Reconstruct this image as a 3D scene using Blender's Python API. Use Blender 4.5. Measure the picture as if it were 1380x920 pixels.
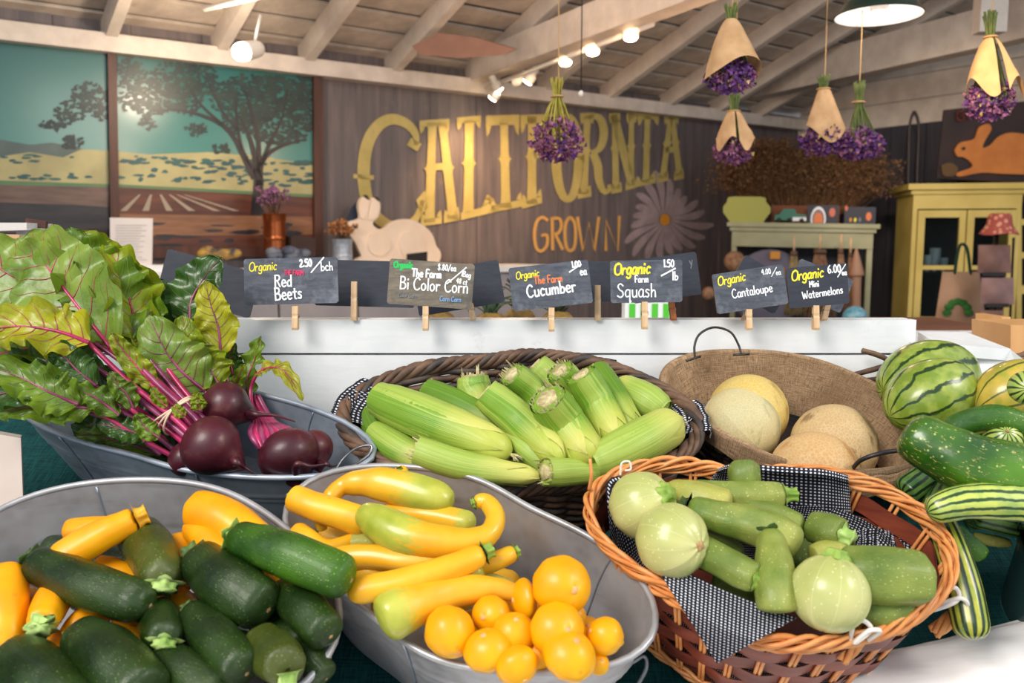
import bpy, math, random
from mathutils import Vector, Matrix, noise
random.seed(7)
S = bpy.context.scene
for o in list(bpy.data.objects): bpy.data.objects.remove(o)
C = S.collection
V = Vector
PI = math.pi
# ------------------------------------------------------------------ camera
F = 1150.0                      # focal length in pixels of the 1380 wide frame
PITCH = math.radians(6.45)
CAM = V((0, 0, 1.5))
cam = bpy.data.cameras.new('camera'); co = bpy.data.objects.new('camera', cam); C.objects.link(co)
co.location = CAM; co.rotation_euler = (PI / 2 - PITCH, 0, 0)
cam.sensor_width = 36; cam.lens = 36 * F / 1380; cam.clip_start = .01
cam.dof.use_dof = True; cam.dof.focus_distance = 1.3; cam.dof.aperture_fstop = 5.6
S.camera = co
# ------------------------------------------------------------------ world: open daylight at the shop front
W = bpy.data.worlds.new('World'); S.world = W; W.use_nodes = True
W.node_tree.nodes['Background'].inputs[0].default_value = (.80, .90, 1.0, 1)
W.node_tree.nodes['Background'].inputs[1].default_value = .50
def area(name, loc, target, size, power, col, sy=None):
    l = bpy.data.lights.new(name, 'AREA'); l.energy = power; l.size = size; l.color = col
    if sy: l.shape = 'RECTANGLE'; l.size_y = sy
    o = bpy.data.objects.new(name, l); C.objects.link(o); o.location = loc
    o.rotation_euler = (V(target) - V(loc)).to_track_quat('-Z', 'Y').to_euler()
    return o
area('daylight_front', (-1.6, -1.2, 3.6), (0.1, 1.2, 1.1), 1.5, 82, (1, .95, .87))
area('daylight_right', (2.6, 0.0, 2.9), (0.4, 1.2, 1.1), 0.9, 26, (1, .93, .84))
def spot(loc, target, power, col=(1, .62, .30), ang=70, r=.04):
    l = bpy.data.lights.new('spot', 'SPOT'); l.energy = power; l.color = col; l.spot_size = math.radians(ang); l.spot_blend = .8
    l.shadow_soft_size = r
    o = bpy.data.objects.new('spot', l); C.objects.link(o); o.location = loc
    o.rotation_euler = (V(target) - V(loc)).to_track_quat('-Z', 'Y').to_euler()
def bulb(loc, power, col=(1, .66, .36), r=.06):
    l = bpy.data.lights.new('bulb', 'POINT'); l.energy = power; l.color = col; l.shadow_soft_size = r
    o = bpy.data.objects.new('bulb', l); C.objects.link(o); o.location = loc
S.view_settings.view_transform = 'Standard'
S.view_settings.look = 'None'
S.view_settings.exposure = 0.70
S.view_settings.gamma = 1
S.view_settings.use_curve_mapping = False
# ------------------------------------------------------------------ helpers
def ray(px, py):
    x = (px - 690) / F; y = -(py - 460) / F
    return V((x, math.cos(PITCH) + y * math.sin(PITCH), -math.sin(PITCH) + y * math.cos(PITCH)))
def at(px, py, Y):
    r = ray(px, py); return CAM + r * (Y / r.y)
def onpl(px, py, P0, n):
    r = ray(px, py); return CAM + r * ((P0 - CAM).dot(n) / r.dot(n))
def onz(px, py, z):
    r = ray(px, py); return CAM + r * ((z - CAM.z) / r.z)
def srgb(r, g, b):
    f = lambda c: (c / 255 / 12.92) if c / 255 <= .04045 else ((c / 255 + .055) / 1.055) ** 2.4
    return (f(r), f(g), f(b), 1)
def tag(o, label, cat=None, group=None, kind=None):
    if label: o['label'] = label
    if cat: o['category'] = cat
    if group: o['group'] = group
    if kind: o['kind'] = kind
    return o
def thing(name, label, cat, loc, group=None):
    o = bpy.data.objects.new(name, None); o.empty_display_size = .05; C.objects.link(o); o.location = loc
    return tag(o, label, cat, group)
def wloc(o):
    p = V((0, 0, 0))
    while o: p += o.location; o = o.parent
    return p
class MB:
    def __init__(s): s.v = []; s.f = []; s.uv = []; s.mi = []; s.m = 0
    def face(s, idx, uvs=None):
        s.f.append(tuple(idx)); s.mi.append(s.m)
        s.uv.extend(uvs if uvs else [(0, 0)] * len(idx))
    def vert(s, p): s.v.append(tuple(p)); return len(s.v) - 1
    def build(s, name, mats, parent=None, smooth=True, label=None, cat=None, group=None, kind=None):
        if not isinstance(mats, (list, tuple)): mats = [mats]
        me = bpy.data.meshes.new(name)
        if parent: base = wloc(parent)
        else:
            xs = [p[0] for p in s.v]; ys = [p[1] for p in s.v]; zs = [p[2] for p in s.v]
            base = V(((min(xs) + max(xs)) / 2, (min(ys) + max(ys)) / 2, min(zs)))
        me.from_pydata([(p[0] - base.x, p[1] - base.y, p[2] - base.z) for p in s.v], [], s.f)
        ul = me.uv_layers.new(name='UVMap')
        flat = [c for u in s.uv for c in u]
        ul.data.foreach_set('uv', flat)
        for m in mats: me.materials.append(m)
        me.polygons.foreach_set('material_index', s.mi)
        me.polygons.foreach_set('use_smooth', [smooth] * len(s.f))
        me.update()
        o = bpy.data.objects.new(name, me); C.objects.link(o)
        if parent: o.parent = parent
        else: o.location = base
        return tag(o, label, cat, group, kind)
    def box(s, c, ax, ay, az):
        """box at centre c with half-axis vectors"""
        b = len(s.v)
        for i in (-1, 1):
            for j in (-1, 1):
                for k in (-1, 1): s.vert(c + ax * i + ay * j + az * k)
        for q in ((0, 1, 3, 2), (4, 6, 7, 5), (0, 4, 5, 1), (2, 3, 7, 6), (0, 2, 6, 4), (1, 5, 7, 3)):
            s.face([b + i for i in q], [(0, 0), (1, 0), (1, 1), (0, 1)])
    def aabb(s, x0, x1, y0, y1, z0, z1):
        s.box(V(((x0 + x1) / 2, (y0 + y1) / 2, (z0 + z1) / 2)), V(((x1 - x0) / 2, 0, 0)), V((0, (y1 - y0) / 2, 0)), V((0, 0, (z1 - z0) / 2)))
    def grid(s, fn, nu, nv, closeu=False):
        b = len(s.v)
        for i in range(nu + 1):
            for j in range(nv + 1): s.vert(fn(i / nu, j / nv))
        for i in range(nu):
            for j in range(nv):
                s.face([b + i * (nv + 1) + j, b + (i + 1) * (nv + 1) + j, b + (i + 1) * (nv + 1) + j + 1, b + i * (nv + 1) + j + 1],
                       [(i / nu, j / nv), ((i + 1) / nu, j / nv), ((i + 1) / nu, (j + 1) / nv), (i / nu, (j + 1) / nv)])
    def poly(s, pts, thick):
        """extruded polygon: pts = front points, thick = vector to the back"""
        b = len(s.v); n = len(pts)
        for p in pts: s.vert(p)
        for p in pts: s.vert(p + thick)
        s.face(list(range(b, b + n))); s.face(list(range(b + 2 * n - 1, b + n - 1, -1)))
        for i in range(n): s.face([b + i, b + n + i, b + n + (i + 1) % n, b + (i + 1) % n])
    def sphere(s, c, r, nu=16, nv=12, fn=None, axes=None):
        ax = axes or (V((1, 0, 0)), V((0, 1, 0)), V((0, 0, 1)))
        rr = r if isinstance(r, (tuple, list)) else (r, r, r)
        def g(u, v):
            th = u * 2 * PI; ph = (v - .5) * PI
            m = fn(th, ph) if fn else 1
            return c + (ax[0] * (rr[0] * math.cos(th) * math.cos(ph)) + ax[1] * (rr[1] * math.sin(th) * math.cos(ph)) + ax[2] * (rr[2] * math.sin(ph))) * m
        s.grid(g, nu, nv)
def cr(pts, n, closed=False):
    """Catmull-Rom resample (pts may be Vectors, numbers or tuples)"""
    out = []; m = len(pts)
    if m == 1: return [pts[0]] * (n + 1)
    seg = m if closed else m - 1
    for i in range(n + (0 if closed else 1)):
        t = i / n * seg; k = min(int(t), seg - 1); t -= k
        if closed: p = [pts[(k + j - 1) % m] for j in range(4)]
        else: p = [pts[max(0, min(m - 1, k + j - 1))] for j in range(4)]
        out.append((p[1] * 2 + (p[2] - p[0]) * t + (p[0] * 2 - p[1] * 5 + p[2] * 4 - p[3]) * t * t + (p[1] * 3 - p[0] - p[2] * 3 + p[3]) * t ** 3) * .5)
    return out
def sweep(mb, pts, rad, n=20, k=14, mod=None, closed=False, up=None, cap=True, raw=False):
    P = pts if raw else cr(pts, n, closed)
    n = len(P) - (0 if closed else 1)
    R = cr(rad, n, closed) if not raw or len(rad) != len(P) else rad
    if len(R) < len(P): R = list(R) + [R[-1]] * (len(P) - len(R))
    T = []
    L = len(P)
    for i in range(L):
        a = P[(i - 1) % L] if closed else P[max(0, i - 1)]; b = P[(i + 1) % L] if closed else P[min(L - 1, i + 1)]
        d = b - a
        T.append(d.normalized() if d.length > 1e-9 else (T[-1] if T else V((0, 0, 1))))
    nr = (up or V((.13, .21, .97))).copy(); nr = (nr - T[0] * nr.dot(T[0]))
    if nr.length < 1e-3: nr = T[0].orthogonal()
    nr.normalize()
    b0 = len(mb.v)
    for i in range(L):
        nr = (nr - T[i] * nr.dot(T[i])); nr.normalize(); bn = T[i].cross(nr)
        for j in range(k):
            a = 2 * PI * j / k
            r = R[i] * (mod(i / max(1, L - 1), a) if mod else 1)
            mb.vert(P[i] + (nr * math.cos(a) + bn * math.sin(a)) * r)
    for i in range(n if closed else L - 1):
        i2 = (i + 1) % L
        for j in range(k):
            j2 = (j + 1) % k
            mb.face([b0 + i * k + j, b0 + i * k + j2, b0 + i2 * k + j2, b0 + i2 * k + j],
                    [(j / k, i / n), ((j + 1) / k, i / n), ((j + 1) / k, (i + 1) / n), (j / k, (i + 1) / n)])
    if cap and not closed:
        mb.face([b0 + j for j in range(k - 1, -1, -1)], [(j / k, 0) for j in range(k)])
        e = b0 + (L - 1) * k
        mb.face([e + j for j in range(k)], [(j / k, 1) for j in range(k)])
def tube(mb, a, b, r, k=8, r2=None): sweep(mb, [a, b], [r, r2 if r2 is not None else r], n=1, k=k)
def ns(p, s=1): return noise.noise(V(p) * s)
# ------------------------------------------------------------------ materials
class NT:
    def __init__(s, name):
        s.m = bpy.data.materials.new(name); s.m.use_nodes = True; s.t = s.m.node_tree; s.b = s.t.nodes['Principled BSDF']
        s.tc = s.t.nodes.new('ShaderNodeTexCoord')
    def n(s, t, **kw):
        x = s.t.nodes.new(t)
        for k, v in kw.items(): setattr(x, k, v)
        return x
    def set(s, sock, v):
        if hasattr(v, 'is_output') or isinstance(v, bpy.types.NodeSocket): s.t.links.new(v, sock)
        else: sock.default_value = v
    def noise(s, scale, detail=3, vec=None, rough=.5, dist=0):
        x = s.n('ShaderNodeTexNoise'); x.inputs['Scale'].default_value = scale; x.inputs['Detail'].default_value = detail
        x.inputs['Roughness'].default_value = rough; x.inputs['Distortion'].default_value = dist
        s.t.links.new(vec or s.tc.outputs['Object'], x.inputs['Vector']); return x.outputs[0]
    def voro(s, scale, feat='F1', vec=None):
        x = s.n('ShaderNodeTexVoronoi'); x.feature = feat; x.inputs['Scale'].default_value = scale
        s.t.links.new(vec or s.tc.outputs['Object'], x.inputs['Vector']); return x.outputs['Distance']
    def math(s, op, a, b=0.0, c=0.0):
        x = s.n('ShaderNodeMath', operation=op); s.set(x.inputs[0], a); s.set(x.inputs[1], b)
        if op in ('MULTIPLY_ADD',): s.set(x.inputs[2], c)
        return x.outputs[0]
    def ramp(s, v, stops):
        x = s.n('ShaderNodeValToRGB'); s.t.links.new(v, x.inputs[0]); e = x.color_ramp.elements
        while len(e) < len(stops): e.new(.5)
        for i, (p, c) in enumerate(stops):
            e[i].position = p; e[i].color = c if isinstance(c, tuple) else (c, c, c, 1)
        return x.outputs[0]
    def mix(s, f, a, b, mode='MIX'):
        x = s.n('ShaderNodeMix', data_type='RGBA', blend_type=mode); s.set(x.inputs[0], f); s.set(x.inputs[6], a); s.set(x.inputs[7], b)
        return x.outputs[2]
    def mapping(s, scale, src='Object', rot=(0, 0, 0)):
        x = s.n('ShaderNodeMapping'); x.inputs['Scale'].default_value = scale; x.inputs['Rotation'].default_value = rot
        s.t.links.new(s.tc.outputs[src], x.inputs['Vector']); return x.outputs[0]
    def uv(s):
        x = s.n('ShaderNodeSeparateXYZ'); s.t.links.new(s.tc.outputs['UV'], x.inputs[0]); return x.outputs[0], x.outputs[1]
    def bump(s, h, st=.3, d=.002):
        x = s.n('ShaderNodeBump'); x.inputs['Strength'].default_value = st; x.inputs['Distance'].default_value = d
        s.t.links.new(h, x.inputs['Height']); s.t.links.new(x.outputs[0], s.b.inputs['Normal'])
    def fin(s, col, rough=.5, metal=0, coat=0, spec=.5, emit=None, es=0):
        s.set(s.b.inputs['Base Color'], col); s.set(s.b.inputs['Roughness'], rough); s.set(s.b.inputs['Metallic'], metal)
        s.b.inputs['Coat Weight'].default_value = coat; s.b.inputs['Coat Roughness'].default_value = .15
        s.b.inputs['Specular IOR Level'].default_value = spec
        if emit: s.b.inputs['Emission Color'].default_value = emit; s.b.inputs['Emission Strength'].default_value = es
        return s.m
def plain(name, c1, c2=None, sc=8, rough=.5, metal=0, coat=0, bump=0, bs=40, stretch=None, spec=.5, bd=.002, lo=.35, hi=.65):
    t = NT(name)
    vec = t.mapping(stretch) if stretch else None
    col = c1
    if c2: col = t.ramp(t.noise(sc, 4, vec), [(lo, c1), (hi, c2)])
    if bump: t.bump(t.noise(bs, 4, vec), bump, bd)
    return t.fin(col, rough, metal, coat, spec)
def emis(name, c, s): return NT(name).fin(c, .5, emit=c, es=s)
M = {}
def m_galv(name, a, b):
    t = NT(name); v = t.noise(9, 5); w = t.voro(60); st = t.noise(3, 5, t.mapping((2, 2, 12)))
    c = t.ramp(v, [(.3, a), (.7, b)]); c = t.mix(t.math('MULTIPLY', w, .5), c, srgb(190, 196, 205)); c = t.mix(t.ramp(st, [(.55, 0.), (.75, .5)]), c, srgb(90, 82, 78))
    t.bump(t.noise(25, 4), .15, .002)
    return t.fin(c, t.ramp(t.noise(30, 3), [(.3, .34), (.7, .52)]), .42)
M['galv'] = m_galv('galvanized_steel', srgb(128, 140, 158), srgb(172, 182, 198))
M['galv_warm'] = m_galv('aged_galvanized_steel', srgb(146, 142, 142), srgb(192, 188, 188))
M['solder'] = plain('solder', srgb(175, 185, 198), rough=.4, metal=.7)
def m_zuc(name, a, b, sp, gl=.22):
    t = NT(name); u, v = t.uv()
    c = t.ramp(t.noise(14, 4), [(.35, a), (.68, b)])
    str_ = t.noise(8, 3, t.mapping((26, 2.2, 1), 'UV'))
    c = t.mix(t.ramp(str_, [(.55, 0.), (.75, .55)]), c, b)
    dots = t.ramp(t.voro(230), [(.12, .75), (.22, 0.)])
    c = t.mix(t.math('MULTIPLY', dots, t.ramp(t.noise(20, 2), [(.38, 0.), (.55, .9)])), c, sp)
    t.bump(t.math('ADD', t.noise(40, 4), t.math('MULTIPLY', str_, .6)), .45, .003)
    return t.fin(c, t.ramp(t.noise(25, 3), [(.35, gl), (.65, gl + .18)]), 0, .12, .4)
M['zuc'] = m_zuc('zucchini_skin_dark', srgb(16, 32, 10), srgb(42, 66, 18), srgb(104, 130, 56))
M['zuc2'] = m_zuc('zucchini_skin_bright', srgb(22, 58, 8), srgb(66, 110, 16), srgb(150, 180, 80))
M['zuc3'] = m_zuc('zucchini_skin_olive', srgb(48, 60, 18), srgb(82, 92, 32), srgb(140, 150, 80))
M['lightzuc'] = m_zuc('light_squash_skin', srgb(96, 122, 42), srgb(166, 170, 84), srgb(222, 226, 160), .38)
M['lightzuc2'] = m_zuc('yellow_green_squash_skin', srgb(150, 156, 68), srgb(190, 184, 92), srgb(220, 220, 140), .38)
M['darklight'] = m_zuc('mid_green_squash_skin', srgb(84, 108, 40), srgb(140, 154, 68), srgb(214, 220, 150), .36)
M['darkcuke'] = m_zuc('cucumber_skin', srgb(36, 84, 22), srgb(74, 122, 26), srgb(200, 200, 110), .25)
def m_bigcuke():
    t = NT('overripe_cucumber_skin')
    c = t.ramp(t.noise(10, 4), [(.35, srgb(28, 72, 20)), (.65, srgb(84, 132, 26))])
    c = t.mix(t.ramp(t.noise(16, 5, t.mapping((5, 1.2, 1), 'UV'), .7, .6), [(.60, 0.), (.64, .9)]), c, srgb(206, 184, 104))
    c = t.mix(t.ramp(t.voro(110), [(.1, .9), (.2, 0.)]), c, srgb(180, 190, 110))
    t.bump(t.noise(60, 3), .2, .002); return t.fin(c, .28, coat=.3)
M['bigcuke'] = m_bigcuke()
M['stem'] = plain('squash_stem', srgb(112, 146, 48), srgb(160, 188, 84), 60, .6, bump=.4, bs=80)
M['stem_pale'] = plain('pale_squash_stem', srgb(140, 176, 80), srgb(188, 214, 130), 60, .6, bump=.4, bs=80)
M['stem_dark'] = plain('dark_squash_stem', srgb(46, 72, 34), srgb(92, 120, 52), 60, .6, bump=.4, bs=80)
M['stem_yel'] = plain('yellow_stem', srgb(216, 150, 20), srgb(236, 180, 50), 60, .5, bump=.4, bs=80)
M['scar'] = plain('blossom_scar', srgb(196, 160, 112), srgb(160, 122, 76), 120, .7)
M['scar_pink'] = plain('pinkish_blossom_scar', srgb(226, 160, 96), srgb(232, 180, 120), 120, .7)
def m_yel(name, a, b, gl=.3):
    t = NT(name); c = t.ramp(t.noise(18, 3), [(.35, a), (.7, b)])
    c = t.mix(t.ramp(t.voro(26), [(.05, .35), (.09, 0.)]), c, srgb(190, 120, 40))
    t.bump(t.noise(50, 3), .2, .002); return t.fin(c, gl + .1, 0, .1, .4)
M['yel'] = m_yel('golden_zucchini_skin', srgb(240, 150, 4), srgb(250, 176, 10))
M['scallop'] = m_yel('scallop_squash_skin', srgb(240, 156, 0), srgb(248, 182, 4))
M['crook'] = m_yel('crookneck_skin', srgb(232, 166, 22), srgb(240, 188, 46), .33)
def m_crook(name, end, lo, hi):
    t = NT(name); u, v = t.uv()
    if not end: v = t.math('SUBTRACT', 1, v)
    c = t.ramp(t.noise(18, 3), [(.35, srgb(230, 164, 24)), (.7, srgb(240, 188, 48))])
    g = t.ramp(t.noise(30, 4), [(.3, srgb(150, 162, 48)), (.7, srgb(196, 194, 78))])
    f = t.math('ADD', v, t.math('MULTIPLY', t.noise(9, 4, t.mapping((4, 3, 1), 'UV')), .22))
    c = t.mix(t.ramp(f, [(lo, 0.), (hi, 1.)]), c, g); t.bump(t.noise(50, 3), .12, .002)
    return t.fin(c, .34, 0, .25)
M['crookB'] = m_crook('crookneck_green_bottom', True, .88, .93)
M['crookB2'] = m_crook('crookneck_green_wide', True, .78, .90)
M['crookTip'] = m_crook('crookneck_green_tip', True, 1.02, 1.08)
M['round'] = None
def m_round():
    t = NT('round_squash_skin'); u, v = t.uv()
    c = t.ramp(t.noise(9, 4), [(.35, srgb(172, 178, 100)), (.65, srgb(210, 206, 140))])
    c = t.mix(t.ramp(t.noise(14, 4), [(.58, 0.), (.68, .6)]), c, srgb(140, 170, 60))
    line = t.math('ABSOLUTE', t.math('SINE', t.math('MULTIPLY', u, PI * 10)))
    c = t.mix(t.ramp(line, [(.02, .35), (.09, 0.)]), c, srgb(228, 226, 172))
    c = t.mix(t.ramp(t.voro(150), [(.12, .6), (.2, 0.)]), c, srgb(226, 230, 170))
    t.bump(t.noise(30, 3), .15, .002); return t.fin(c, .34, 0, .2)
M['round'] = m_round()
def m_melon(name, light, dark, n, wob, lo, hi):
    t = NT(name); u, v = t.uv()
    w = t.math('MULTIPLY', t.math('SUBTRACT', t.noise(20, 4, None, .6), .5), wob)
    s = t.math('ABSOLUTE', t.math('SINE', t.math('MULTIPLY', t.math('ADD', u, w), PI * n)))
    base = t.mix(t.ramp(t.noise(50, 4), [(.4, 0.), (.7, 1.)]), light[0], light[1])
    c = t.mix(t.ramp(s, [(lo, 1.), (hi, 0.)]), base, dark)
    t.bump(t.noise(20, 3), .1, .002); return t.fin(c, .3, 0, .3)
M['wmelon'] = m_melon('watermelon_rind', (srgb(120, 144, 46), srgb(168, 180, 82)), srgb(34, 62, 26), 11, .11, .20, .42)
M['ymelon'] = m_melon('striped_yellow_melon_rind', (srgb(206, 176, 70), srgb(160, 160, 60)), srgb(84, 96, 36), 10, .05, .12, .3)
M['stripe'] = m_melon('striped_armenian_cucumber_skin', (srgb(196, 206, 96), srgb(150, 176, 90)), srgb(36, 72, 34), 13, .10, .40, .70)
M['stripe_dark'] = m_melon('dark_striped_cucumber_skin', (srgb(104, 140, 66), srgb(60, 104, 44)), srgb(18, 46, 26), 13, .07, .45, .75)
M['stripe_vert'] = m_melon('ribbed_dark_cucumber_skin', (srgb(190, 186, 66), srgb(128, 150, 56)), srgb(28, 58, 28), 12, .03, .55, .85)
def m_cant(name, a, b, st, thr=.6):
    t = NT(name); c = t.ramp(t.noise(7, 5, None, .65), [(.3, a), (.7, b)])
    net = t.ramp(t.voro(170, 'DISTANCE_TO_EDGE'), [(.0, .35), (.12, 0.)]); c = t.mix(net, c, srgb(232, 214, 170))
    c = t.mix(t.ramp(t.noise(11, 6, None, .7, .5), [(thr, 0.), (thr + .06, .75)]), c, st)
    t.bump(net, .3, .001); return t.fin(c, .55)
M['cant_pale'] = m_cant('pale_melon_rind', srgb(190, 182, 138), srgb(220, 200, 146), srgb(166, 164, 120), .50)
M['cant_gold'] = m_cant('gold_melon_rind', srgb(208, 176, 84), srgb(218, 190, 110), srgb(170, 136, 60), .52)
M['cant_net'] = m_cant('netted_melon_rind', srgb(186, 152, 104), srgb(214, 182, 132), srgb(120, 86, 54), .50)
M['cant_orange'] = m_cant('orange_melon_rind', srgb(194, 148, 92), srgb(218, 180, 126), srgb(182, 118, 56), .51)
def m_husk(name, a, b, y):
    t = NT(name); u, v = t.uv()
    f = t.noise(1, 4, t.mapping((46, .9, 1), 'UV')); f2 = t.noise(1, 2, t.mapping((9, .5, 1), 'UV'))
    c = t.ramp(f, [(.3, a), (.7, b)]); c = t.mix(t.ramp(f2, [(.35, 0.), (.7, .6)]), c, b)
    g = t.math('ADD', v, t.math('MULTIPLY', t.noise(12, 3), .25))
    c = t.mix(t.ramp(g, [(.75, 0.), (1.1, .8)]), c, y)
    t.bump(f, .5, .0015); return t.fin(c, .45, 0, .05)
M['husk'] = m_husk('corn_husk', srgb(84, 132, 24), srgb(140, 176, 58), srgb(198, 200, 88))
M['husk2'] = m_husk('pale_corn_husk', srgb(122, 158, 44), srgb(178, 196, 92), srgb(212, 206, 108))
M['husk3'] = m_husk('deep_corn_husk', srgb(64, 112, 20), srgb(116, 154, 44), srgb(180, 190, 80))
M['cob_cut'] = plain('corn_stalk_cut', srgb(218, 206, 160), srgb(180, 160, 110), 150, .8, bump=.5, bs=200)
M['silk'] = plain('corn_silk', srgb(222, 214, 168), srgb(190, 170, 120), 100, .7)
def m_beet():
    t = NT('beet_skin'); c = t.ramp(t.noise(14, 5), [(.3, srgb(34, 10, 18)), (.62, srgb(76, 16, 32)), (.8, srgb(92, 32, 34))])
    c = t.mix(t.ramp(t.noise(60, 5), [(.55, 0.), (.75, .4)]), c, srgb(120, 72, 56))
    t.bump(t.noise(40, 5), .4, .002); return t.fin(c, .42, 0, .1)
M['beet'] = m_beet()
M['stalk'] = plain('beet_stalk', srgb(140, 16, 66), srgb(196, 48, 104), 30, .35, coat=.2, stretch=(1, 1, 1))
M['stalk2'] = plain('purple_beet_stalk', srgb(110, 28, 72), srgb(160, 70, 110), 30, .35, coat=.2)
def m_leaf(name, a, b, vein, tr=.25, gl=.38):
    t = NT(name); u, v = t.uv()
    au = t.math('ABSOLUTE', t.math('SUBTRACT', u, .5))
    ph = t.math('SUBTRACT', t.math('MULTIPLY', v, 8), t.math('MULTIPLY', au, 7))
    ph = t.math('ADD', ph, t.math('MULTIPLY', t.noise(14, 2), .8))
    l = t.math('ABSOLUTE', t.math('SINE', t.math('MULTIPLY', ph, PI)))
    c = t.ramp(t.noise(16, 4), [(.32, a), (.68, b)])
    fine = t.ramp(t.voro(130, 'DISTANCE_TO_EDGE'), [(0., .3), (.12, 0.)]); c = t.mix(fine, c, b)
    vm = t.ramp(l, [(.0, .8), (.05, .45), (.10, 0.)]); c = t.mix(vm, c, vein)
    t.bump(t.math('ADD', t.noise(38, 3), t.math('MULTIPLY', l, .12)), .5, .004)
    m = t.fin(c, gl, 0, .1)
    tb = t.n('ShaderNodeBsdfTranslucent'); t.set(tb.inputs[0], t.mix(.5, c, b)); mx = t.n('ShaderNodeMixShader'); mx.inputs[0].default_value = tr
    out = t.t.nodes['Material Output']; t.t.links.new(t.b.outputs[0], mx.inputs[1]); t.t.links.new(tb.outputs[0], mx.inputs[2]); t.t.links.new(mx.outputs[0], out.inputs[0])
    return m
M['leaf_mid'] = m_leaf('beet_leaf_mid', srgb(62, 98, 16), srgb(118, 146, 36), srgb(150, 168, 80))
M['leaf_lime'] = m_leaf('beet_leaf_lime', srgb(104, 130, 16), srgb(160, 176, 36), srgb(122, 60, 50), .35)
M['leaf_yel'] = m_leaf('beet_leaf_yellow', srgb(140, 150, 26), srgb(196, 192, 40), srgb(130, 56, 50), .35)
M['leaf_dark'] = m_leaf('beet_leaf_dark', srgb(28, 58, 22), srgb(62, 100, 36), srgb(92, 124, 56), .15, .32)
M['leaf_pale'] = m_leaf('beet_leaf_pale', srgb(88, 124, 32), srgb(142, 164, 66), srgb(122, 70, 60), .25)
M['vein_green'] = plain('leaf_vein', srgb(110, 84, 70), srgb(120, 130, 70), 20, .4)
M['band'] = plain('rubber_band', srgb(232, 206, 176), rough=.5)
def m_wood(name, a, b, rough=.6, st=(30, 30, 3), sc=1.2, bump=.3):
    t = NT(name); v = t.noise(sc, 6, t.mapping(st), .6); c = t.ramp(v, [(.3, a), (.7, b)]); t.bump(v, bump, .002); return t.fin(c, rough)
M['twig'] = m_wood('brown_willow', srgb(62, 44, 36), srgb(128, 96, 74), .6, (9, 9, 9), 3)
M['twig_grey'] = m_wood('grey_willow', srgb(44, 38, 38), srgb(92, 78, 70), .65, (9, 9, 9), 3)
M['orange_rod'] = m_wood('honey_reed', srgb(212, 124, 58), srgb(244, 172, 104), .4, (9, 9, 9), 3, .15)
M['splint'] = m_wood('red_brown_splint', srgb(84, 34, 26), srgb(150, 72, 50), .45, (4, 4, 20), 2, .2)
M['pin'] = m_wood('clothespin_wood', srgb(206, 166, 124), srgb(232, 198, 158), .6, (40, 40, 8), 2)
M['pin_dark'] = m_wood('stained_clothespin_wood', srgb(140, 78, 40), srgb(184, 108, 56), .6, (40, 40, 8), 2)
M['steel'] = plain('spring_steel', srgb(150, 150, 155), rough=.3, metal=1)
M['iron'] = plain('black_iron_wire', srgb(52, 50, 54), srgb(74, 68, 68), 30, .45, metal=.6)
M['wire'] = plain('galvanized_wire', srgb(150, 152, 158), srgb(110, 108, 110), 30, .35, metal=.9)
M['whiteloop'] = plain('white_cord', srgb(236, 228, 220), rough=.5)
def m_dots():
    t = NT('polka_dot_cloth'); u, v = t.uv()
    fu = t.math('SUBTRACT', t.math('FRACT', t.math('MULTIPLY', u, 1)), .5); fv = t.math('SUBTRACT', t.math('FRACT', v), .5)
    d = t.math('SQRT', t.math('ADD', t.math('MULTIPLY', fu, fu), t.math('MULTIPLY', fv, fv)))
    c = t.mix(t.ramp(d, [(.22, 1.), (.29, 0.)]), srgb(34, 34, 44), srgb(222, 222, 230))
    t.bump(t.noise(300, 2), .2, .001); return t.fin(c, .85, spec=.2)
M['dots'] = m_dots()
def m_weave(name, a, b, sc, thread=(104, 78, 56)):
    t = NT(name); u, v = t.uv()
    w = t.math('ADD', t.noise(1, 2, t.mapping((1.6, .12, 1), 'UV')), t.noise(1, 2, t.mapping((.12, 1.6, 1), 'UV'))); w = t.math('SUBTRACT', w, .85)
    n = t.noise(14, 5); c = t.ramp(n, [(.3, a), (.7, b)]); c = t.mix(t.ramp(w, [(.0, .0), (.35, .7)]), c, srgb(*thread))
    t.bump(t.math('ADD', w, t.noise(60, 4)), .8, .0015); return t.fin(c, .9, spec=.15)
M['burlap'] = m_weave('burlap', srgb(160, 130, 100), srgb(196, 164, 130), 6.283)
M['tealcloth'] = m_weave('teal_burlap', srgb(14, 58, 60), srgb(28, 80, 78), 6.283, (6, 34, 38))
def m_paint(name, a, b, dirt=None, rough=.45, st=(3, 3, 3)):
    t = NT(name); v = t.noise(2.5, 6, t.mapping(st), .6); c = t.ramp(v, [(.35, a), (.65, b)])
    if dirt: c = t.mix(t.ramp(t.noise(7, 6, None, .75), [(.62, 0.), (.72, .5)]), c, dirt)
    t.bump(t.noise(9, 5, t.mapping((2, 10, 10))), .25, .002); return t.fin(c, rough)
M['white'] = m_paint('white_painted_board', srgb(226, 228, 230), srgb(240, 241, 242), srgb(196, 190, 184))
M['lip'] = m_paint('glossy_white_edge', srgb(236, 230, 230), srgb(248, 244, 242), None, .16)
M['ceil'] = m_paint('whitewashed_ceiling_board', srgb(176, 164, 152), srgb(206, 192, 178), srgb(140, 124, 110), .6)
M['beam'] = m_paint('white_painted_beam', srgb(196, 184, 174), srgb(218, 206, 194), None, .6)
M['wallgrey'] = m_paint('grey_brown_wall_paint', srgb(84, 78, 82), srgb(112, 102, 102), srgb(132, 116, 108), .6, (8, 8, .6))
M['walldark'] = m_paint('slate_wall_paint', srgb(50, 50, 60), srgb(64, 62, 72), None, .6, (8, 8, .6))
M['letter'] = m_paint('yellow_letter_paint', srgb(172, 156, 90), srgb(190, 172, 106), srgb(140, 124, 86), .6)
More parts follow.
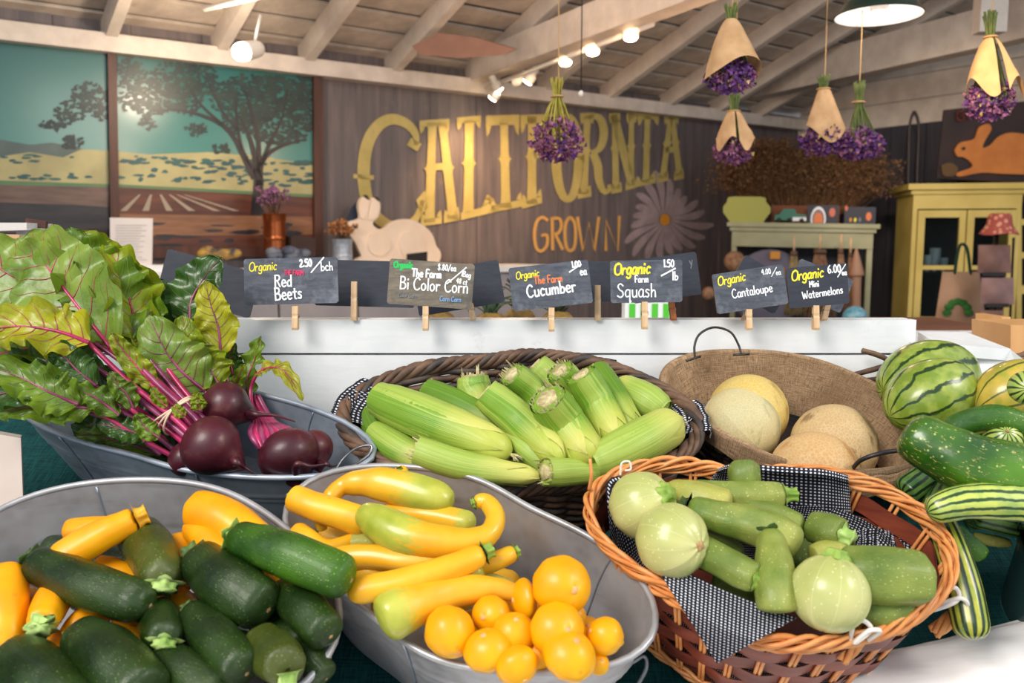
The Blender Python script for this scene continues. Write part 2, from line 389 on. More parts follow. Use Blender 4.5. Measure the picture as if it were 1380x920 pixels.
M['letter2'] = m_paint('ochre_letter_paint', srgb(206, 156, 84), srgb(216, 168, 96), srgb(150, 120, 80), .6)
M['petal'] = m_paint('mauve_flower_paint', srgb(140, 124, 128), srgb(166, 148, 150), None, .7)
M['ochre'] = plain('ochre_paint', srgb(206, 140, 46), rough=.6)
M['frame'] = m_wood('brown_mural_frame', srgb(56, 30, 22), srgb(84, 46, 32), .5)
M['slate'] = None
def m_slate(name, a, b, c3, lo=.55, hi=.75):
    t = NT(name); v = t.noise(3, 6, t.mapping((8, 8, 40)), .7); c = t.ramp(v, [(.35, a), (.7, b)])
    c = t.mix(t.ramp(t.noise(22, 5, None, .7), [(lo, 0.), (hi, .6)]), c, c3); t.bump(v, .15, .001); return t.fin(c, .6)
M['slate'] = m_slate('chalkboard', srgb(60, 64, 76), srgb(92, 96, 108), srgb(140, 144, 156), .48, .72)
M['slate_dark'] = m_slate('dark_chalkboard', srgb(38, 42, 54), srgb(52, 56, 68), srgb(70, 74, 84), .65, .8)
M['slate_worn'] = m_slate('worn_chalkboard', srgb(92, 86, 78), srgb(138, 124, 106), srgb(70, 68, 68), .5, .6)
M['slate_edge'] = m_wood('chalkboard_edge', srgb(50, 44, 44), srgb(110, 88, 70), .7)
for k_, c_ in dict(c_white=(240, 242, 246), c_yel=(244, 226, 60), c_pink=(214, 62, 104), c_green=(50, 190, 96), c_orange=(222, 128, 84), c_blue=(120, 160, 206), c_grey=(120, 122, 130)).items():
    M[k_] = plain(k_.replace('c_', 'chalk_'), srgb(*c_), rough=.8)
# ------------------------------------------------------------------ display frame: all tubs rest on a cloth slope tilted to the shopper
TILT = math.radians(28)
DN = V((0, -math.sin(TILT), math.cos(TILT))); DU = V((1, 0, 0)); DV = DN.cross(DU)
CLOTH0 = V((0, 1, .954))
RIM = {
'Z': ((-0.433, 0.94, 1.106), 0.252, 0.167, 157.0, [-0.01, -0.002, -0.009, 0.011, 0.011, 0.001, 0.008, -0.02]),
'S': ((-0.064, 0.996, 1.124), 0.245, 0.125, 151.0, [-0.008, -0.009, -0.02, -0.015, 0.015, 0.004, 0.032, -0.015]),
'B': ((-0.483, 1.257, 1.236), 0.294, 0.093, 164.9, [0.001, 0.014, -0.002, -0.04, -0.006, 0.01, 0.004, 0.002]),
'K': ((0.011, 1.291, 1.232), 0.264, 0.154, 179.1, [0.0, -0.003, -0.003, 0.015, -0.002, -0.012, 0.002, -0.028]),
'O': ((0.3114, 1.0039, 1.1411), 0.2163, 0.1339, 172.0, [0.014, -0.023, -0.001, -0.002, 0.012, 0.092, -0.024, -0.011]),
'M': ((0.4447, 1.325, 1.247), 0.205, 0.1346, 152.7, [0.004, 0.001, -0.006, 0.002, -0.006, 0.014, 0.006, -0.021])}
def rimpt(k, th, f=1.0, h=0.0, fo=1.0):
    """point at polar angle th, radius factor f, height h above the rim plane"""
    c, a, b, an, co_ = RIM[k]; A = math.radians(an)
    r = 1 / math.sqrt((math.cos(th - A) / a) ** 2 + (math.sin(th - A) / b) ** 2)
    m = 1 + fo * sum(co_[i] * (math.cos if i % 2 == 0 else math.sin)((i // 2 + 1) * th) for i in range(8))
    return V(c) + (DU * math.cos(th) + DV * math.sin(th)) * (r * m * f) + DN * h
def depthof(k): return (V(RIM[k][0]) - CLOTH0).dot(DN)
def on(k, px, py, h=0.0): return onpl(px, py, V(RIM[k][0]) + DN * h, DN)
def oncloth(px, py, h=0.0): return onpl(px, py, CLOTH0 + DN * h, DN)
def pxr(p, r): return r * (p.y * math.cos(PITCH) - (p.z - CAM.z) * math.sin(PITCH)) / F
# ------------------------------------------------------------------ the shop shell
WA = math.radians(53)
D1 = V((math.sin(WA), math.cos(WA), 0)); D2 = V((math.cos(WA), -math.sin(WA), 0)); UP = V((0, 0, 1))
CORNER = at(1075, 167, 8.0); CORNER.z = 0
def wp(s, q, z): return CORNER + D1 * s + D2 * q + UP * z     # s along the lettered wall (negative = left), q out into the room
def onw(px, py, q=0.0): return onpl(px, py, CORNER + D2 * q, D2)
def eave(s): return 2.602 + .0135 * s
fl = MB(); fl.aabb(-6, 8, -3.5, 9.5, -.1, 0); fl.build('floor', plain('concrete_floor', srgb(96, 88, 84), srgb(120, 112, 106), 3, .7), None, False, kind='structure')
pv = MB(); pv.aabb(-6, 8, -3.5, .6, 0, .012); pv.build('bounce_slab', plain('pale_bounce_slab', srgb(206, 200, 192), srgb(220, 214, 206), 3, .8), None, False, kind='structure')  # unseen pale slab added in front to bounce daylight up onto the tubs
# lettered wall: vertical boards
wl = thing('wall_back', None, None, wp(-3.6, 0, 0)); wl['kind'] = 'structure'
bw = .36; NB = 21
for i in range(NB):
    s1 = .02 - i * bw; s0 = s1 - bw + .003; q = random.uniform(-.004, .004) - .03
    m = MB(); m.box(wp((s0 + s1) / 2, q, 1.33), D1 * ((s1 - s0) / 2), D2 * .03, UP * 1.33)
    m.build('wall_board', M['wallgrey'], wl, False)
# right wall: dark boards below, white siding in the gable
wr = thing('wall_right', None, None, wp(0, 2, 0)); wr['kind'] = 'structure'
for i in range(20):
    q0 = i * .3; m = MB(); m.box(wp(.04, q0 + .15, 1.24), D2 * .146, D1 * .03, UP * 1.24); m.build('wall_board', M['walldark'], wr, False)
for i in range(6):
    z0 = 2.48 + i * .2
    m = MB(); m.box(wp(.05, 3, z0 + .1), D2 * 3, D1 * (.03 - .003 * (i % 2)), UP * .096); m.build('siding_board', M['beam'], wr, False)
# left end of the shop (beyond the frame, closes the light)
lw = MB(); lw.box(wp(-8.1, 1.6, 1.5), D1 * .05, D2 * 1.6, UP * 1.5); lw.build('wall_left', M['wallgrey'], None, False, kind='structure')
# roof
RHO = math.radians(20); RD = D2 * math.cos(RHO) + UP * math.sin(RHO); RN = D2 * math.sin(RHO) - UP * math.cos(RHO)
def roof(s, r, off=0.0): return wp(s, 0, eave(s) + .10) + RD * r + RN * off     # off>0 = below the roof
ce = thing('ceiling', None, None, wp(-3, 2, 3.2)); ce['kind'] = 'structure'
for i in range(24):
    r0 = i * .185 - .1
    for (sa, sb) in ((-7.6, -3.2 - .3 * (i % 3)), (-3.2 - .3 * (i % 3), .4)):
        m = MB(); a = roof(sa, r0 + .085); b = roof(sb, r0 + .085); mid = (a + b) / 2
        tilt = random.uniform(-.03, .03)
        m.box(mid - RN * .012, (b - a) / 2 * .999, RD * .083 + RN * (tilt + .09) * .083, RN * .01); m.build('ceiling_board', M['ceil'], ce, False)
m = MB(); m.box((roof(-7.6, 2.1) + roof(.4, 2.1)) / 2 - RN * .08, D1 * 4.0, RD * 2.4, RN * .01); m.build('roof_deck', M['twig_grey'], ce, False)
# rafters (each hits the wall plate where the photograph shows it)
for px, py in ((145, 60), (292, 78), (408, 92), (524, 104), (632, 118), (728, 128), (812, 136), (893, 144), (960, 152), (1015, 158)):
    s = (onw(px, py) - CORNER).dot(D1)
    a = roof(s, -.05, .06); b = roof(s, 4.25, .06)
    m = MB(); m.box((a + b) / 2, (b - a) / 2, D1 * .028, RN * .06); m.build('rafter', M['beam'], ce, False)
# wall plate
a = wp(-7.6, .05, eave(-7.6) - .02); b = wp(.05, .05, eave(.05) - .02)
m = MB(); m.box((a + b) / 2, (b - a) / 2, D2 * .05, UP * .045); m.build('wall_plate', M['beam'], ce, False)
a = wp(-7.6, .03, eave(-7.6) - .10); b = wp(.05, .03, eave(.05) - .10)
def beam(name, p0, p1, w, h):
    d = (p1 - p0); sd = d.cross(UP).normalized(); up = sd.cross(d).normalized()
    m = MB(); m.box((p0 + p1) / 2 + up * h / 2, d / 2, sd * w / 2, up * h / 2); return m.build(name, M['beam'], ce, False)
B1a = onw(640, 112, .05); B1b = onz(985, -14, B1a.z + .02)
beam('tie_beam', B1a, B1a + (B1b - B1a) * 1.05, .12, .17)
B2a = at(915, 143, 6.6); B2b = onz(1420, 92, B2a.z)
B2a = onw(1010, 135, .05)
p = onz(1400, 50, B2a.z); beam('tie_beam', B2a, p + (p - B2a) * .2, .14, .24)
p0 = onw(1070, 160, .3)
m = MB(); q0 = at(1337, -25, 4.6); m.box(q0, V((.07, 0, 0)), V((0, .04, 0)), V((0, 0, .26))); m.build('post', M['beam'], ce, False)
# ------------------------------------------------------------------ painted letters on the wall (flat paint, 2 mm proud)
LQ = .006
def wallribbon(mb, pts, w, sc=1.0, q=LQ):
    """pts in photo pixels; w in px (number or list)"""
    n = len(pts); ws = w if isinstance(w, (list, tuple)) else [w] * n
    L = []; Rr = []
    for i in range(n):
        a = pts[max(0, i - 1)]; b = pts[min(n - 1, i + 1)]
        dx, dy = b[0] - a[0], b[1] - a[1]; l = math.hypot(dx, dy) or 1
        nx, ny = -dy / l * ws[i] / 2, dx / l * ws[i] / 2
        L.append(onw(pts[i][0] + nx, pts[i][1] + ny, q)); Rr.append(onw(pts[i][0] - nx, pts[i][1] - ny, q))
    b = len(mb.v)
    for p, r in zip(L, Rr): mb.vert(p); mb.vert(r)
    for i in range(n - 1): mb.face([b + 2 * i, b + 2 * i + 1, b + 2 * i + 3, b + 2 * i + 2])
def wallpoly(mb, pts, q=LQ):
    b = len(mb.v)
    for p in pts: mb.vert(onw(p[0], p[1], q))
    mb.face(list(range(b, b + len(pts))))
def c2(x, y): return (460 + x / 2.967, y / 2.967)      # crop to photo
def c2l(l): return [c2(*p) for p in l]
def smooth(pts, n=24): return [(p.x, p.y) for p in cr([V((a, b, 0)) for a, b in pts], n)]
def stem_(mb, x, y0, y1, w=44, x1=None, spur=True):
    w = w * .80
    x1 = x if x1 is None else x1
    def X(t): return x + (x1 - x) * t
    H = y1 - y0; L = []; Rr = []
    prof = [(0, 1.1), (.06, .95), (.2, .86), (.40, .92), (.44, 1.1), (.46, 1.55), (.48, 1.1), (.52, .95), (.8, 1.0), (.94, 1.12), (1, 1.3)] if spur else [(0, 1), (1, 1.1)]
    for t, k in prof:
        L.append((X(t) - w * k / 2, y0 + H * t)); Rr.append((X(t) + w * k / 2, y0 + H * t))
    for i in range(len(L) - 1): wallpoly(mb, c2l([L[i], Rr[i], Rr[i + 1], L[i + 1]]))
def serif(mb, xa, xb, ya, yb, h, down=True):
    """tuscan slab: bar from (xa,ya) to (xb,yb), pointed spurs at the ends"""
    s = 1 if down else -1
    wallpoly(mb, c2l([(xa, ya), (xb, yb), (xb, yb + s * h), (xa, ya + s * h)]))
    wallpoly(mb, c2l([(xa, ya + s * h), (xa + 22, ya + s * h), (xa + 14, ya + s * h * 1.7), (xa + 4, ya + s * h * 2.1)]))
    wallpoly(mb, c2l([(xb, yb + s * h), (xb - 22, yb + s * h), (xb - 14, yb + s * h * 1.7), (xb - 4, yb + s * h * 2.1)]))
LET = {}
lt = thing('wall_lettering', 'large yellow painted words CALIFORNIA with ochre GROWN on the grey wall', 'lettering', onw(700, 345, 0))
def letter(mb, mt='letter'): mb.build('letter', M[mt], lt, False)
m = MB()   # C
arc = smooth([(300, 580), (296, 535), (262, 495), (205, 476), (150, 500), (108, 565), (90, 660), (96, 770), (128, 850), (185, 898), (250, 905), (300, 870), (325, 800)], 44)
wl_ = [(16 + 34 * math.sin(PI * min(1, i / 44 * 1.02)) ** .7) for i in range(45)]
wallribbon(m, c2l(arc), [w / 2.967 for w in wl_]); wallribbon(m, c2l([(270, 565), (312, 590)]), 34 / 2.967); wallribbon(m, c2l([(48, 704), (130, 710)]), 18 / 2.967)
wallpoly(m, c2l([(300, 800), (335, 760), (345, 830), (318, 860)])); letter(m)
m = MB(); stem_(m, 364, 490, 890, 46, 352); stem_(m, 404, 490, 880, 46, 448); serif(m, 312, 432, 482, 474, 26); wallribbon(m, c2l([(362, 668), (420, 664)]), 9, q=.0056)
serif(m, 318, 402, 905, 893, 26, False); serif(m, 410, 472, 892, 880, 26, False); letter(m)
m = MB(); stem_(m, 512, 480, 855, 48, 508); serif(m, 462, 558, 470, 462, 24); wallpoly(m, c2l([(478, 880), (640, 842), (640, 815), (600, 822), (575, 795), (590, 780), (612, 800), (606, 790), (560, 830), (478, 850)])); wallribbon(m, c2l([(600, 800), (584, 792), (590, 782)]), 6); letter(m)
m = MB(); stem_(m, 650, 470, 830, 44, 658); serif(m, 578, 712, 462, 458, 40); serif(m, 598, 722, 850, 826, 28, False); letter(m)
m = MB(); stem_(m, 762, 465, 815, 44, 762); serif(m, 716, 850, 460, 455, 36); wallribbon(m, c2l([(770, 622), (835, 610)]), 9); wallpoly(m, c2l([(810, 590), (838, 580), (838, 645), (812, 635)])); serif(m, 722, 802, 835, 812, 28, False); letter(m)
m = MB(); el = [(905 + 46 * math.sin(t), 632 - 165 * math.cos(t)) for t in [2 * PI * i / 36 for i in range(37)]]
wallribbon(m, c2l(el), [(26 + 14 * abs(math.sin(2 * PI * i / 36))) / 2.967 for i in range(37)]); wallribbon(m, c2l([(838, 635), (868, 635)]), 6); wallribbon(m, c2l([(942, 630), (972, 630)]), 6); letter(m)
m = MB(); stem_(m, 985, 455, 775, 38, 968); serif(m, 955, 1010, 452, 450, 22); serif(m, 945, 1000, 795, 785, 22, False)
wallribbon(m, c2l(smooth([(1000, 462), (1035, 475), (1050, 530), (1035, 590), (1000, 612)], 14)), [w / 2.967 for w in [20, 22, 26, 30, 32, 34, 34, 34, 34, 32, 30, 26, 22, 20, 20]])
wallribbon(m, c2l(smooth([(1005, 612), (1025, 660), (1030, 720), (1050, 765), (1072, 758), (1070, 738)], 14)), [w / 2.967 for w in [30, 32, 34, 34, 34, 32, 30, 28, 26, 24, 20, 18, 16, 16, 16]]); letter(m)
m = MB(); stem_(m, 1092, 455, 755, 32, 1098); stem_(m, 1160, 452, 740, 30, 1158); wallribbon(m, c2l([(1090, 460), (1162, 738)]), 11); serif(m, 1070, 1115, 452, 452, 20); serif(m, 1140, 1182, 452, 451, 20); serif(m, 1080, 1122, 775, 767, 20, False); serif(m, 1136, 1178, 762, 750, 20, False); letter(m)
m = MB(); stem_(m, 1224, 455, 730, 32, 1218); serif(m, 1184, 1270, 453, 452, 24); serif(m, 1178, 1256, 748, 732, 22, False); letter(m)
m = MB(); stem_(m, 1318, 455, 710, 30, 1286); stem_(m, 1322, 455, 700, 30, 1352); serif(m, 1290, 1350, 452, 450, 22); wallribbon(m, c2l([(1295, 600), (1345, 596)]), 8); serif(m, 1264, 1308, 732, 722, 20, False); serif(m, 1330, 1370, 722, 714, 20, False); letter(m)
def c5(x, y): return (460 + x / 2.967, 290 + y / 2.967)
def thin(lists, w=4.2, mt='letter2'):
    m = MB()
    for l in lists: wallribbon(m, [c5(*p) for p in l], w)
    letter(m, mt)
thin([smooth([(826, 22), (805, 8), (782, 25), (772, 75), (780, 130), (800, 143), (822, 120), (822, 80), (800, 82)], 30)])
thin([[(843, 8), (845, 140)], smooth([(843, 12), (872, 14), (880, 42), (868, 70), (845, 76)], 14), [(856, 76), (886, 138)]])
thin([smooth([(914, 6), (898, 30), (894, 75), (900, 125), (916, 142), (932, 125), (937, 75), (932, 28), (914, 6)], 36)])
thin([[(944, 6), (966, 142), (990, 30), (1012, 142), (1030, 6)]])
thin([[(1058, 142), (1058, 20), (1106, 142), (1112, 2)]])
# mauve painted flower
fl = thing('painted_flower', 'faint mauve painted daisy with ochre centre right of GROWN on the grey wall', 'painting', onw(898, 350, 0))
cxp, cyp = 896, 296
for i in range(20):
    a = 2 * PI * i / 20 + .1; L = 54 + 11 * math.sin(3 * a + 1) + random.uniform(-4, 4); m = MB()
    pts = [(cxp + 8 * math.cos(a), cyp + 8 * math.sin(a))]
    for t in range(1, 8):
        k = t / 7; b = a + .10 * math.sin(k * PI); pts.append((cxp + (8 + (L - 8) * k) * math.cos(b), cyp + (8 + (L - 8) * k) * math.sin(b) * 1.02))
    wallribbon(m, pts, [2, 4, 6, 8, 9.5, 10, 9, 4], q=.004 + .0005 * (i % 2)); m.build('petal', M['petal'], fl, False)
m = MB(); wallpoly(m, [(cxp + 7 * math.cos(t), cyp + 8 * math.sin(t)) for t in [2 * PI * i / 16 for i in range(16)]], .008); m.build('flower_centre', M['ochre'], fl, False)
# ------------------------------------------------------------------ the mural
mu = thing('mural', 'framed landscape mural of a spreading oak over pale hills and ploughed field', 'mural', onw(240, 345, .02))
def mural_mat():
    t = NT('mural_sky_and_land'); u, v = t.uv()
    sky = t.ramp(t.math('ADD', v, t.math('MULTIPLY', t.noise(3, 5), .06)), [(.28, srgb(120, 158, 148)), (.55, srgb(54, 120, 114)), (1.0, srgb(26, 88, 84))])
    return t.fin(sky, .3, 0, .2)
Mpx = lambda px, py, q=.03: onw(px, py, q)
def quadpx(mb, tl, tr, br, bl, q):
    b = len(mb.v)
    for p in (tl, tr, br, bl): mb.vert(Mpx(p[0], p[1], q))
    mb.face([b, b + 1, b + 2, b + 3], [(0, 1), (1, 1), (1, 0), (0, 0)])
def mtop(x): return 43 + .122 * x
def mlow(x): return 345
for i, (xa, xb) in enumerate(((-60, 147), (158, 425))):
    m = MB(); quadpx(m, (xa, mtop(xa)), (xb, mtop(xb)), (xb, 345), (xa, 345), .028); m.build('painted_panel', mural_mat(), mu, False)
def mp(name, pts, mt, q):
    m = MB(); b = len(m.v)
    for p in pts: m.vert(Mpx(p[0], p[1], q))
    m.face(list(range(b, b + len(pts)))); m.build(name, mt, mu, False)
far = plain('mural_far_hill', srgb(66, 84, 84), srgb(84, 100, 96), 6, .4)
cream = plain('mural_pale_hills', srgb(150, 144, 100), srgb(176, 168, 118), 5, .4)
red = plain('mural_ploughed_soil', srgb(66, 30, 18), srgb(100, 52, 32), 3, .4, stretch=(1, 1, 9))
grn = plain('mural_green_band', srgb(70, 112, 78), srgb(90, 120, 76), 6, .4)
dk = plain('mural_shadow', srgb(24, 24, 32), srgb(48, 42, 46), 5, .4, stretch=(1, 1, 5))
buf = plain('mural_buff_field', srgb(112, 74, 48), srgb(142, 98, 68), 4, .4, stretch=(1, 1, 8))
mp('far_hill', [(-60, 196), (0, 188), (40, 195), (70, 192), (110, 200), (147, 212), (147, 230), (-60, 230)], far, .0285)
mp('pale_hill', [(-60, 214), (0, 211), (40, 205), (85, 212), (110, 201), (147, 203), (147, 250), (-60, 246)], cream, .029)
mp('pale_hill', [(158, 204), (200, 208), (280, 205), (345, 210), (425, 222), (425, 266), (158, 252)], cream, .029)
mp('green_band', [(-60, 241), (147, 248), (147, 254), (-60, 250)], grn, .0292)
mp('green_band', [(158, 248), (425, 262), (425, 268), (158, 254)], grn, .0292)
mp('soil', [(-60, 248), (147, 252), (147, 345), (-60, 345)], plain('mural_brown_field', srgb(84, 66, 58), srgb(112, 88, 76), 5, .4, stretch=(1, 1, 6)), .0294)
mp('soil', [(158, 252), (425, 266), (425, 345), (158, 345)], red, .0294)
mp('shadow', [(-60, 270), (40, 274), (100, 276), (147, 279), (147, 345), (-60, 345)], dk, .0298)
mp('buff_field', [(158, 288), (425, 292), (425, 316), (158, 318)], buf, .0298)
for k, (xa, xb) in enumerate(((188, 166), (203, 196), (216, 228), (228, 258), (238, 292), (248, 318))):
    m = MB(); b = len(m.v)
    for p in ((xa - 1, 262), (xa + 2, 262), (xb + 5, 284), (xb - 4, 284)): m.vert(Mpx(p[0], p[1], .0302))
    m.face([b, b + 1, b + 2, b + 3]); m.build('furrow', plain('mural_furrow', srgb(150, 138, 120), rough=.4), mu, False)
sh = MB(); random.seed(3)
def blob(mb, x, y, rx, ry, q, n=8):
    b = len(mb.v); ph = random.random() * 6
    for i in range(n):
        a = 2 * PI * i / n; k = .65 + .5 * random.random(); mb.vert(Mpx(x + rx * k * math.cos(a + ph), y + ry * k * math.sin(a + ph), q))
    mb.face(list(range(b, b + n)))
for i in range(26): blob(sh, random.uniform(165, 400), random.uniform(300, 338), random.uniform(8, 26), random.uniform(1.5, 4), .0306 + i * 2e-5)
sh.build('dark_patch', dk, mu, False, kind='stuff')
bu = MB()
for i in range(110):
    x = random.choice((random.uniform(160, 330), random.uniform(330, 423), random.uniform(160, 423))); y = 210 + (x - 160) * .03 + random.uniform(0, 34)
    blob(bu, x, y, random.uniform(3, 11), random.uniform(1.5, 3.5), .0300 + i * 1e-5)
for i in range(22): blob(bu, random.uniform(0, 145), random.choice((random.uniform(208, 222), random.uniform(234, 242))), random.uniform(4, 12), 2, .0303 + i * 1e-5)
bu.build('painted_bushes', plain('mural_bush_teal', srgb(28, 74, 78), srgb(44, 92, 88), 9, .4), mu, False, kind='stuff')
lf = MB()
cent = [(75, 168, 22, 8), (95, 150, 22, 14), (120, 130, 26, 20), (135, 150, 14, 12), (98, 192, 16, 9), (175, 100, 20, 24), (180, 135, 22, 16), (215, 115, 30, 22), (205, 145, 28, 12), (250, 130, 26, 26), (265, 105, 28, 22), (300, 130, 20, 22), (240, 90, 26, 10), (330, 115, 24, 16), (365, 110, 26, 10), (385, 130, 34, 22), (400, 160, 26, 26), (350, 165, 24, 22), (320, 160, 20, 22), (300, 200, 14, 8), (265, 175, 16, 9), (380, 185, 34, 10), (408, 120, 16, 22), (200, 165, 12, 10), (350, 140, 30, 22)]
for (x, y, rx, ry) in cent:
    for i in range(int(rx * ry * .26)):
        a = random.random() * 6.28; r = random.random() ** .6; X = x + rx * r * math.cos(a); Y_ = y + ry * r * math.sin(a)
        if 144 < X < 160 or X > 424 or Y_ < mtop(X) + 2: continue
        blob(lf, X, Y_, random.uniform(1.6, 4.6), random.uniform(1.2, 3.4), .0315 + random.random() * .001, 6)
lf.build('painted_foliage', plain('mural_foliage', srgb(14, 34, 34), srgb(36, 56, 48), 12, .4), mu, False, kind='stuff')
tr = MB(); trk = plain('mural_trunk', srgb(20, 18, 22), srgb(38, 32, 32), 12, .4)
def br(pts, ws):
    P = smooth(pts, 12); Wd = [p.x for p in cr([V((w, 0, 0)) for w in ws], 12)]
    L = []; b = len(tr.v)
    for i in range(13):
        a = P[max(0, i - 1)]; c = P[min(12, i + 1)]; l = math.hypot(c[0] - a[0], c[1] - a[1]) or 1
        nx, ny = -(c[1] - a[1]) / l * Wd[i] / 2, (c[0] - a[0]) / l * Wd[i] / 2
        tr.vert(Mpx(P[i][0] + nx, P[i][1] + ny, .033)); tr.vert(Mpx(P[i][0] - nx, P[i][1] - ny, .033))
    for i in range(12): tr.face([b + 2 * i, b + 2 * i + 1, b + 2 * i + 3, b + 2 * i + 2])
br([(347, 290), (348, 255), (346, 225), (338, 190), (325, 160)], [18, 14, 9, 6, 3]); br([(350, 250), (352, 220), (372, 200), (410, 188)], [11, 8, 5, 2])
br([(343, 240), (330, 215), (312, 180), (285, 160), (240, 148), (205, 150)], [9, 7, 6, 5, 3, 2]); br([(349, 225), (348, 190), (338, 150), (330, 120)], [7, 6, 4, 2])
br([(345, 232), (328, 205), (320, 170), (318, 130)], [6, 5, 4, 2]); br([(352, 222), (365, 190), (380, 160), (388, 120)], [6, 5, 3, 2]); br([(300, 168), (270, 140), (250, 110)], [4, 3, 1.5]); br([(320, 175), (300, 150), (280, 110)], [4, 3, 2])
tr.build('painted_trunk', trk, mu, False)
def bar(name, a, b, c, d, mt, par, q0, q1):
    m = MB(); P = [Mpx(*p, q1) for p in (a, b, c, d)]; m.poly(P, -D2 * (q1 - q0)); m.build(name, mt, par, False)
bar('frame_rail', (-60, 30), (436, 90), (436, 100), (-60, 47 - 8), M['frame'], mu, 0, .05)
bar('frame_rail', (-60, 332), (436, 332), (436, 345), (-60, 350), M['frame'], mu, 0, .05)
bar('frame_stile', (145, 60), (157, 61), (162, 345), (150, 345), M['frame'], mu, 0, .055)
bar('frame_stile', (423, 92), (435, 94), (436, 345), (424, 345), M['frame'], mu, 0, .055)
# ------------------------------------------------------------------ counters and back furniture
def wbox(mb, s0, s1, q0, q1, z0, z1):
    mb.box(wp((s0 + s1) / 2, (q0 + q1) / 2, (z0 + z1) / 2), D1 * ((s1 - s0) / 2), D2 * ((q1 - q0) / 2), UP * ((z1 - z0) / 2))
sL = (onw(-60, 300) - CORNER).dot(D1); sR = (onw(690, 300) - CORNER).dot(D1)
wc = thing('wall_counter', 'long pale counter running below the mural and the lettering', 'counter', wp((sL + sR) / 2, .25, 0))
cz = 1.37
m = MB(); wbox(m, sL, sR, .06, .45, cz - .04, cz); m.build('worktop', M['white'], wc, False)
n_ = 7
for i in range(n_):
    a = sL + (sR - sL) * i / n_; b = sL + (sR - sL) * (i + 1) / n_ - .012
    m = MB(); wbox(m, a, b, .10, .42 + .004 * (i % 2), 0, cz - .045); m.build('front_panel', plain('counter_grey_paint', srgb(150, 146, 150), srgb(166, 160, 162), 4), wc, False)
bt = thing('back_table', 'low white produce table standing behind the sign board', 'table', (0, 2.3, 0))
m = MB(); m.aabb(-1.7, 1.25, 2.0, 2.6, 1.235, 1.27); m.build('tabletop', M['white'], bt, False)
for x in (-1.6, 1.15):
    for y in (2.06, 2.54): m = MB(); m.aabb(x - .03, x + .03, y - .03, y + .03, 0, 1.235); m.build('leg', M['white'], bt, False)
# ------------------------------------------------------------------ the produce stand
st = thing('produce_stand', 'white board stand with a sloped bed under teal cloth holding the tubs', 'stand', (0.1, 1.3, 0))
BY = 1.475
def xz(px, py, Y): p = at(px, py, Y); return p
xr = at(1235, 432, BY).x; zt = at(700, 431, BY).z; zs = at(700, 477, BY).z
m = MB(); m.aabb(-1.15, xr, BY, BY + .022, zs + .002, zt); m.build('board', M['white'], st, False)
m = MB(); m.aabb(-1.15, at(1180, 470, BY).x + .22, BY - .002, BY + .020, zs - .21, zs - .002); m.build('board', M['white'], st, False)
zt2 = at(700, 428.5, BY + .03).z
m = MB(); m.aabb(-1.1, at(1221, 430, BY + .03).x, BY + .024, BY + .042, zs - .1, zt2); m.build('board', M['white'], st, False)
# right hand ledge
m = MB(); a, b, c_, d = at(1237, 447, 1.56), at(1302, 447, 1.56), at(1362, 470, 1.42), at(1262, 462, 1.42)
m.poly([a, b, c_, d], V((0, 0, -.02))); m.build('ledge', M['white'], st, False)
m = MB(); e1, e2 = at(1362, 471, 1.42), at(1480, 560, 1.2)
m.poly([at(1230, 462, 1.45), e1, at(1440, 530, 1.3), V((at(1440, 530, 1.3).x, 1.3, 1.1)), V((a.x, 1.45, 1.1))], V((0, .015, 0))); m.build('side_board', M['white'], st, False)
# cloth bed
def clothpt(x, y, h=0): return V((x, y, CLOTH0.z + math.tan(TILT) * (y - 1.0) + h / math.cos(TILT)))
m = MB()
def cf(u, v):
    x = -1.1 + 2.5 * u; y = .72 + .83 * v
    return clothpt(x, y, .004 * ns((x * 9, y * 9, 0)) - .004)
m.grid(cf, 60, 30); m.uv = [(u * 640, v * 240) for u, v in m.uv]; m.build('cloth', M['tealcloth'], st)
m = MB(); m.poly([clothpt(-1.1, .72, -.012), clothpt(1.4, .72, -.012), clothpt(1.4, 1.55, -.012), clothpt(-1.1, 1.55, -.012)], V((0, 0, -.02))); m.build('bed_board', M['white'], st, False)
for x in (-1.05, 1.35):
    m = MB(); m.aabb(x - .02, x + .02, .74, .78, 0, .78); m.build('leg', M['white'], st, False)
    m = MB(); m.aabb(x - .02, x + .02, 1.5, 1.54, 0, 1.19); m.build('leg', M['white'], st, False)
# glossy wrapped front edge (bottom right)
l0 = oncloth(1400, 828, .012); l1 = oncloth(940, 938, .012); ld = (l1 - l0)
m = MB(); fwd = V((0, -1, 0)); fwd = (fwd - ld.normalized() * fwd.dot(ld.normalized())).normalized(); lup = ld.normalized().cross(fwd); lup = lup if lup.z > 0 else -lup
prof = [(-.004, -.04), (0, -.004), (.004, .002), (.016, .004), (.045, .0), (.075, -.008), (.10, -.02), (.115, -.05), (.12, -.12), (.12, -.3)]
def lipf(u, v):
    k = v * (len(prof) - 1); i = min(int(k), len(prof) - 2); f = k - i
    a_, b_ = prof[i][0] * (1 - f) + prof[i + 1][0] * f, prof[i][1] * (1 - f) + prof[i + 1][1] * f
    p = l0 - ld * .06 + ld * 2.5 * u; w = .004 * ns((u * 6, v * 4, 3)) + .0015 * ns((u * 30, v * 10, 1))
    return p + fwd * a_ + lup * (b_ + w)
m.grid(lipf, 130, 36); m.build('front_edge', M['lip'], st)
# left end panel of the stand
m = MB(); a = at(-40, 585, 1.16); b = at(30, 600, 1.16)
m.poly([at(-60, 575, 1.20), at(28, 590, 1.20), at(34, 760, 1.12), at(-60, 780, 1.12)], V((-.01, .02, 0))); m.build('end_panel', plain('tan_painted_board', srgb(176, 158, 148), srgb(196, 180, 170), 6, .5), st, False)
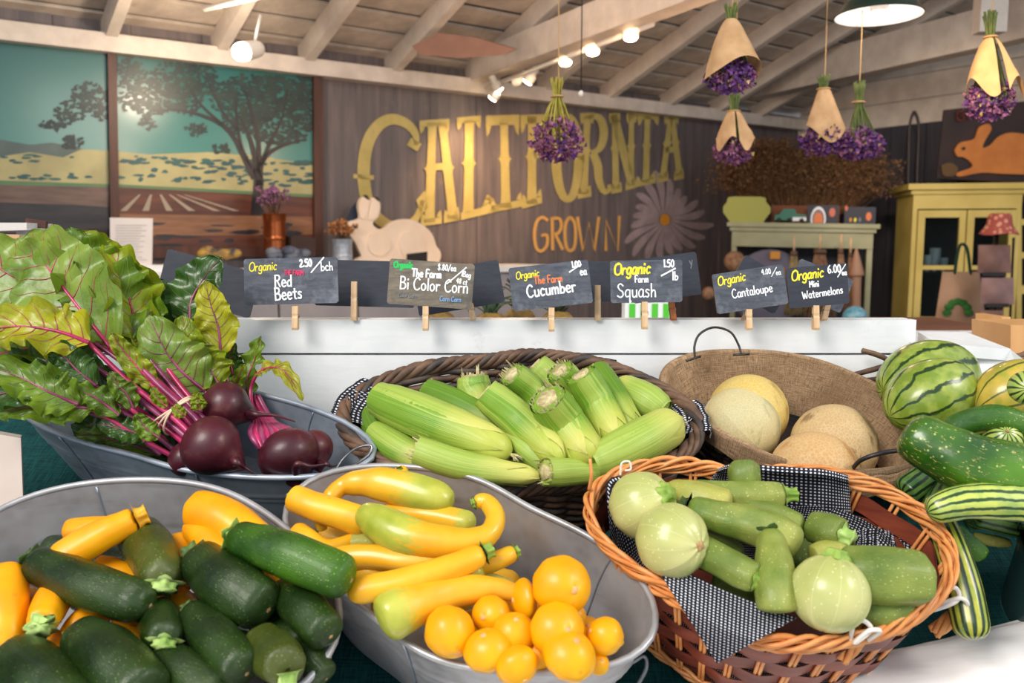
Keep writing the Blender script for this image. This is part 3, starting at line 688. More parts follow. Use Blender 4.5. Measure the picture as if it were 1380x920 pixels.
# ---------------------------------------------------------------- containers
TAPER = {'Z': .2, 'S': .2, 'B': .2, 'K': .14, 'O': .2, 'M': .26}
def wf(k, h): return 1 - TAPER[k] * max(0, -h) / depthof(k)
def fac(k, p):
    c, a, b, an, co_ = RIM[k]; d = p - V(c); x, y = d.dot(DU), d.dot(DV); th = math.atan2(y, x); r = math.hypot(x, y)
    q = (rimpt(k, th, 1.0) - V(c)).length
    return r / q
def onwall(k, px, py, f, lo=.03, hi=-.16):
    """ray meets the (scaled) side wall of container k"""
    g = lambda h: fac(k, on(k, px, py, h)) - f * wf(k, h)
    a, b = lo, hi; ga = g(a)
    if ga * g(b) > 0: return on(k, px, py, 0 if abs(ga) < abs(g(b)) else b)
    for _ in range(30):
        mth = (a + b) / 2
        if g(mth) * ga > 0: a = mth
        else: b = mth
    return on(k, px, py, a)
def wallmesh(k, f0, f1off, h1, m, n=72, rows=10, bead=True, inner=True):
    D = -h1
    def o_(u, v):
        h = -D * v; b = .010 * math.exp(-((v - .36) / .025) ** 2) + .008 * math.exp(-((v - .44) / .02) ** 2) if bead else 0
        return rimpt(k, 2 * PI * u, wf(k, h) + b, h)
    m.grid(o_, n, rows)
    if inner: m.grid(lambda u, v: rimpt(k, -2 * PI * u, wf(k, -D * v) - .016, -D * v), n, rows)
def tub(k, label, mt, seams, handles=()):
    D = depthof(k) - .003
    t = thing('galvanized_tub', label, 'tub', rimpt(k, 0, 0, -D), 'galvanized produce tubs')
    m = MB(); wallmesh(k, 1, 0, -D, m, 90, 36); m.build('wall', mt, t)
    m = MB(); sweep(m, [rimpt(k, 2 * PI * i / 90, 1.0, .001) for i in range(90)], [.0042], k=10, closed=True, raw=True) if False else sweep(m, [rimpt(k, 2 * PI * i / 90, 1.0, .001) for i in range(90)], [.0042] * 90, k=10, closed=True, raw=True)
    m.build('rim', mt, t)
    m = MB(); b = len(m.v); m.vert(rimpt(k, 0, 0, -D + .002))
    for i in range(60): m.vert(rimpt(k, 2 * PI * i / 60, wf(k, -D) - .01, -D + .002))
    for i in range(60): m.face([0, 1 + i, 1 + (i + 1) % 60])
    m.build('base', mt, t, False)
    for (px, py, inside) in seams:
        pr = on(k, px, py, 0); d = pr - V(RIM[k][0]); th = math.atan2(d.dot(DV), d.dot(DU)); m = MB()
        off = -.024 if inside else .012
        sweep(m, [rimpt(k, th + .01 * math.sin(j), wf(k, -D * j / 6) + off, -D * j / 6 - .003) for j in range(7)], [.0013], n=14, k=6); m.build('seam', M['solder'], t)
    for pts, r in handles:
        m = MB(); sweep(m, [V(p) for p in pts], [r], n=40, k=8); m.build('handle', M['wire'], t)
    return t
tub('Z', 'galvanized tub at bottom left filled with dark and golden zucchini', M['galv_warm'], [(128, 651, True)])
tub('S', 'galvanized tub in the middle front holding yellow crookneck and scallop squash', M['galv_warm'], [(822, 748, True), (545, 862, False)],
    [([at(812, 905, .93), at(822, 898, .925), at(850, 893, .925), at(868, 884, .93), at(871, 900, .925), at(858, 925, .92)], .0022)])
tub('B', 'galvanized tub at upper left under the bunches of red beets', M['galv'], [(83, 585, False), (263, 636, False), (427, 553, True)],
    [([on('B', 452, 634, .002), on('B', 462, 618, .006), on('B', 480, 604, .01), on('B', 500, 600, .012), on('B', 497, 612, .006), on('B', 478, 626, .004), on('B', 455, 640, .0)], .0018)])
# -- willow basket of corn
def ringpts(k, f, h, n, amp=0, waves=0, ph=0, hamp=0, a0=0, a1=2 * PI, close=True):
    N = n if close else n - 1
    return [rimpt(k, a0 + (a1 - a0) * i / N, f + amp * math.sin(waves * 2 * PI * i / N + ph), h + hamp * math.cos(waves * 2 * PI * i / N + ph)) for i in range(n)]
D = depthof('K') - .004
kb = thing('willow_basket', 'dark brown willow basket lined with dotted cloth, heaped with corn', 'basket', rimpt('K', 0, 0, -D), 'willow baskets')
for j in range(13):
    h = -.006 - (D - .012) * j / 12; m = MB(); random.seed(j)
    P = ringpts('K', wf('K', h), h, 150, .024, 14, j * PI, .0015)
    sweep(m, P, [.0052 + .001 * random.random()] * 150, k=7, closed=True, raw=True); m.build('willow_strand', M['twig' if j % 3 else 'twig_grey'], kb)
for j in range(5):
    m = MB(); N = 160
    P = [rimpt('K', 2 * PI * i / N, 1.02 + .028 * math.cos(13 * 2 * PI * i / N + j * 1.2566), .006 + .009 * math.sin(13 * 2 * PI * i / N + j * 1.2566)) for i in range(N)]
    sweep(m, P, [.0058 + .0014 * math.sin(i * .21 + j) for i in range(N)], k=8, closed=True, raw=True); m.build('rim_strand', M['twig'] if j != 2 else M['twig_grey'], kb)
for i in range(28):
    m = MB(); th = 2 * PI * i / 28; sweep(m, [rimpt('K', th, wf('K', -D * j / 4), -D * j / 4) for j in range(5)], [.004], n=6, k=6); m.build('upright', M['twig_grey'], kb)
m = MB(); m.vert(rimpt('K', 0, 0, -D + .004))
for i in range(60): m.vert(rimpt('K', 2 * PI * i / 60, wf('K', -D) - .01, -D + .004))
for i in range(60): m.face([0, 1 + i, 1 + (i + 1) % 60])
m.build('base', M['twig_grey'], kb, False)
def liner(name, label, k, topfn, cat, par=None, f=.93, mt='dots', sc=.0048, dep=None, wr=.01, a0=0, a1=2 * PI, n=140, rows=34, cap=None):
    m = MB(); D_ = (dep or depthof(k)) - .012
    def g(u, v):
        th = a0 + (a1 - a0) * u; tp = topfn(th); h = tp + (-D_ - tp) * v
        ff = f * wf(k, min(h, 0)) + (wr * ns((th * 5, v * 5, 2)) + wr * .5 * ns((th * 14, v * 8, 5))) * (1 if v > .02 else .4) + (max(0, h) * 4)
        return rimpt(k, th, ff, h)
    m.grid(g, n, rows); L = 1.3 * (a1 - a0) / 6.28
    m.uv = [(u * L / sc, v * .14 / sc) for u, v in m.uv]
    return m.build(name, M[mt], par, True, label, cat)
def bumpy(th, c, w, amp): d = (th - c + PI) % (2 * PI) - PI; return amp * math.exp(-(d / w) ** 2)
def thof(k, px, py): d = on(k, px, py, 0) - V(RIM[k][0]); return math.atan2(d.dot(DV), d.dot(DU)) % (2 * PI)
tk = [thof('K', 472, 545), thof('K', 818, 497), thof('K', 938, 570)]
liner('basket_liner', 'black cloth with white dots lining the corn basket, corners over its rim', 'K', lambda th: -.03 + bumpy(th, tk[0], .16, .055) + bumpy(th, tk[1], .06, .045) + bumpy(th, tk[2], .12, .05), 'cloth')
def patch(name, label, fn, nu, nv, lu, lv, mt='dots', par=None, cat='cloth', sc=.0048):
    m = MB(); m.grid(fn, nu, nv); m.uv = [(u * lu / sc, v * lv / sc) for u, v in m.uv]; return m.build(name, M[mt], par, True, label, cat if label else None)
# corners of that cloth turned over the rim
def corner(k, c, w, drop, par):
    def g(u, v):
        th = c + (u - .5) * w * (1 - .3 * v); fl_ = .90 + .19 * min(1, v * 2.2); h = .016 * math.sin(min(1, v * 1.6) * PI * .6) + .002 - max(0, v - .45) * drop
        return rimpt(k, th, fl_ + .012 * ns((th * 16, v * 4, 1)) + .02 * max(0, v - .5), h + .003 * ns((th * 20, v * 5, 9)))
    m = MB(); m.grid(g, 18, 16); m.uv = [(u * .08 / .0048, v * .08 / .0048) for u, v in m.uv]; return m.build('folded_corner', M['dots'], par)
lin = bpy.data.objects['basket_liner']
corner('K', tk[0], .42, .06, lin); corner('K', tk[2], .30, .05, lin); corner('K', tk[1], .10, .03, lin)
# -- honey reed basket
D = depthof('O') - .004
ob = thing('reed_basket', 'orange reed basket with red brown splint sides at front right', 'basket', rimpt('O', 0, 0, -D))
NSK = 26
for j in range(4):
    h0 = -.018 - j * .028; h1 = h0 - .0245; m = MB()
    def g(u, v, inner=0):
        h = h0 + (h1 - h0) * v; return rimpt('O', 2 * PI * u, wf('O', h) + .020 * math.sin(NSK / 2 * 2 * PI * u + j * PI) - inner, h)
    m.grid(lambda u, v: g(u, v), 156, 2); m.grid(lambda u, v: g(-u, v, .01), 156, 2); m.build('splint', M['splint'], ob)
for i in range(NSK):
    th = 2 * PI * (i + .5) / NSK
    for dd in (-.018, .018):
        m = MB(); sweep(m, [rimpt('O', th + dd, wf('O', -D * j / 4) + (0), -D * j / 4) for j in range(5)], [.0023], n=6, k=6); m.build('stake', M['orange_rod'], ob)
for j in range(8):
    m = MB(); N = 170; w = 9
    P = [rimpt('O', 2 * PI * i / N, 1.0 + .022 * math.cos(w * 2 * PI * i / N + j * .785 * 2 + .5 * math.sin(i * .11 + j)) + (.006 if j > 3 else -.006), .002 + .009 * math.sin(w * 2 * PI * i / N + j * 1.571) + (.003 if j > 3 else -.003)) for i in range(N)]
    P = [p + DN * .0015 * math.sin(i * .6 + j) for i, p in enumerate(P)]
    sweep(m, P, [.0028 + .0006 * math.sin(i * .37 + j) for i in range(N)], k=7, closed=True, raw=True); m.build('rim_rod', M['orange_rod'], ob)
for j in range(3):
    m = MB(); sweep(m, ringpts('O', wf('O', -D) + .015 + .01 * (j % 2), -D + .004 + j * .005, 120, .012, 20, j * 2), [.0028] * 120, k=6, closed=True, raw=True); m.build('foot_rod', M['orange_rod'], ob)
m = MB(); m.vert(rimpt('O', 0, 0, -D + .004))
for i in range(60): m.vert(rimpt('O', 2 * PI * i / 60, wf('O', -D) - .01, -D + .004))
for i in range(60): m.face([0, 1 + i, 1 + (i + 1) % 60])
m.build('base', M['splint'], ob, False)
tO = [thof('O', 803, 650), thof('O', 1060, 640)]
lo = liner('basket_liner', 'crumpled dotted black cloth lying inside the orange reed basket', 'O', lambda th: -.045 + bumpy(th, tO[0], .25, .05) + .01 * math.sin(th * 3), 'cloth', f=.90, wr=.03)
def interp2(rows, u, v):
    R = [cr([V(p) for p in r], 40)[round(u * 40)] for r in rows]
    return cr(R, 40)[round(v * 40)]
def drapeO(px, py, f=1.12, hh=.021):
    p = on('O', px, py, hh); return p if fac('O', p) <= f else onwall('O', px, py, f)
def g(u, v):
    A = (870 + (1074 - 870) * u, 742 + (832 - 742) * u + 6 * math.sin(PI * u)); x = A[0] + (966 - A[0]) * v; y = A[1] + (894 - A[1]) * v
    p = drapeO(x, y); return p + (CAM - p).normalized() * .003 * ns((u * 5, v * 4, 3))
dp = patch('draped_corner', None, g, 40, 40, .20, .14, par=lo)
for ud in dp.data.uv_layers[0].data: v_ = ud.uv[1] * .0048 / .14; ud.uv = ((ud.uv[0] - .10 / .0048) * (1 - v_) * .9, ud.uv[1] * .9)
def g(u, v):
    top = cr([V(p) for p in ((968, 632, 0), (990, 624, 0), (1050, 628, 0), (1110, 632, 0), (1143, 640, 0))], 40)[round(u * 40)]
    bot = cr([V(p) for p in ((940, 668, 0), (990, 690, 0), (1050, 705, 0), (1110, 712, 0), (1148, 712, 0))], 40)[round(u * 40)]
    p = top.lerp(bot, v)
    if v < .12: q = on('O', p.x, p.y, .018)
    else: q = onwall('O', p.x, p.y, .95, .015, -.13)
    return q + (CAM - q).normalized() * (.004 + .005 * ns((u * 6, v * 3, 7)) + .004 * math.sin(u * 26))
patch('draped_corner', None, g, 40, 30, .19, .09, par=lo)
def g(u, v):
    top = cr([V(p) for p in ((1158, 712, 0), (1190, 712, 0), (1225, 722, 0), (1250, 738, 0))], 40)[round(u * 40)]
    q = on('O', top.x, top.y + v * 26, -.04 - .02 * v)
    return q + DN * .006 * ns((u * 7, v * 4, 2))
patch('draped_corner', None, g, 30, 10, .1, .05, par=lo)
def loop(label, pts, Y, r=.0026):
    m = MB(); sweep(m, [at(x, y, Y + dy) for x, y, dy in pts], [r], n=50, k=8); return m.build('cord_loop', M['whiteloop'], None, True, label, 'cord')
loop('white cord loop tied on the front right of the orange basket rim', [(1146, 866, 0), (1150, 842, -.01), (1163, 836, -.012), (1174, 846, -.01), (1166, 856, -.012), (1152, 866, -.01), (1170, 850, -.014), (1186, 850, -.012), (1170, 862, 0)], .875)
loop('white cord loop sticking out from the right end of the orange basket', [(1236, 828, .01), (1262, 815, 0), (1272, 796, -.01), (1288, 792, -.01), (1292, 806, -.01), (1276, 816, -.012), (1246, 824, 0), (1290, 806, -.012), (1304, 814, -.01), (1292, 822, 0)], .97)
loop('small curled white cord at the left back rim of the orange basket', [(836, 640, 0), (838, 624, 0), (848, 622, 0), (850, 632, 0), (842, 634, 0)], 1.065, .0014)
loop('small curled white cord behind the orange basket beside the burlap basket', [(918, 636, 0), (922, 628, 0), (932, 626, 0), (936, 636, 0)], 1.13, .0014)
for (p0, p1, r) in (((1175, 838), (1132, 888), .0075), ((1296, 822), (1258, 852), .007)):
    a = at(*p0, .90 if p0[0] < 1200 else 1.0); b = at(*p1, .90 if p0[0] < 1200 else .99)
    for j in range(5):
        m = MB(); sd = (b - a).cross(V((0, 1, 0))).normalized()
        sweep(m, [a.lerp(b, t) + sd * r * 1.0 * math.cos(t * 3 + j * 1.257) + V((0, 1, 0)) * r * math.sin(t * 3 + j * 1.257) * .8 for t in (0, .33, .66, 1)], [.0034], n=10, k=7); m.build('handle_rod', M['orange_rod'], ob)
m = MB(); sweep(m, [at(794, 660, 1.055), at(797, 640, 1.045), at(795, 618, 1.045)], [.0026, .0024, .002], n=8, k=7); m.build('handle_rod', M['orange_rod'], ob)
# -- burlap lined wire basket
D = depthof('M') - .004
wb = thing('wire_basket', 'black wire basket lined with tan burlap, holding the pale melons', 'basket', rimpt('M', 0, 0, -D))
for j in range(6):
    h = -.004 - (D - .008) * j / 5; m = MB(); sweep(m, ringpts('M', wf('M', h), h, 90), [.0022] * 90, k=6, closed=True, raw=True); m.build('hoop', M['iron'], wb)
m = MB()
NH = 40
for j in range(5):
    for i in range(NH):
        a = 2 * PI * (i + .5 * (j % 2)) / NH; b = 2 * PI * (i + .5 * (j % 2) + .5) / NH; c_ = 2 * PI * (i + .5 * (j % 2) - .5) / NH
        h0 = -D * j / 5; h1 = h0 - D * .13; h2 = -D * (j + 1) / 5
        P = [rimpt('M', a, wf('M', h0) + .004, h0), rimpt('M', a, wf('M', h1) + .004, h1)]
        tube(m, P[0], P[1], .001, 5); tube(m, P[1], rimpt('M', b, wf('M', h2) + .004, h2), .001, 5); tube(m, P[1], rimpt('M', c_, wf('M', h2) + .004, h2), .001, 5)
m.build('hexagonal_mesh', M['iron'], wb, kind='stuff')
m = MB(); m.vert(rimpt('M', 0, 0, -D + .004))
for i in range(60): m.vert(rimpt('M', 2 * PI * i / 60, wf('M', -D) - .01, -D + .004))
for i in range(60): m.face([0, 1 + i, 1 + (i + 1) % 60])
m.build('base', M['iron'], wb, False)
def bur(u, v):
    th = 2 * PI * u
    if v < .3:
        k = v / .3; a = PI * (1 - k); drop = .030 + .006 * math.sin(th * 5) + bumpy(th, thof('M', 1150, 640), .2, .02)
        if k < .6: kk = k / .6; f = 1.035 + .004 * ns((th * 6, 0, 0)); h = -drop * (1 - kk)
        else: kk = (k - .6) / .4; f = 1.0 + .035 * math.cos(kk * PI); h = .007 * math.sin(kk * PI)
        return rimpt('M', th, f * 1.0 + .004 * math.sin(th * 9) * (1 - k), h)
    k = (v - .3) / .7; h = -(D - .008) * k
    return rimpt('M', th, (.965 + .006 * math.sin(th * 4)) * wf('M', h) + .008 * ns((th * 3, k * 3, 1)) + .012 * ns((th * 1.2, k * 1.5, 4)), h + .001)
m = MB(); m.grid(bur, 160, 60); m.uv = [(u * 420, v * 80) for u, v in m.uv]
m.build('burlap_lining', M['burlap'], wb)
for pts, r in (([at(937, 484, 1.41), at(936, 466, 1.415), at(943, 450, 1.42), at(962, 441, 1.42), at(984, 447, 1.42), at(995, 464, 1.42), at(999, 477, 1.415)], .0020),
               ([at(1146, 636, 1.2), at(1160, 620, 1.17), at(1190, 610, 1.16), at(1218, 607, 1.17), at(1236, 612, 1.2), at(1240, 624, 1.24), at(1230, 640, 1.26)], .0032)):
    m = MB(); sweep(m, pts, [r], n=40, k=8); m.build('handle', M['iron'], wb)
m = MB(); tube(m, at(925, 486, 1.40), at(944, 480, 1.41), .002); tube(m, at(988, 478, 1.415), at(1010, 477, 1.415), .002); m.build('handle_clip', M['iron'], wb)
def tuck(u, v):
    x = 1140 + 82 * u; y = 634 + 8 * math.sin(u * 3) + v * (34 - 20 * u)
    p = at(x, y, 1.135 + .02 * u); return p + DN * (.012 * math.sin(v * PI)) + DN * .005 * ns((u * 5, v * 4, 8))
m = MB(); m.grid(tuck, 24, 16); m.uv = [(u * 40, v * 20) for u, v in m.uv]; m.build('burlap_flap', M['burlap'], wb)
# grapevine basket behind the watermelons
gb = thing('grapevine_basket', 'twisted grapevine basket behind the watermelons at the right', 'basket', at(1270, 560, 1.42), 'willow baskets')
random.seed(5)
for j in range(9):
    m = MB(); P = []
    for i in range(13):
        a = PI * (-.1 + 1.2 * i / 12); P.append(at(1275 + 128 * math.cos(a) + random.uniform(-5, 5), 548 + j * 4 - 50 * math.sin(a) + random.uniform(-5, 5), 1.42 + .09 * math.sin(a) + .01 * (j % 3)))
    sweep(m, P, [.005, .0045, .004], n=50, k=7); m.build('vine', M['twig' if j % 2 else 'twig_grey'], gb)
for j, pts in enumerate(([(1162, 472), (1185, 479), (1200, 487)], [(1150, 505), (1180, 497), (1200, 490)], [(1145, 512), (1175, 512), (1200, 505)], [(1310, 500), (1330, 488), (1350, 482), (1385, 483)], [(1312, 508), (1335, 500), (1352, 490), (1385, 474)], [(1305, 515), (1325, 510), (1338, 498), (1352, 482), (1385, 478)])):
    m = MB(); sweep(m, [at(x, y, 1.44) for x, y in pts], [.0045, .005, .004], n=16, k=7); m.build('vine', M['twig'], gb)
gc_ = V((.765, 1.33, 0)); gc_.z = clothpt(gc_.x, gc_.y).z
for j in range(9):
    m = MB(); rad_ = .065 + .03 * (j / 8) ** .7; N = 80
    sweep(m, [gc_ + DN * (.008 + .011 * j) + (DU * math.cos(2 * PI * i / N) * 1.15 + DV * math.sin(2 * PI * i / N) * .8) * (rad_ + .005 * math.sin(12 * 2 * PI * i / N + j * PI)) for i in range(N)], [.005] * N, k=7, closed=True, raw=True); m.build('vine', M['twig' if j % 2 else 'twig_grey'], gb)
for i in range(14):
    a_ = 2 * PI * i / 14; m = MB(); sweep(m, [gc_ + DN * h_ + (DU * math.cos(a_) * 1.15 + DV * math.sin(a_) * .8) * (.065 + h_ * .35) for h_ in (0, .05, .1)], [.004], n=6, k=6); m.build('upright', M['twig_grey'], gb)
# dark green bucket at right edge
gk = thing('plastic_bucket', 'dark green plastic bucket cut off by the right edge', 'bucket', at(1420, 800, 1.1))
c0 = oncloth(1432, 830, 0)
for nm, rr, hs in (('bucket_wall', (.075, .086), (0, .12)), ('bucket_rim', (.088, .092), (.108, .122))):
    m = MB(); m.grid(lambda u, v: c0 + (DU * math.cos(u * 6.2832) + DV * math.sin(u * 6.2832)) * (rr[0] + (rr[1] - rr[0]) * v) + DN * (hs[0] + (hs[1] - hs[0]) * v), 48, 6)
    m.grid(lambda u, v: c0 + (DU * math.cos(-u * 6.2832) + DV * math.sin(-u * 6.2832)) * (rr[0] - .004 + (rr[1] - rr[0]) * v) + DN * (hs[0] + (hs[1] - hs[0]) * v), 48, 6)
    m.build(nm, plain('dark_green_plastic', srgb(24, 48, 48), srgb(36, 60, 60), 5, .35), gk)
# ---------------------------------------------------------------- produce builders
def body(mb, P, rf, n=34, k=22, mod=None, up=None, c0=.12, c1=.12):
    """rounded body along path P (dense list); rf(t) radius; c0/c1 rounded end lengths (fraction)"""
    ts = [(1 - math.cos(PI * i / n)) / 2 for i in range(n + 1)]
    def cap(t):
        r = 1
        if t < c0: r *= math.sqrt(max(0, 1 - (1 - t / c0) ** 2))
        if t > 1 - c1: r *= math.sqrt(max(0, 1 - (1 - (1 - t) / c1) ** 2))
        return max(r, .03)
    pts = [P[round(t * (len(P) - 1))] for t in ts]; rad = [rf(t) * cap(t) for t in ts]
    b = len(mb.uv); sweep(mb, pts, rad, k=k, mod=mod, raw=True, up=up)
    # true length along v
    nf = n
    for i in range(nf):
        for j in range(k):
            q = b + (i * k + j) * 4
            for z, tt in ((0, ts[i]), (1, ts[i]), (2, ts[i + 1]), (3, ts[i + 1])): mb.uv[q + z] = (mb.uv[q + z][0], tt)
def pw(xs, t):
    """piecewise smooth profile through equally spaced values"""
    k = t * (len(xs) - 1); i = min(int(k), len(xs) - 2); f = k - i; f = f * f * (3 - 2 * f)
    return xs[i] * (1 - f) + xs[i + 1] * f
def stem_piece(root, A, T, r, mt, ln=.022, star=.25, flare=1.15, pale=None):
    m = MB(); o = T.orthogonal()
    sweep(m, [A + T * (-.25 * r), A - T * ln * .3, A - T * ln * .7, A - T * ln], [r * flare, r * .78, r * .62, r * .74], n=10, k=20, mod=lambda t, a: 1 + star * math.cos(5 * a), cap=True)
    return m.build('stem', M[mt], root)
def veg(name, label, cat, group, k, pts, rp, mt, prof=(.78, .9, 1, 1.04, 1, .9), stem='A', smt='stem', scar=True, ribs=.02, c0=.10, c1=.14, seglen=None, name2='skin', sl=.02, star=.25, srad=.5, dirstem=None, scarm='scar', pos=None):
    P3 = pos or [(on(k, x, y, h) if k else oncloth(x, y, h)) for x, y, h in pts]
    mid = P3[len(P3) // 2]; r = pxr(mid, rp)
    P = cr(P3, 220); A, B = P[0], P[-1]; TA = (P[6] - P[0]).normalized(); TB = (P[-1] - P[-7]).normalized()
    root = thing(name, label, cat, mid - DN * r, group)
    sd = hash((round(mid.x, 3), round(mid.y, 3))) % 97
    m = MB(); ph = (sd % 7)
    body(m, P, lambda t: r * pw(prof, t), 34, 28, lambda t, a: 1 + ribs * math.cos(6 * a + ph) + .012 * math.sin(3 * a + 9 * t + ph) + .05 * ns((t * 4.5, math.cos(a) * .8, math.sin(a) * .8 + sd)) + .018 * ns((t * 14, math.cos(a) * 2, math.sin(a) * 2 + sd)), c0=c0, c1=c1)
    m.build(name2, M[mt], root)
    if stem:
        d = V(dirstem) if dirstem else TA
        stem_piece(root, A + TA * .003, d, r * srad, smt, sl, star)
    if scar:
        m = MB(); rr = r * .17
        m.sphere(B - TB * .0012, (rr, rr, .0016), 14, 6, lambda th, ph_: 1 + .12 * math.sin(5 * th), (TB.orthogonal().normalized(), TB.cross(TB.orthogonal()).normalized(), TB)); m.build('blossom_scar', M[scarm], root)
    return root
GZ = 'green zucchini in the bottom left tub'; YZ = 'golden zucchini in the bottom left tub'
def zg(label, pts, r, mt='zuc', **kw): return veg('zucchini', label, 'zucchini', GZ, 'Z', pts, r, mt, **kw)
def zy(label, pts, r, **kw):
    kw.setdefault('smt', 'stem_yel'); return veg('golden_zucchini', label, 'zucchini', YZ, 'Z', pts, r, 'yel', **kw)
zg('dark green zucchini lying across the left of the tub, curled stem at its left', [(44, 757, .030), (110, 785, .034), (203, 816, .036)], 30, sl=.012, srad=.62, smt='stem_dark')
zg('olive zucchini pointing down at the viewer between golden ones, broad pale star stem', [(223, 785, .040), (205, 745, .02), (182, 716, .004)], 31, 'zuc3', smt='stem_pale', sl=.012, srad=.62, dirstem=(-.1, .75, .62), scar=False, c0=.2)
zg('thick dark zucchini in the tub centre with a short leafy stem at upper left', [(266, 752, .028), (305, 785, .034), (362, 822, .032)], 36, smt='stem_dark', sl=.02, srad=.55)
zg('glossy bright green zucchini topmost at the right, resting over the tub rim', [(314, 722, .055), (380, 745, .062), (474, 782, .058)], 30, 'zuc2', sl=.008, srad=.62, prof=(.68, .86, 1, 1.06, 1.04, 1))
zg('slim dark zucchini at the bottom pointing down right with a small upright stem', [(258, 825, .018), (290, 860, .026), (333, 908, .03)], 29, smt='stem_dark', sl=.014)
zg('short zucchini seen end on with a bright pale green star stem facing the viewer', [(224, 862, .035), (218, 845, .018), (212, 826, .0)], 28, smt='stem_pale', sl=.010, srad=.66, dirstem=(-.05, .8, .6), scar=False, c0=.25)
zg('very thick dark zucchini at the bottom edge running down to the right', [(108, 858, .018), (150, 890, .03), (200, 945, .03)], 41, smt='stem_dark', sl=.012)
zg('dark zucchini filling the bottom left corner of the picture', [(20, 895, .012), (50, 915, .026), (100, 965, .03)], 44, smt='stem_dark', prof=(.95, 1, 1, 1, .95, .9), stem=None)
zg('short dark zucchini by the right rim with a pale blossom end at lower right', [(380, 796, .012), (408, 820, .022), (446, 858, .024)], 28, smt='stem_dark', sl=.012)
zg('stubby olive zucchini at bottom right with a bright stem pointing down', [(388, 902, .04), (372, 885, .025), (350, 866, .01)], 33, 'zuc3', smt='stem_pale', sl=.02, srad=.5, scar=False, dirstem=(-.12, .35, .9), c0=.2)
zg('dark zucchini deep in the shade between the thick middle one and the right rim', [(350, 828, -.02), (375, 850, -.015), (408, 880, -.01)], 26, smt='stem_dark')
zg('dark zucchini crossing the bottom edge between the thick one and the slim one', [(205, 885, -.002), (240, 900, .01), (300, 945, .01)], 30, smt='stem_dark')
zg('dark zucchini mostly hidden at the lower right rim', [(400, 878, -.01), (420, 890, -.005), (440, 915, -.01)], 20, smt='stem_dark')
zy('large golden zucchini lying over the others at upper left, knobby stem at its right', [(184, 699, .045), (135, 722, .04), (72, 760, .03)], 23, sl=.016, srad=.72, prof=(.74, .84, .95, 1, 1, .9), scar=False)
zy('golden zucchini standing upright with a green star stem near the left edge', [(56, 842, .03), (68, 815, .02), (85, 780, .005)], 23, smt='stem_pale', sl=.014, srad=.75, scar=False)
zy('golden zucchini pointing up at the far left edge of the picture', [(10, 885, .0), (8, 830, .02), (10, 764, .03)], 27, stem=None, scar=False)
zy('golden zucchini end peeping out behind the large one at upper left', [(170, 712, .0), (130, 712, .005), (88, 716, .0)], 17, stem=None, scar=False)
zy('small golden zucchini end under the large one, left of the olive zucchini', [(190, 790, -.02), (155, 775, -.01), (126, 768, -.005)], 22, stem=None, scar=False)
zy('golden zucchini end showing between the olive zucchini and the thick dark one', [(262, 790, -.03), (246, 765, -.015), (238, 726, -.01)], 23, stem=None, scar=False)
zy('big plump golden zucchini leaning on the back of the tub', [(262, 686, .03), (305, 700, .036), (362, 742, .025)], 29, stem=None, scar=False, prof=(.9, 1, 1.02, 1, .9, .8))
zy('slender golden zucchini below the big plump one, running down to the right', [(258, 708, .018), (288, 735, .026), (335, 775, .02)], 21, stem=None, scar=False)
zy('golden zucchini tip between the slender one and the glossy bright green zucchini', [(330, 742, .0), (346, 765, .008), (366, 792, .002)], 20, stem=None, scar=False)
zy('golden zucchini bit glimpsed above the pale star stem in the tub centre', [(225, 800, -.03), (240, 812, -.02), (256, 830, -.02)], 20, stem=None, scar=False)
zy('golden zucchini bit glimpsed under the left dark zucchini', [(36, 800, -.02), (42, 825, -.015), (46, 850, -.02)], 18, stem=None, scar=False)
zy('golden zucchini with a dark stem glimpsed behind the very thick dark one', [(92, 862, -.01), (112, 840, -.005), (140, 820, -.02)], 20, smt='stem_dark', scar=False)
zy('golden zucchini bit glimpsed right of the very thick dark one', [(165, 835, -.03), (178, 862, -.02), (190, 890, -.03)], 20, stem=None, scar=False)
zy('golden zucchini patch seen low beside the bottom left dark zucchini', [(80, 860, -.02), (84, 885, -.015), (110, 910, -.02)], 20, stem=None, scar=False)
for q, pts in enumerate(([(60, 740, -.07), (200, 770, -.07)], [(20, 860, -.07), (160, 900, -.07)], [(250, 700, -.08), (400, 780, -.08)], [(200, 850, -.08), (340, 880, -.08)], [(300, 800, -.08), (430, 850, -.08)], [(100, 800, -.08), (280, 830, -.08)])):
    zg('zucchini buried at the bottom of the tub, only dark gaps of it showing', pts, 27, stem=None, scar=False)
# ---- yellow crookneck and scallop squash
GC = 'yellow crookneck squash in the middle tub'; GS = 'scallop squash in the middle tub'
def ck(label, pts, r, prof, mt='crook', **kw):
    kw.setdefault('smt', 'stem'); kw.setdefault('scar', False); kw.setdefault('sl', .014); kw.setdefault('srad', .34)
    return veg('crookneck_squash', label, 'squash', GC, 'S', pts, r, mt, prof=prof, ribs=.012, **kw)
thinp = (.55, .6, .72, .95, 1.1, 1.0)
ck('topmost crookneck squash at the back with a curved thin neck and green streaked bottom', [(440, 676, .02), (462, 655, .025), (500, 650, .03), (550, 660, .03), (611, 678, .025)], 22, (.5, .55, .8, 1.05, 1.1, 1.0), 'crookB2', stem=None)
ck('straight yellow squash at the far left of the tub, cut green stem at its end', [(394, 670, .03), (425, 682, .03), (500, 706, .02)], 20, (.9, .92, .95, 1, 1, 1), 'crook', sl=.004, srad=.6)
ck('large hooked crookneck with a green thick end and the neck curled back up', [(638, 678, .055), (655, 676, .055), (668, 697, .052), (655, 722, .048), (610, 731, .045), (545, 722, .045), (484, 688, .045)], 26, (.38, .44, .5, .56, .68, .9, 1.08, 1.05), 'crookB', sl=.006)
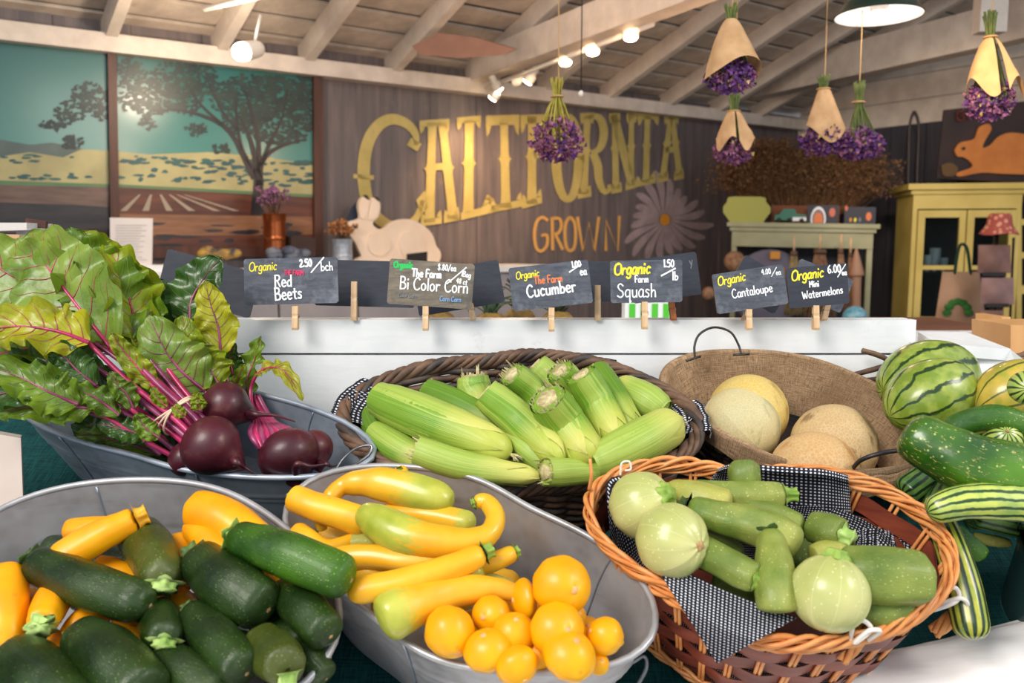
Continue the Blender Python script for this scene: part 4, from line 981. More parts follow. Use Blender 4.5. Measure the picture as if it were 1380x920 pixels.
ck('yellow squash end with green tip behind the hooked one', [(520, 690, .0), (575, 694, .012), (641, 707, .012)], 17, (.9, .95, 1, 1, .95), 'crookB', stem=None)
ck('curved crookneck low at the left with its round end against the tub wall', [(398, 716, .01), (418, 728, .015), (445, 738, .01), (495, 722, .0)], 15, (1, .95, .8, .75, .8), 'crook', stem=None)
ck('wavy yellow squash lying under the hooked one with a green tip at right', [(446, 752, .02), (500, 750, .028), (560, 756, .028), (620, 745, .03)], 17, (.9, 1, .95, .95, .95), 'crookTip', stem=None)
ck('long straight yellow squash in front ending in a green stem at upper right', [(652, 745, .048), (605, 765, .048), (540, 785, .045), (468, 798, .04)], 19, (.8, .92, 1, 1.02, 1, .98), 'crook', smt='stem', sl=.014, srad=.7)
ck('small yellow squash tip with green stem poking out at the right', [(694, 744, .02), (665, 757, .02), (630, 768, .01)], 13, (.8, .95, 1, 1.05, 1.05), 'crook', sl=.008, srad=.75)
ck('yellow squash with green blotched end under the long straight one', [(560, 792, .012), (605, 786, .02), (650, 766, .025)], 17, (.9, 1, 1, 1), 'crookB2', stem=None)
ck('bottle shaped squash at the front with big green end and slim yellow neck', [(700, 800, .02), (660, 792, .026), (600, 800, .03), (545, 820, .032), (510, 838, .03)], 29, (.4, .5, .72, .95, 1.12, 1.1), 'crookB2', stem=None)
ck('narrow green squash showing behind the small yellow tip', [(620, 780, .0), (660, 780, .006), (698, 796, .0)], 9, (.8, 1, 1, .8), 'lightzuc2', stem=None)
ck('yellow neck poking up over the back rim of the middle tub', [(538, 632, .03), (541, 640, .02), (546, 655, .0)], 11, (.8, 1, 1, 1), 'crook', sl=.004, srad=.6)
ck('little yellow neck hanging down beside the left wall of the tub', [(428, 690, .0), (432, 702, .0), (434, 714, -.01)], 8, (1, 1, .9), 'crookTip', stem=None)
ck('pale green squash back glimpsed left of the wavy yellow one', [(462, 734, .0), (490, 730, .005), (520, 734, .0)], 13, (.8, 1, 1, .8), 'lightzuc2', stem=None)
ck('plain yellow squash glimpsed under the left end of the long straight one', [(466, 772, .0), (500, 772, .01), (540, 770, .0)], 13, (.9, 1, 1, .9), 'crook', stem=None)
for pts in ([(430, 720, -.06), (560, 760, -.07)], [(500, 700, -.07), (640, 740, -.07)], [(500, 820, -.06), (640, 800, -.08)], [(560, 760, -.08), (700, 790, -.08)]):
    ck('yellow squash buried at the bottom of the middle tub, barely seen', pts, 20, (.8, 1, 1, .9), 'crook', stem=None)
def scallop(label, px, py, h, r, ax, sq=.82, stemv=True, mt='scallop', rs=None):
    c = on('S', px, py, h); R = pxr(c, r); ax = V(ax).normalized(); o = ax.orthogonal().normalized(); w = ax.cross(o)
    root = thing('scallop_squash', label, 'squash', c - DN * R * .8, GS); m = MB(); ph0 = (px * 7 + py) % 6
    m.sphere(c, (R, R, R * sq), 40, 26, lambda th, ph: (1 + (.012 - .02 * math.sin(ph)) * math.cos(9 * th + ph0) * math.cos(ph) ** 2 + .02 * math.sin(2 * th + ph0)) * (1 + .05 * math.exp(-(ph / .35) ** 2)), (o, w, ax)); m.build('skin', M[mt], root)
    m = MB(); m.sphere(c + ax * R * sq * .985, (R * .15, R * .15, .0012), 12, 6, None, (o, w, ax)); m.build('blossom_scar', M['scar_pink'], root)
    if stemv: m = MB(); sweep(m, [c - ax * R * sq * .95, c - ax * R * sq * 1.2], [R * .3, R * .16], n=4, k=12, mod=lambda t, a: 1 + .15 * math.cos(5 * a)); m.build('stem', M['stem_yel'], root)
    return root
TV = V((0, -.93, .37))   # towards the viewer
scallop('topmost scallop squash, large and round, pinkish blossom scar right of its centre', 757, 789, .052, 39, (.42, -.9, .2), .95)
scallop('tall oval scallop squash at the left of the group beside the bottle shaped squash', 606, 851, .03, 33, (.35, -.75, -.45), 1.08)
scallop('small scallop squash with scar at upper left, behind the tall oval one', 662, 829, .02, 26, (-.45, -.85, .25), .9)
scallop('narrow scallop squash seen edge on, left of the topmost one', 706, 808, .02, 27, (-.9, -.35, .1), .6)
scallop('scallop squash directly below the topmost one with a scar at upper right', 751, 848, .04, 36, (.4, -.85, .35), .9)
scallop('plain rounded scallop squash in the middle of the group', 693, 852, .028, 28, (.1, -.4, .9), .92)
scallop('scallop squash at the front rim right of the tall oval one', 657, 876, .03, 31, (-.2, -.3, .9), .9)
scallop('knobbly scallop squash at the front right with uneven bumps', 767, 882, .036, 36, (.3, -.4, .85), .85)
scallop('small scallop squash at the far right with a pointed stem end', 815, 857, .022, 25, (-.8, -.3, .45), 1.0)
scallop('scallop squash at the front rim with a brown scar at its bottom', 697, 896, .03, 28, (.4, -.75, -.5), .9)
scallop('tiny yellow scallop squash peeping out right of the topmost one', 778, 828, .0, 14, (.8, -.3, .4), .8)
scallop('small scallop squash low at the front rim right of the knobbly one', 806, 894, .005, 15, (.3, -.6, .7), .9)
scallop('scallop squash bit between the middle one and the knobbly one', 724, 882, .008, 20, (0, -.5, .8), .9)
for px, py in ((640, 850), (690, 830), (740, 860), (790, 860), (730, 820)): scallop('scallop squash buried under the others in the middle tub', px, py, -.04, 30, (.1, -.4, .8), .9)
# ---- reed basket: round and long light squash
GR = 'round light green squash in the orange basket'; GL = 'light green squash in the orange basket'
def rnd(label, px, py, h, r, ax, feature):
    c = on('O', px, py, h); R = pxr(c, r); ax = V(ax).normalized(); o = ax.orthogonal().normalized(); w = ax.cross(o)
    root = thing('round_squash', label, 'squash', c - DN * R, GR); m = MB()
    m.sphere(c, (R, R, R * .96), 44, 30, lambda th, ph: 1 + .012 * math.cos(8 * th), (o, w, ax)); m.build('skin', M['round'], root)
    m = MB()
    if feature == 'stem':
        sweep(m, [c + ax * R * .9, c + ax * R * 1.02, c + ax * R * 1.12], [R * .34, R * .26, R * .22], n=6, k=20, mod=lambda t, a: 1 + .22 * math.cos(5 * a)); m.build('stem', M['stem'], root)
    else:
        m.sphere(c + ax * R * .955, (R * .15, R * .15, .002), 14, 6, lambda th, ph: 1 + .15 * math.sin(4 * th), (o, w, ax)); m.build('blossom_scar', M['scar'], root)
    return root
rnd('round pale squash at the upper left of the basket, green stem scar at right', 866, 681, .030, 46, (.62, -.55, .55), 'stem')
rnd('round pale squash in front of the left one with a brown blossom scar', 906, 728, .042, 50, (.62, -.78, .12), 'scar')
rnd('largest round pale squash at the front rim of the orange basket', 1118, 799, .045, 53, (.2, .2, .9), 'stem')
def lz(label, pts, r, mt='lightzuc', **kw):
    kw.setdefault('smt', 'stem'); kw.setdefault('ribs', .04)
    return veg('light_green_squash', label, 'squash', GL, 'O', pts, r, mt, **kw)
lz('long light squash lying straight across the back with a stem pointing right', [(1056, 667, .02), (1000, 668, .02), (925, 664, .012)], 20, 'lightzuc', prof=(.85, .95, 1, 1, .95, .85), sl=.02, srad=.6, scar=False)
lz('blunt yellowish squash behind the two round ones at the left', [(900, 664, .01), (940, 672, .02), (986, 684, .022)], 23, 'lightzuc2', stem=None, scar=False)
lz('curved club shaped squash in the middle with a dark stem at its left', [(928, 684, .032), (975, 698, .038), (1030, 712, .038), (1075, 740, .036)], 26, 'lightzuc', prof=(.7, .8, .9, 1.05, 1.12, 1), smt='stem_dark', sl=.014, srad=.6, scar=False)
lz('two toned squash lying down right from under the round one, star stem in front', [(1022, 780, .045), (990, 765, .04), (935, 735, .03)], 22, 'darklight', prof=(.8, .95, 1, 1, 1, .9), smt='stem', sl=.018, srad=.66, scar=False)
lz('upright tapering squash standing in the centre, narrow stem end on top', [(1038, 717, .05), (1042, 750, .046), (1046, 800, .04), (1048, 826, .03)], 27, 'lightzuc', prof=(.62, .78, .95, 1.05, 1, .9), smt='stem_dark', sl=.006, srad=.6, scar=False)
lz('short olive squash at the right back with a pale cut stem facing down right', [(1136, 722, .03), (1118, 716, .025), (1092, 708, .015)], 23, 'darklight', prof=(.9, 1, 1.05, 1, .9), smt='stem_pale', sl=.016, srad=.62, scar=False)
lz('yellowish squash top behind the largest round squash', [(1095, 752, .02), (1118, 746, .022), (1142, 752, .018)], 18, 'lightzuc2', stem=None, scar=False, prof=(.9, 1, 1, .9))
lz('big speckled green squash at the right side of the orange basket', [(1130, 770, .035), (1180, 776, .045), (1252, 780, .04)], 37, 'darklight', stem=None, scar=False, prof=(.8, .98, 1.04, 1.04, .98, .9))
lz('small upright squash end at the back of the basket in front of the burlap', [(1003, 660, .0), (1003, 645, .025), (1002, 625, .035)], 21, 'darklight', stem=None, scar=False, prof=(1, 1, 1, .95))
lz('green squash mostly hidden under the big speckled one at the front', [(1150, 822, .012), (1185, 826, .012), (1225, 812, .01)], 19, 'darklight', stem=None, scar=False)
lz('green squash lying behind the curved club shaped one', [(985, 690, .0), (1030, 696, .012), (1082, 716, .012)], 22, 'darklight', stem=None, scar=False)
for pts in ([(900, 720, -.04), (1000, 760, -.04)], [(960, 780, -.04), (1060, 800, -.03)], [(1040, 740, -.05), (1140, 770, -.05)], [(1100, 780, -.04), (1220, 800, -.04)]):
    lz('squash buried at the bottom of the orange basket', pts, 26, 'darklight', stem=None, scar=False)
# ---------------------------------------------------------------- corn
GK = 'ears of corn in the willow basket'
def corn(label, pts, rp, mt='husk', prof=(.88, .98, 1.03, 1.0, .9, .66), cut='ragged', seed=1):
    P3 = [on('K', x, y, h) for x, y, h in pts]; mid = P3[len(P3) // 2]; r = pxr(mid, rp); P = cr(P3, 200); A = P[0]; B = P[-1]
    root = thing('corn_ear', label, 'corn', mid - DN * r, GK); rnd_ = random.Random(seed)
    T0 = (P[6] - P[0]).normalized(); T1 = (P[-1] - P[-7]).normalized()
    ph = rnd_.random() * 6; L = sum((P[i + 1] - P[i]).length for i in range(200))
    m = MB(); body(m, P, lambda t: r * pw(prof, t), 36, 40, lambda t, a: 1 + .010 * math.cos(16 * a + ph) + .014 * math.sin(3 * a + ph + t * 2), c0=.012 if cut else .06, c1=.16, up=T0.orthogonal()); m.build('husk', M[mt], root)
    # overlapping husk leaves with free pointed tips
    o = T0.orthogonal().normalized(); w = T0.cross(o)
    for j in range(5):
        a0 = ph + j * 1.2566 + rnd_.uniform(-.2, .2); wd = rnd_.uniform(.75, 1.05); e = rnd_.uniform(.86, 1.02); s0 = -.01
        def g(u, v):
            t = s0 + (e - s0) * v; i = max(0, min(199, int(t * 199))); p = P[i]; T = (P[min(200, i + 3)] - P[max(0, i - 3)]).normalized()
            oo = (o - T * o.dot(T)).normalized(); ww = T.cross(oo)
            k = wd * (1 - max(0, (v - .62) / .38) ** 1.6); a = a0 + (u - .5) * 2 * k + .15 * math.sin(v * 2.4 + j)
            cp = math.sqrt(max(0, 1 - max(0, (t - .84) / .16) ** 2)) if t > .84 else 1
            rr = r * pw(prof, max(0, min(1, t))) * max(.12, cp) * (1 + .016 * math.cos(9 * u * PI + j)) + .0011 + .0012 * (1 - abs(u - .5) * 2) + max(0, v - .93) * .03
            return p + T * ((t - i / 199) * L) + (oo * math.cos(a) + ww * math.sin(a)) * rr
        m = MB(); m.grid(g, 8, 22); m.build('husk_leaf', M[mt if j % 2 else ('husk2' if mt == 'husk' else mt)], root)
    if cut:
        m = MB(); rr = r * prof[0]
        sweep(m, [A + T0 * .003, A - T0 * .004], [rr * .62, rr * .58], n=2, k=20, mod=lambda t, a: 1 + .06 * math.sin(5 * a + ph)); m.build('stalk_end', M['cob_cut'], root)
        m = MB()
        for i in range(34):
            a = 2 * PI * i / 34 + rnd_.uniform(-.08, .08); d = o * math.cos(a) + w * math.sin(a); td = w * math.cos(a) - o * math.sin(a)
            ln = rnd_.uniform(.002, .009) * (1.2 if cut == 'ragged' else .3) * (1.8 if i % 7 == 0 and cut == 'ragged' else .8); b = A + d * rr * rnd_.uniform(.86, 1.0) + T0 * .004
            tip = b - T0 * (ln + .004) + d * rnd_.uniform(-.002, .004) + td * rnd_.uniform(-.003, .003); k = rr * .12; q = len(m.v)
            for p in (b - td * k, b + td * k, tip + td * k * .3, tip - td * k * .3): m.vert(p)
            m.face([q, q + 1, q + 2, q + 3], [(0, 0), (.1, 0), (.1, .1), (0, .1)])
        m.build('frayed_edge', M['cob_cut'] if cut == 'ragged' else M['husk2'], root)
    else:
        m = MB()
        for i in range(22):
            a = rnd_.random() * 6.28; d = o * math.cos(a) + w * math.sin(a)
            sweep(m, [B - T1 * .004, B + T1 * .006 + d * .003, B + T1 * rnd_.uniform(.008, .018) + d * rnd_.uniform(.004, .010) - V((0, 0, .004))], [.0008, .0005], n=4, k=4)
        m.build('silk', M['silk'], root, kind='stuff')
    return root
corn('biggest corn ear lying from the left corner of the basket down to the centre', [(512, 538, .040), (585, 568, .050), (688, 612, .045)], 27, 'husk', (.84, 1, 1.08, 1.08, .98, .75), None, 1)
corn('corn ear lying behind the biggest one, its lower half hidden', [(578, 528, .015), (628, 552, .02), (690, 590, .01)], 19, 'husk3', cut='clean', seed=2)
corn('corn ear low at the left end of the basket below the biggest one', [(506, 584, .012), (540, 606, .016), (590, 632, .01)], 19, 'husk', cut='clean', seed=3)
corn('corn ear at the front with a dry frayed cream end at its left', [(564, 608, .055), (630, 628, .045), (728, 642, .04)], 20, 'husk2', (.95, 1, .98, .9, .75, .5), 'ragged', 4)
corn('short corn ear standing at the back left with a torn ragged top', [(638, 508, .045), (640, 525, .03), (655, 560, .01)], 21, 'husk', cut='ragged', seed=5)
corn('corn ear left of centre slanting down right, cut end up at left', [(655, 530, .085), (700, 568, .055), (758, 622, .045)], 23, 'husk', (.88, 1, 1.05, 1.05, .95, .72), 'clean', 6)
corn('corn ear with curling husk threads behind the centre pair', [(690, 505, .08), (720, 535, .04), (765, 590, .02)], 20, 'husk', cut='ragged', seed=7)
corn('short corn butt at the very back of the heap', [(722, 492, .035), (738, 508, .02), (760, 535, .0)], 18, 'husk2', cut='clean', seed=8)
corn('corn ear in the centre with an open torn cut top showing cream', [(738, 538, .105), (762, 572, .06), (800, 622, .045)], 27, 'husk', (.92, 1, 1.04, 1.0, .92, .7), 'ragged', 9)
corn('corn ear behind the open topped centre one, ragged end at top', [(755, 500, .08), (775, 530, .04), (800, 580, .02)], 20, 'husk', cut='ragged', seed=10)
corn('corn ear with a clean flat cut top right of the centre', [(783, 506, .095), (806, 545, .055), (838, 600, .04)], 22, 'husk', (.92, 1, 1.04, 1, .92, .7), 'clean', 11)
corn('narrow darker corn ear against the right side of the flat cut one', [(806, 500, .045), (828, 535, .04), (858, 585, .025)], 17, 'husk3', cut='clean', seed=12)
corn('yellowish corn ear lying at the right back rim of the basket', [(895, 555, .02), (868, 538, .025), (832, 522, .015)], 22, 'husk2', (.7, .9, 1, 1, .95, .8), None, 13)
corn('fat pale corn ear at the right end with its yellow tip up right', [(800, 625, .035), (850, 602, .045), (914, 568, .04)], 28, 'husk2', (.7, .88, 1, 1.04, 1, .8), None, 14)
corn('corn ear low at the front with a round cream cut end at left', [(736, 636, .05), (780, 636, .03), (840, 636, .015)], 18, 'husk2', (.95, 1, .95, .85, .75, .5), 'ragged', 15)
corn('corn ear tip poking up between the biggest ear and the centre ones', [(748, 632, .02), (715, 605, .035), (684, 580, .035)], 22, 'husk2', (.9, 1, 1, .95, .85, .6), None, 16)
corn('shaded corn ear in the left corner against the dotted cloth', [(498, 560, -.01), (512, 590, .0), (540, 620, -.01)], 15, 'husk3', cut='clean', seed=17)
for i, pts in enumerate(([(540, 560, -.03), (680, 600, -.03)], [(600, 600, -.03), (760, 620, -.03)], [(700, 560, -.03), (860, 600, -.03)])):
    corn('corn ear buried under the heap', [(*pts[0],), ((pts[0][0] + pts[1][0]) / 2, (pts[0][1] + pts[1][1]) / 2, -.03), pts[1]], 24, 'husk3', cut=None, seed=20 + i)
# ---------------------------------------------------------------- melons
def melon(name, label, k, px, py, h, r, mt, ax=(0, 0, 1), sq=1.0, group=None, cat='melon', sticker=False, pos=None, mtb=None):
    c = pos or on(k, px, py, h); R = pxr(c, r) if not isinstance(r, tuple) else pxr(c, r[0]); Rl = R * sq; ax = V(ax).normalized(); o = ax.cross(V((0, 0, 1))) if abs(ax.z) < .9 else V((1, 0, 0)); o.normalize(); w = ax.cross(o)
    root = thing(name, label, cat, c - V((0, 0, R)), group); m = MB()
    m.sphere(c, (R, R, Rl), 56, 36, lambda th, ph: 1 + .012 * ns((math.cos(th) * 1.5 + px, math.sin(th) * 1.5, ph * 1.2)) + .006 * math.cos(9 * th) * math.cos(ph), (o, w, ax)); m.build('rind', M[mt], root)
    m = MB(); m.sphere(c + ax * Rl * .985, (R * .10, R * .10, .0035), 12, 6, None, (o, w, ax)); m.build('stem_scar', M['scar'], root)
    if sticker:
        n_ = (CAM - c).normalized(); q = on(k, sticker[0], sticker[1], h)
        d0 = ray(sticker[0], sticker[1]).normalized(); oc = CAM - c; b = d0.dot(oc); disc = b * b - (oc.dot(oc) - R * R * 1.01); hit = CAM + d0 * (-b - math.sqrt(max(disc, 0)))
        nn = (hit - c).normalized(); e1 = (V((.45, 0, 1)) - nn * nn.dot(V((.45, 0, 1)))).normalized(); e2 = nn.cross(e1)
        for nm, a_, b_, mt_, off in (('sticker', .0125, .0085, 'c_white', .0006), ('sticker_print', .0095, .0058, 'c_blue', .0009), ('sticker_mark', .0035, .0025, 'c_white', .0012)):
            m = MB(); bb = len(m.v); m.vert(c + nn * (R + off + .0002))
            for i in range(28):
                t = 2 * PI * i / 28; p = hit + e1 * a_ * math.cos(t) + e2 * b_ * math.sin(t); m.vert(c + (p - c).normalized() * (R * 1.016 + off))
            m.vert(c + nn * (R * 1.016 + off))
            for i in range(28): m.face([29, 1 + i, 1 + (i + 1) % 28])
            m.build(nm, M[mt_], root)
    return root
GM = 'pale melons in the burlap basket'
melon('cantaloupe', 'yellow gold melon at the back left, half hidden by the pale one', 'M', 1008, 556, -.04, 52, 'cant_gold', (.8, .1, .3), 1.02, GM)
melon('cantaloupe', 'pale greenish melon with an oval blue and white sticker at left', 'M', 998, 574, -.04, 52, 'cant_pale', (.6, -.1, -.6), 1.02, GM, sticker=(950, 550))
melon('cantaloupe', 'tan melon with brown cracked netting at its right side', 'M', 1123, 602, -.04, 58, 'cant_net', (.9, .1, -.2), .98, GM)
melon('cantaloupe', 'smooth orange tan melon lowest in front of the netted one', 'M', 1097, 641, -.035, 60, 'cant_orange', (.95, -.1, -.2), 1.0, GM)
GW = 'small striped watermelons at the right'
c1 = at(1251, 512, 1.36); c2_ = at(1254, 534, 1.27)
def wax(px, py, qx, qy, Ya, Yb): return at(qx, qy, Yb) - at(px, py, Ya)
melon('watermelon', 'striped mini watermelon at the back, partly behind the other one', None, 0, 0, 0, 54, 'wmelon', wax(1180, 535, 1320, 500, 1.33, 1.38), 1.32, GW, 'watermelon', pos=c1)
melon('watermelon', 'striped mini watermelon in front, light green with dark jagged bands', None, 1, 0, 0, 49, 'wmelon', wax(1195, 566, 1312, 508, 1.27, 1.30), 1.34, GW, 'watermelon', pos=c2_)
melon('yellow_melon', 'yellow and green striped melon at the right edge beside the watermelons', None, 2, 0, 0, 42, 'ymelon', (1, .1, .45), 1.35, None, 'melon', pos=at(1366, 528, 1.24))
melon('striped_gourd', 'small round green striped squash with pale stem end at far right edge', None, 3, 0, 0, 22, 'stripe', (-.4, -.9, .1), 1, 'small round striped squash at the right', 'squash', pos=at(1382, 522, 1.13))
melon('striped_gourd', 'small round yellow green striped squash in the pile behind the big cucumber', None, 4, 0, 0, 25, 'stripe', (-.2, -.7, .6), 1.05, 'small round striped squash at the right', 'squash', pos=at(1351, 593, 1.12))
GCU = 'cucumbers in the pile at the right'
def cuke(label, pts, r, mt, prof, group=GCU, **kw):
    P3 = [at(x, y, Y) for x, y, Y in pts]; return veg('cucumber', label, 'cucumber', group, None, None, r, mt, prof=prof, pos=P3, **kw)
cuke('huge dark green cucumber with tan scratches stretching to the right edge', [(1218, 578, 1.08), (1262, 604, 1.06), (1320, 630, 1.04), (1400, 645, 1.03), (1440, 648, 1.03)], 41, 'bigcuke', (.72, .9, 1, 1.05, 1.05, 1), stem=None, ribs=.02)
cuke('pale green and dark striped cucumber lying level across the right edge', [(1250, 690, 1.0), (1300, 676, 1.0), (1380, 677, 1.0), (1450, 680, 1.0)], 25, 'stripe', (.66, .9, 1, 1.02, 1), stem=None, ribs=.03, scar=False)
cuke('curved smooth green cucumber above the huge scratched one', [(1279, 582, 1.13), (1300, 569, 1.13), (1345, 562, 1.12), (1395, 580, 1.12), (1420, 600, 1.12)], 17, 'darkcuke', (.85, .95, 1, 1, 1), stem=None)
cuke('dark ribbed cucumber running from the burlap basket behind the orange rim', [(1275, 628, 1.17), (1248, 644, 1.15), (1216, 666, 1.14)], 21, 'stripe_dark', (1, 1, .95), stem=None, ribs=.03, scar=False)
cuke('short stretch of dark striped cucumber under the huge scratched one', [(1300, 640, 1.14), (1272, 668, 1.12), (1255, 700, 1.08)], 19, 'stripe_dark', (1, 1, .95), stem=None, ribs=.03, scar=False)
cuke('long dark cucumber with yellow ribs hanging down beside the orange basket', [(1262, 690, 1.06), (1283, 740, 1.02), (1300, 800, .985), (1312, 862, .955)], 23, 'stripe_vert', (.8, .95, 1.02, 1.0), stem=None, ribs=.03, scar=False)
cuke('small dark green cucumber lying alone on the teal cloth', [(1284, 712, 1.08), (1300, 728, 1.075), (1326, 750, 1.07)], 13, 'darkcuke', (.8, 1, 1.02, .95), sl=.005, ribs=.04, srad=.3)
cuke('dark cucumber in shade behind the pale striped level one', [(1300, 700, 1.14), (1350, 694, 1.14), (1400, 700, 1.14)], 18, 'stripe_dark', (.8, 1, 1), stem=None, scar=False)
cuke('dull brown green cucumber end in the shade below the level one', [(1310, 722, 1.13), (1335, 728, 1.12), (1362, 732, 1.12)], 8, 'lightzuc2', (.8, 1, .8), stem=None, scar=False)
cuke('striped cucumber glimpsed between the curved one and the huge one', [(1290, 600, 1.17), (1330, 586, 1.17), (1380, 590, 1.17)], 20, 'stripe', (.8, 1, 1), stem=None, scar=False)
for i, pts in enumerate(([(1330, 668, 1.13), (1430, 664, 1.12)], [(1310, 690, 1.12), (1420, 712, 1.10)])):
    cuke(('dark striped cucumber at the bottom of the right pile under the level striped one', 'dark striped cucumber lowest on the cloth beside the bucket')[i], [(*pts[0],), (*pts[1],)], 22, 'stripe_dark', (.9, 1, .95), stem=None, scar=False)
for i, pts in enumerate(([(1300, 570, 1.24), (1400, 560, 1.24)], [(1230, 620, 1.22), (1330, 600, 1.22)], [(1330, 640, 1.17), (1430, 620, 1.17)])):
    cuke(('dark striped cucumber low behind the small round squash', 'dark striped cucumber low between the watermelon and the huge cucumber', 'dark striped cucumber low under the huge cucumber')[i], [(*pts[0],), (*pts[1],)], 24, 'stripe_dark', (.9, 1, .95), stem=None, scar=False)
# ---------------------------------------------------------------- beets
GB = 'bunches of red beets with their tops'
def beet(par, px, py, h, r, ax, tail, sq=.92):
    c = on('B', px, py, h); R = pxr(c, r); ax = V(ax).normalized(); o = ax.orthogonal().normalized(); w = ax.cross(o); m = MB(); sd = px
    def f(th, ph):
        k = 1 + .02 * ns((math.cos(th) + sd, math.sin(th), ph))
        if ph < -.75: k *= 1 + .55 * max(0, (-ph - .75) / .82) ** 2.2
        return k
    m.sphere(c, (R, R, R * sq), 44, 32, f, (o, w, ax)); b = m.build('beet', M['beet'], par)
    m = MB(); s0 = c - ax * R * sq * 1.25
    sweep(m, [c - ax * R * .9] + [V(p) for p in tail], [R * .26, R * .13, R * .06, .001], n=24, k=10, mod=lambda t, a: 1 + .1 * math.sin(a * 3 + t * 20)); m.build('taproot', M['beet'], b)
    return c, R, b
def stalk(par, pts, r0, r1, mt='stalk'):
    m = MB(); sweep(m, pts, [r0, (r0 + r1) / 2, r1], n=30, k=10, mod=lambda t, a: 1 - .25 * max(0, math.cos(a)) ** 4); return m.build('stalk', M[mt], par)
LS = [0]
def leaf(par, mid, Wd, mt, nrm=(0, -1, .35), stalkpts=None, sr=.0035, fold=.25, ruf=.012, base=.35, smt='stalk', curl=0.0):
    """mid: list of (px,py,Y) along the midrib from base to tip; Wd half width in px"""
    LS[0] += 1; sd = LS[0]; rr = random.Random(sd * 13)
    P = cr([at(*p) for p in mid], 60); L = sum((P[i + 1] - P[i]).length for i in range(60)); Wm = pxr(P[30], Wd * 1.12); N0 = V(nrm).normalized()
    f1 = rr.uniform(4, 6.5); f2 = rr.uniform(0, 6); f3 = rr.uniform(0, 6)
    fr = []
    for i in range(61):
        T = (P[min(60, i + 1)] - P[max(0, i - 1)]).normalized(); n_ = (N0 - T * N0.dot(T)).normalized(); fr.append((P[i], T, n_, T.cross(n_)))
    def g(u, v):
        i = round(v * 60); p, T, n_, s_ = fr[i]; s = (u - .5) * 2; a = abs(s); sg = 1 if s > 0 else -1
        sh = (min(1, (v + .02) / base) ** .55) * (max(0, 1 - v ** 2.2) ** .5) * (1.08 - .15 * v)
        teeth = 1 + (.018 * math.sin(v * 70 + sd) + .16 * ns((v * 5, sg * 3, sd)) + .05 * ns((v * 22, sg * 5, sd))) * a
        w = Wm * sh * teeth
        z = fold * a * w + ruf * (a ** 2.2) * (math.sin(f1 * 2 * v * PI + f2 + sg * 1.3) * .75 + .6 * math.sin(f1 * .9 * PI * v + f3 * sg)) * min(1, sh * 1.4) + .004 * ns((u * 4, v * 6, sd)) - curl * a * a * w
        cross = .0005 * math.cos((v * 8 - a * 3.5) * 2 * PI) * (1 - a) * min(1, a * 5)
        return p + s_ * (sg * w * a * math.sqrt(max(.2, 1 - fold * fold))) + n_ * (z + cross) + T * (-.10 * Wm * a * a * (1 if v > .3 else -.6))
    m = MB(); m.grid(g, 22, 60); lf_ = m.build('leaf', M[mt], par)
    m = MB(); sweep(m, [fr[i][0] + fr[i][2] * .0008 for i in range(0, 58, 3)], [sr * .8, sr * .55, sr * .3, sr * .12], n=24, k=8); m.build('midrib', M[smt], lf_)
    if Wd > 14:
        m = MB()
        for j in range(7):
            for sg in (-1, 1):
                v0 = .06 + .115 * j + .02 * sg; pts_ = []
                for q in range(6):
                    a_ = q / 5 * .86; pts_.append(g(.5 + sg * a_ / 2, min(.97, v0 + .17 * (q / 5) ** 1.2)) + N0 * .0006)
                sweep(m, pts_, [sr * .17, sr * .11, sr * .05], n=10, k=5)
        m.build('side_veins', M[smt if mt in ('leaf_lime', 'leaf_yel', 'leaf_pale') else 'vein_green'], lf_)
    if stalkpts:
        stalk(par, [at(*p) for p in stalkpts] + [P[0], P[2]], sr * 1.35, sr * .85, smt)
    return lf_
b1 = thing('beet_bunch', 'big bunch of red beets, banded magenta stalks and large leaves fanning up left', 'beets', on('B', 250, 600, 0), GB)
cA, RA, bA = beet(b1, 303, 546, .040, 33, (-.75, -.2, .35), [on('B', 345, 558, .04), on('B', 372, 560, .03), on('B', 398, 568, .02)])
cB, RB, bB = beet(b1, 284, 600, .032, 41, (-.7, .1, .45), [on('B', 318, 622, .03), on('B', 330, 630, .02), on('B', 343, 638, .01)])
cC, RC, bC = beet(b1, 250, 618, .0, 24, (-.7, .1, .4), [on('B', 285, 630, .0), on('B', 300, 636, .0), on('B', 310, 640, .0)])
# stalks of the big bunch: fan from the crowns through the rubber band
fan = [((268, 590, 1.19), (238, 560, 1.20), (180, 500, 1.21), (128, 462, 1.22)), ((266, 580, 1.18), (240, 552, 1.19), (190, 505, 1.2), (150, 470, 1.21)), ((272, 570, 1.19), (246, 545, 1.2), (205, 505, 1.21), (172, 470, 1.22)),
       ((262, 598, 1.17), (232, 572, 1.18), (165, 520, 1.19), (95, 470, 1.2)), ((262, 590, 1.16), (236, 564, 1.17), (175, 515, 1.18), (120, 462, 1.19)), ((258, 604, 1.17), (228, 580, 1.19), (170, 540, 1.2), (130, 505, 1.21)),
       ((278, 566, 1.20), (250, 540, 1.21), (215, 500, 1.23), (180, 455, 1.25)), ((280, 560, 1.21), (256, 535, 1.22), (225, 495, 1.24), (200, 450, 1.27)), ((268, 596, 1.18), (240, 574, 1.19), (200, 545, 1.2), (160, 515, 1.21)), ((274, 574, 1.17), (252, 552, 1.18), (214, 518, 1.19), (176, 480, 1.2))]
for i, f_ in enumerate(fan): stalk(b1, [at(*p) for p in f_], .0052, .0036, 'stalk' if i % 3 else 'stalk2')
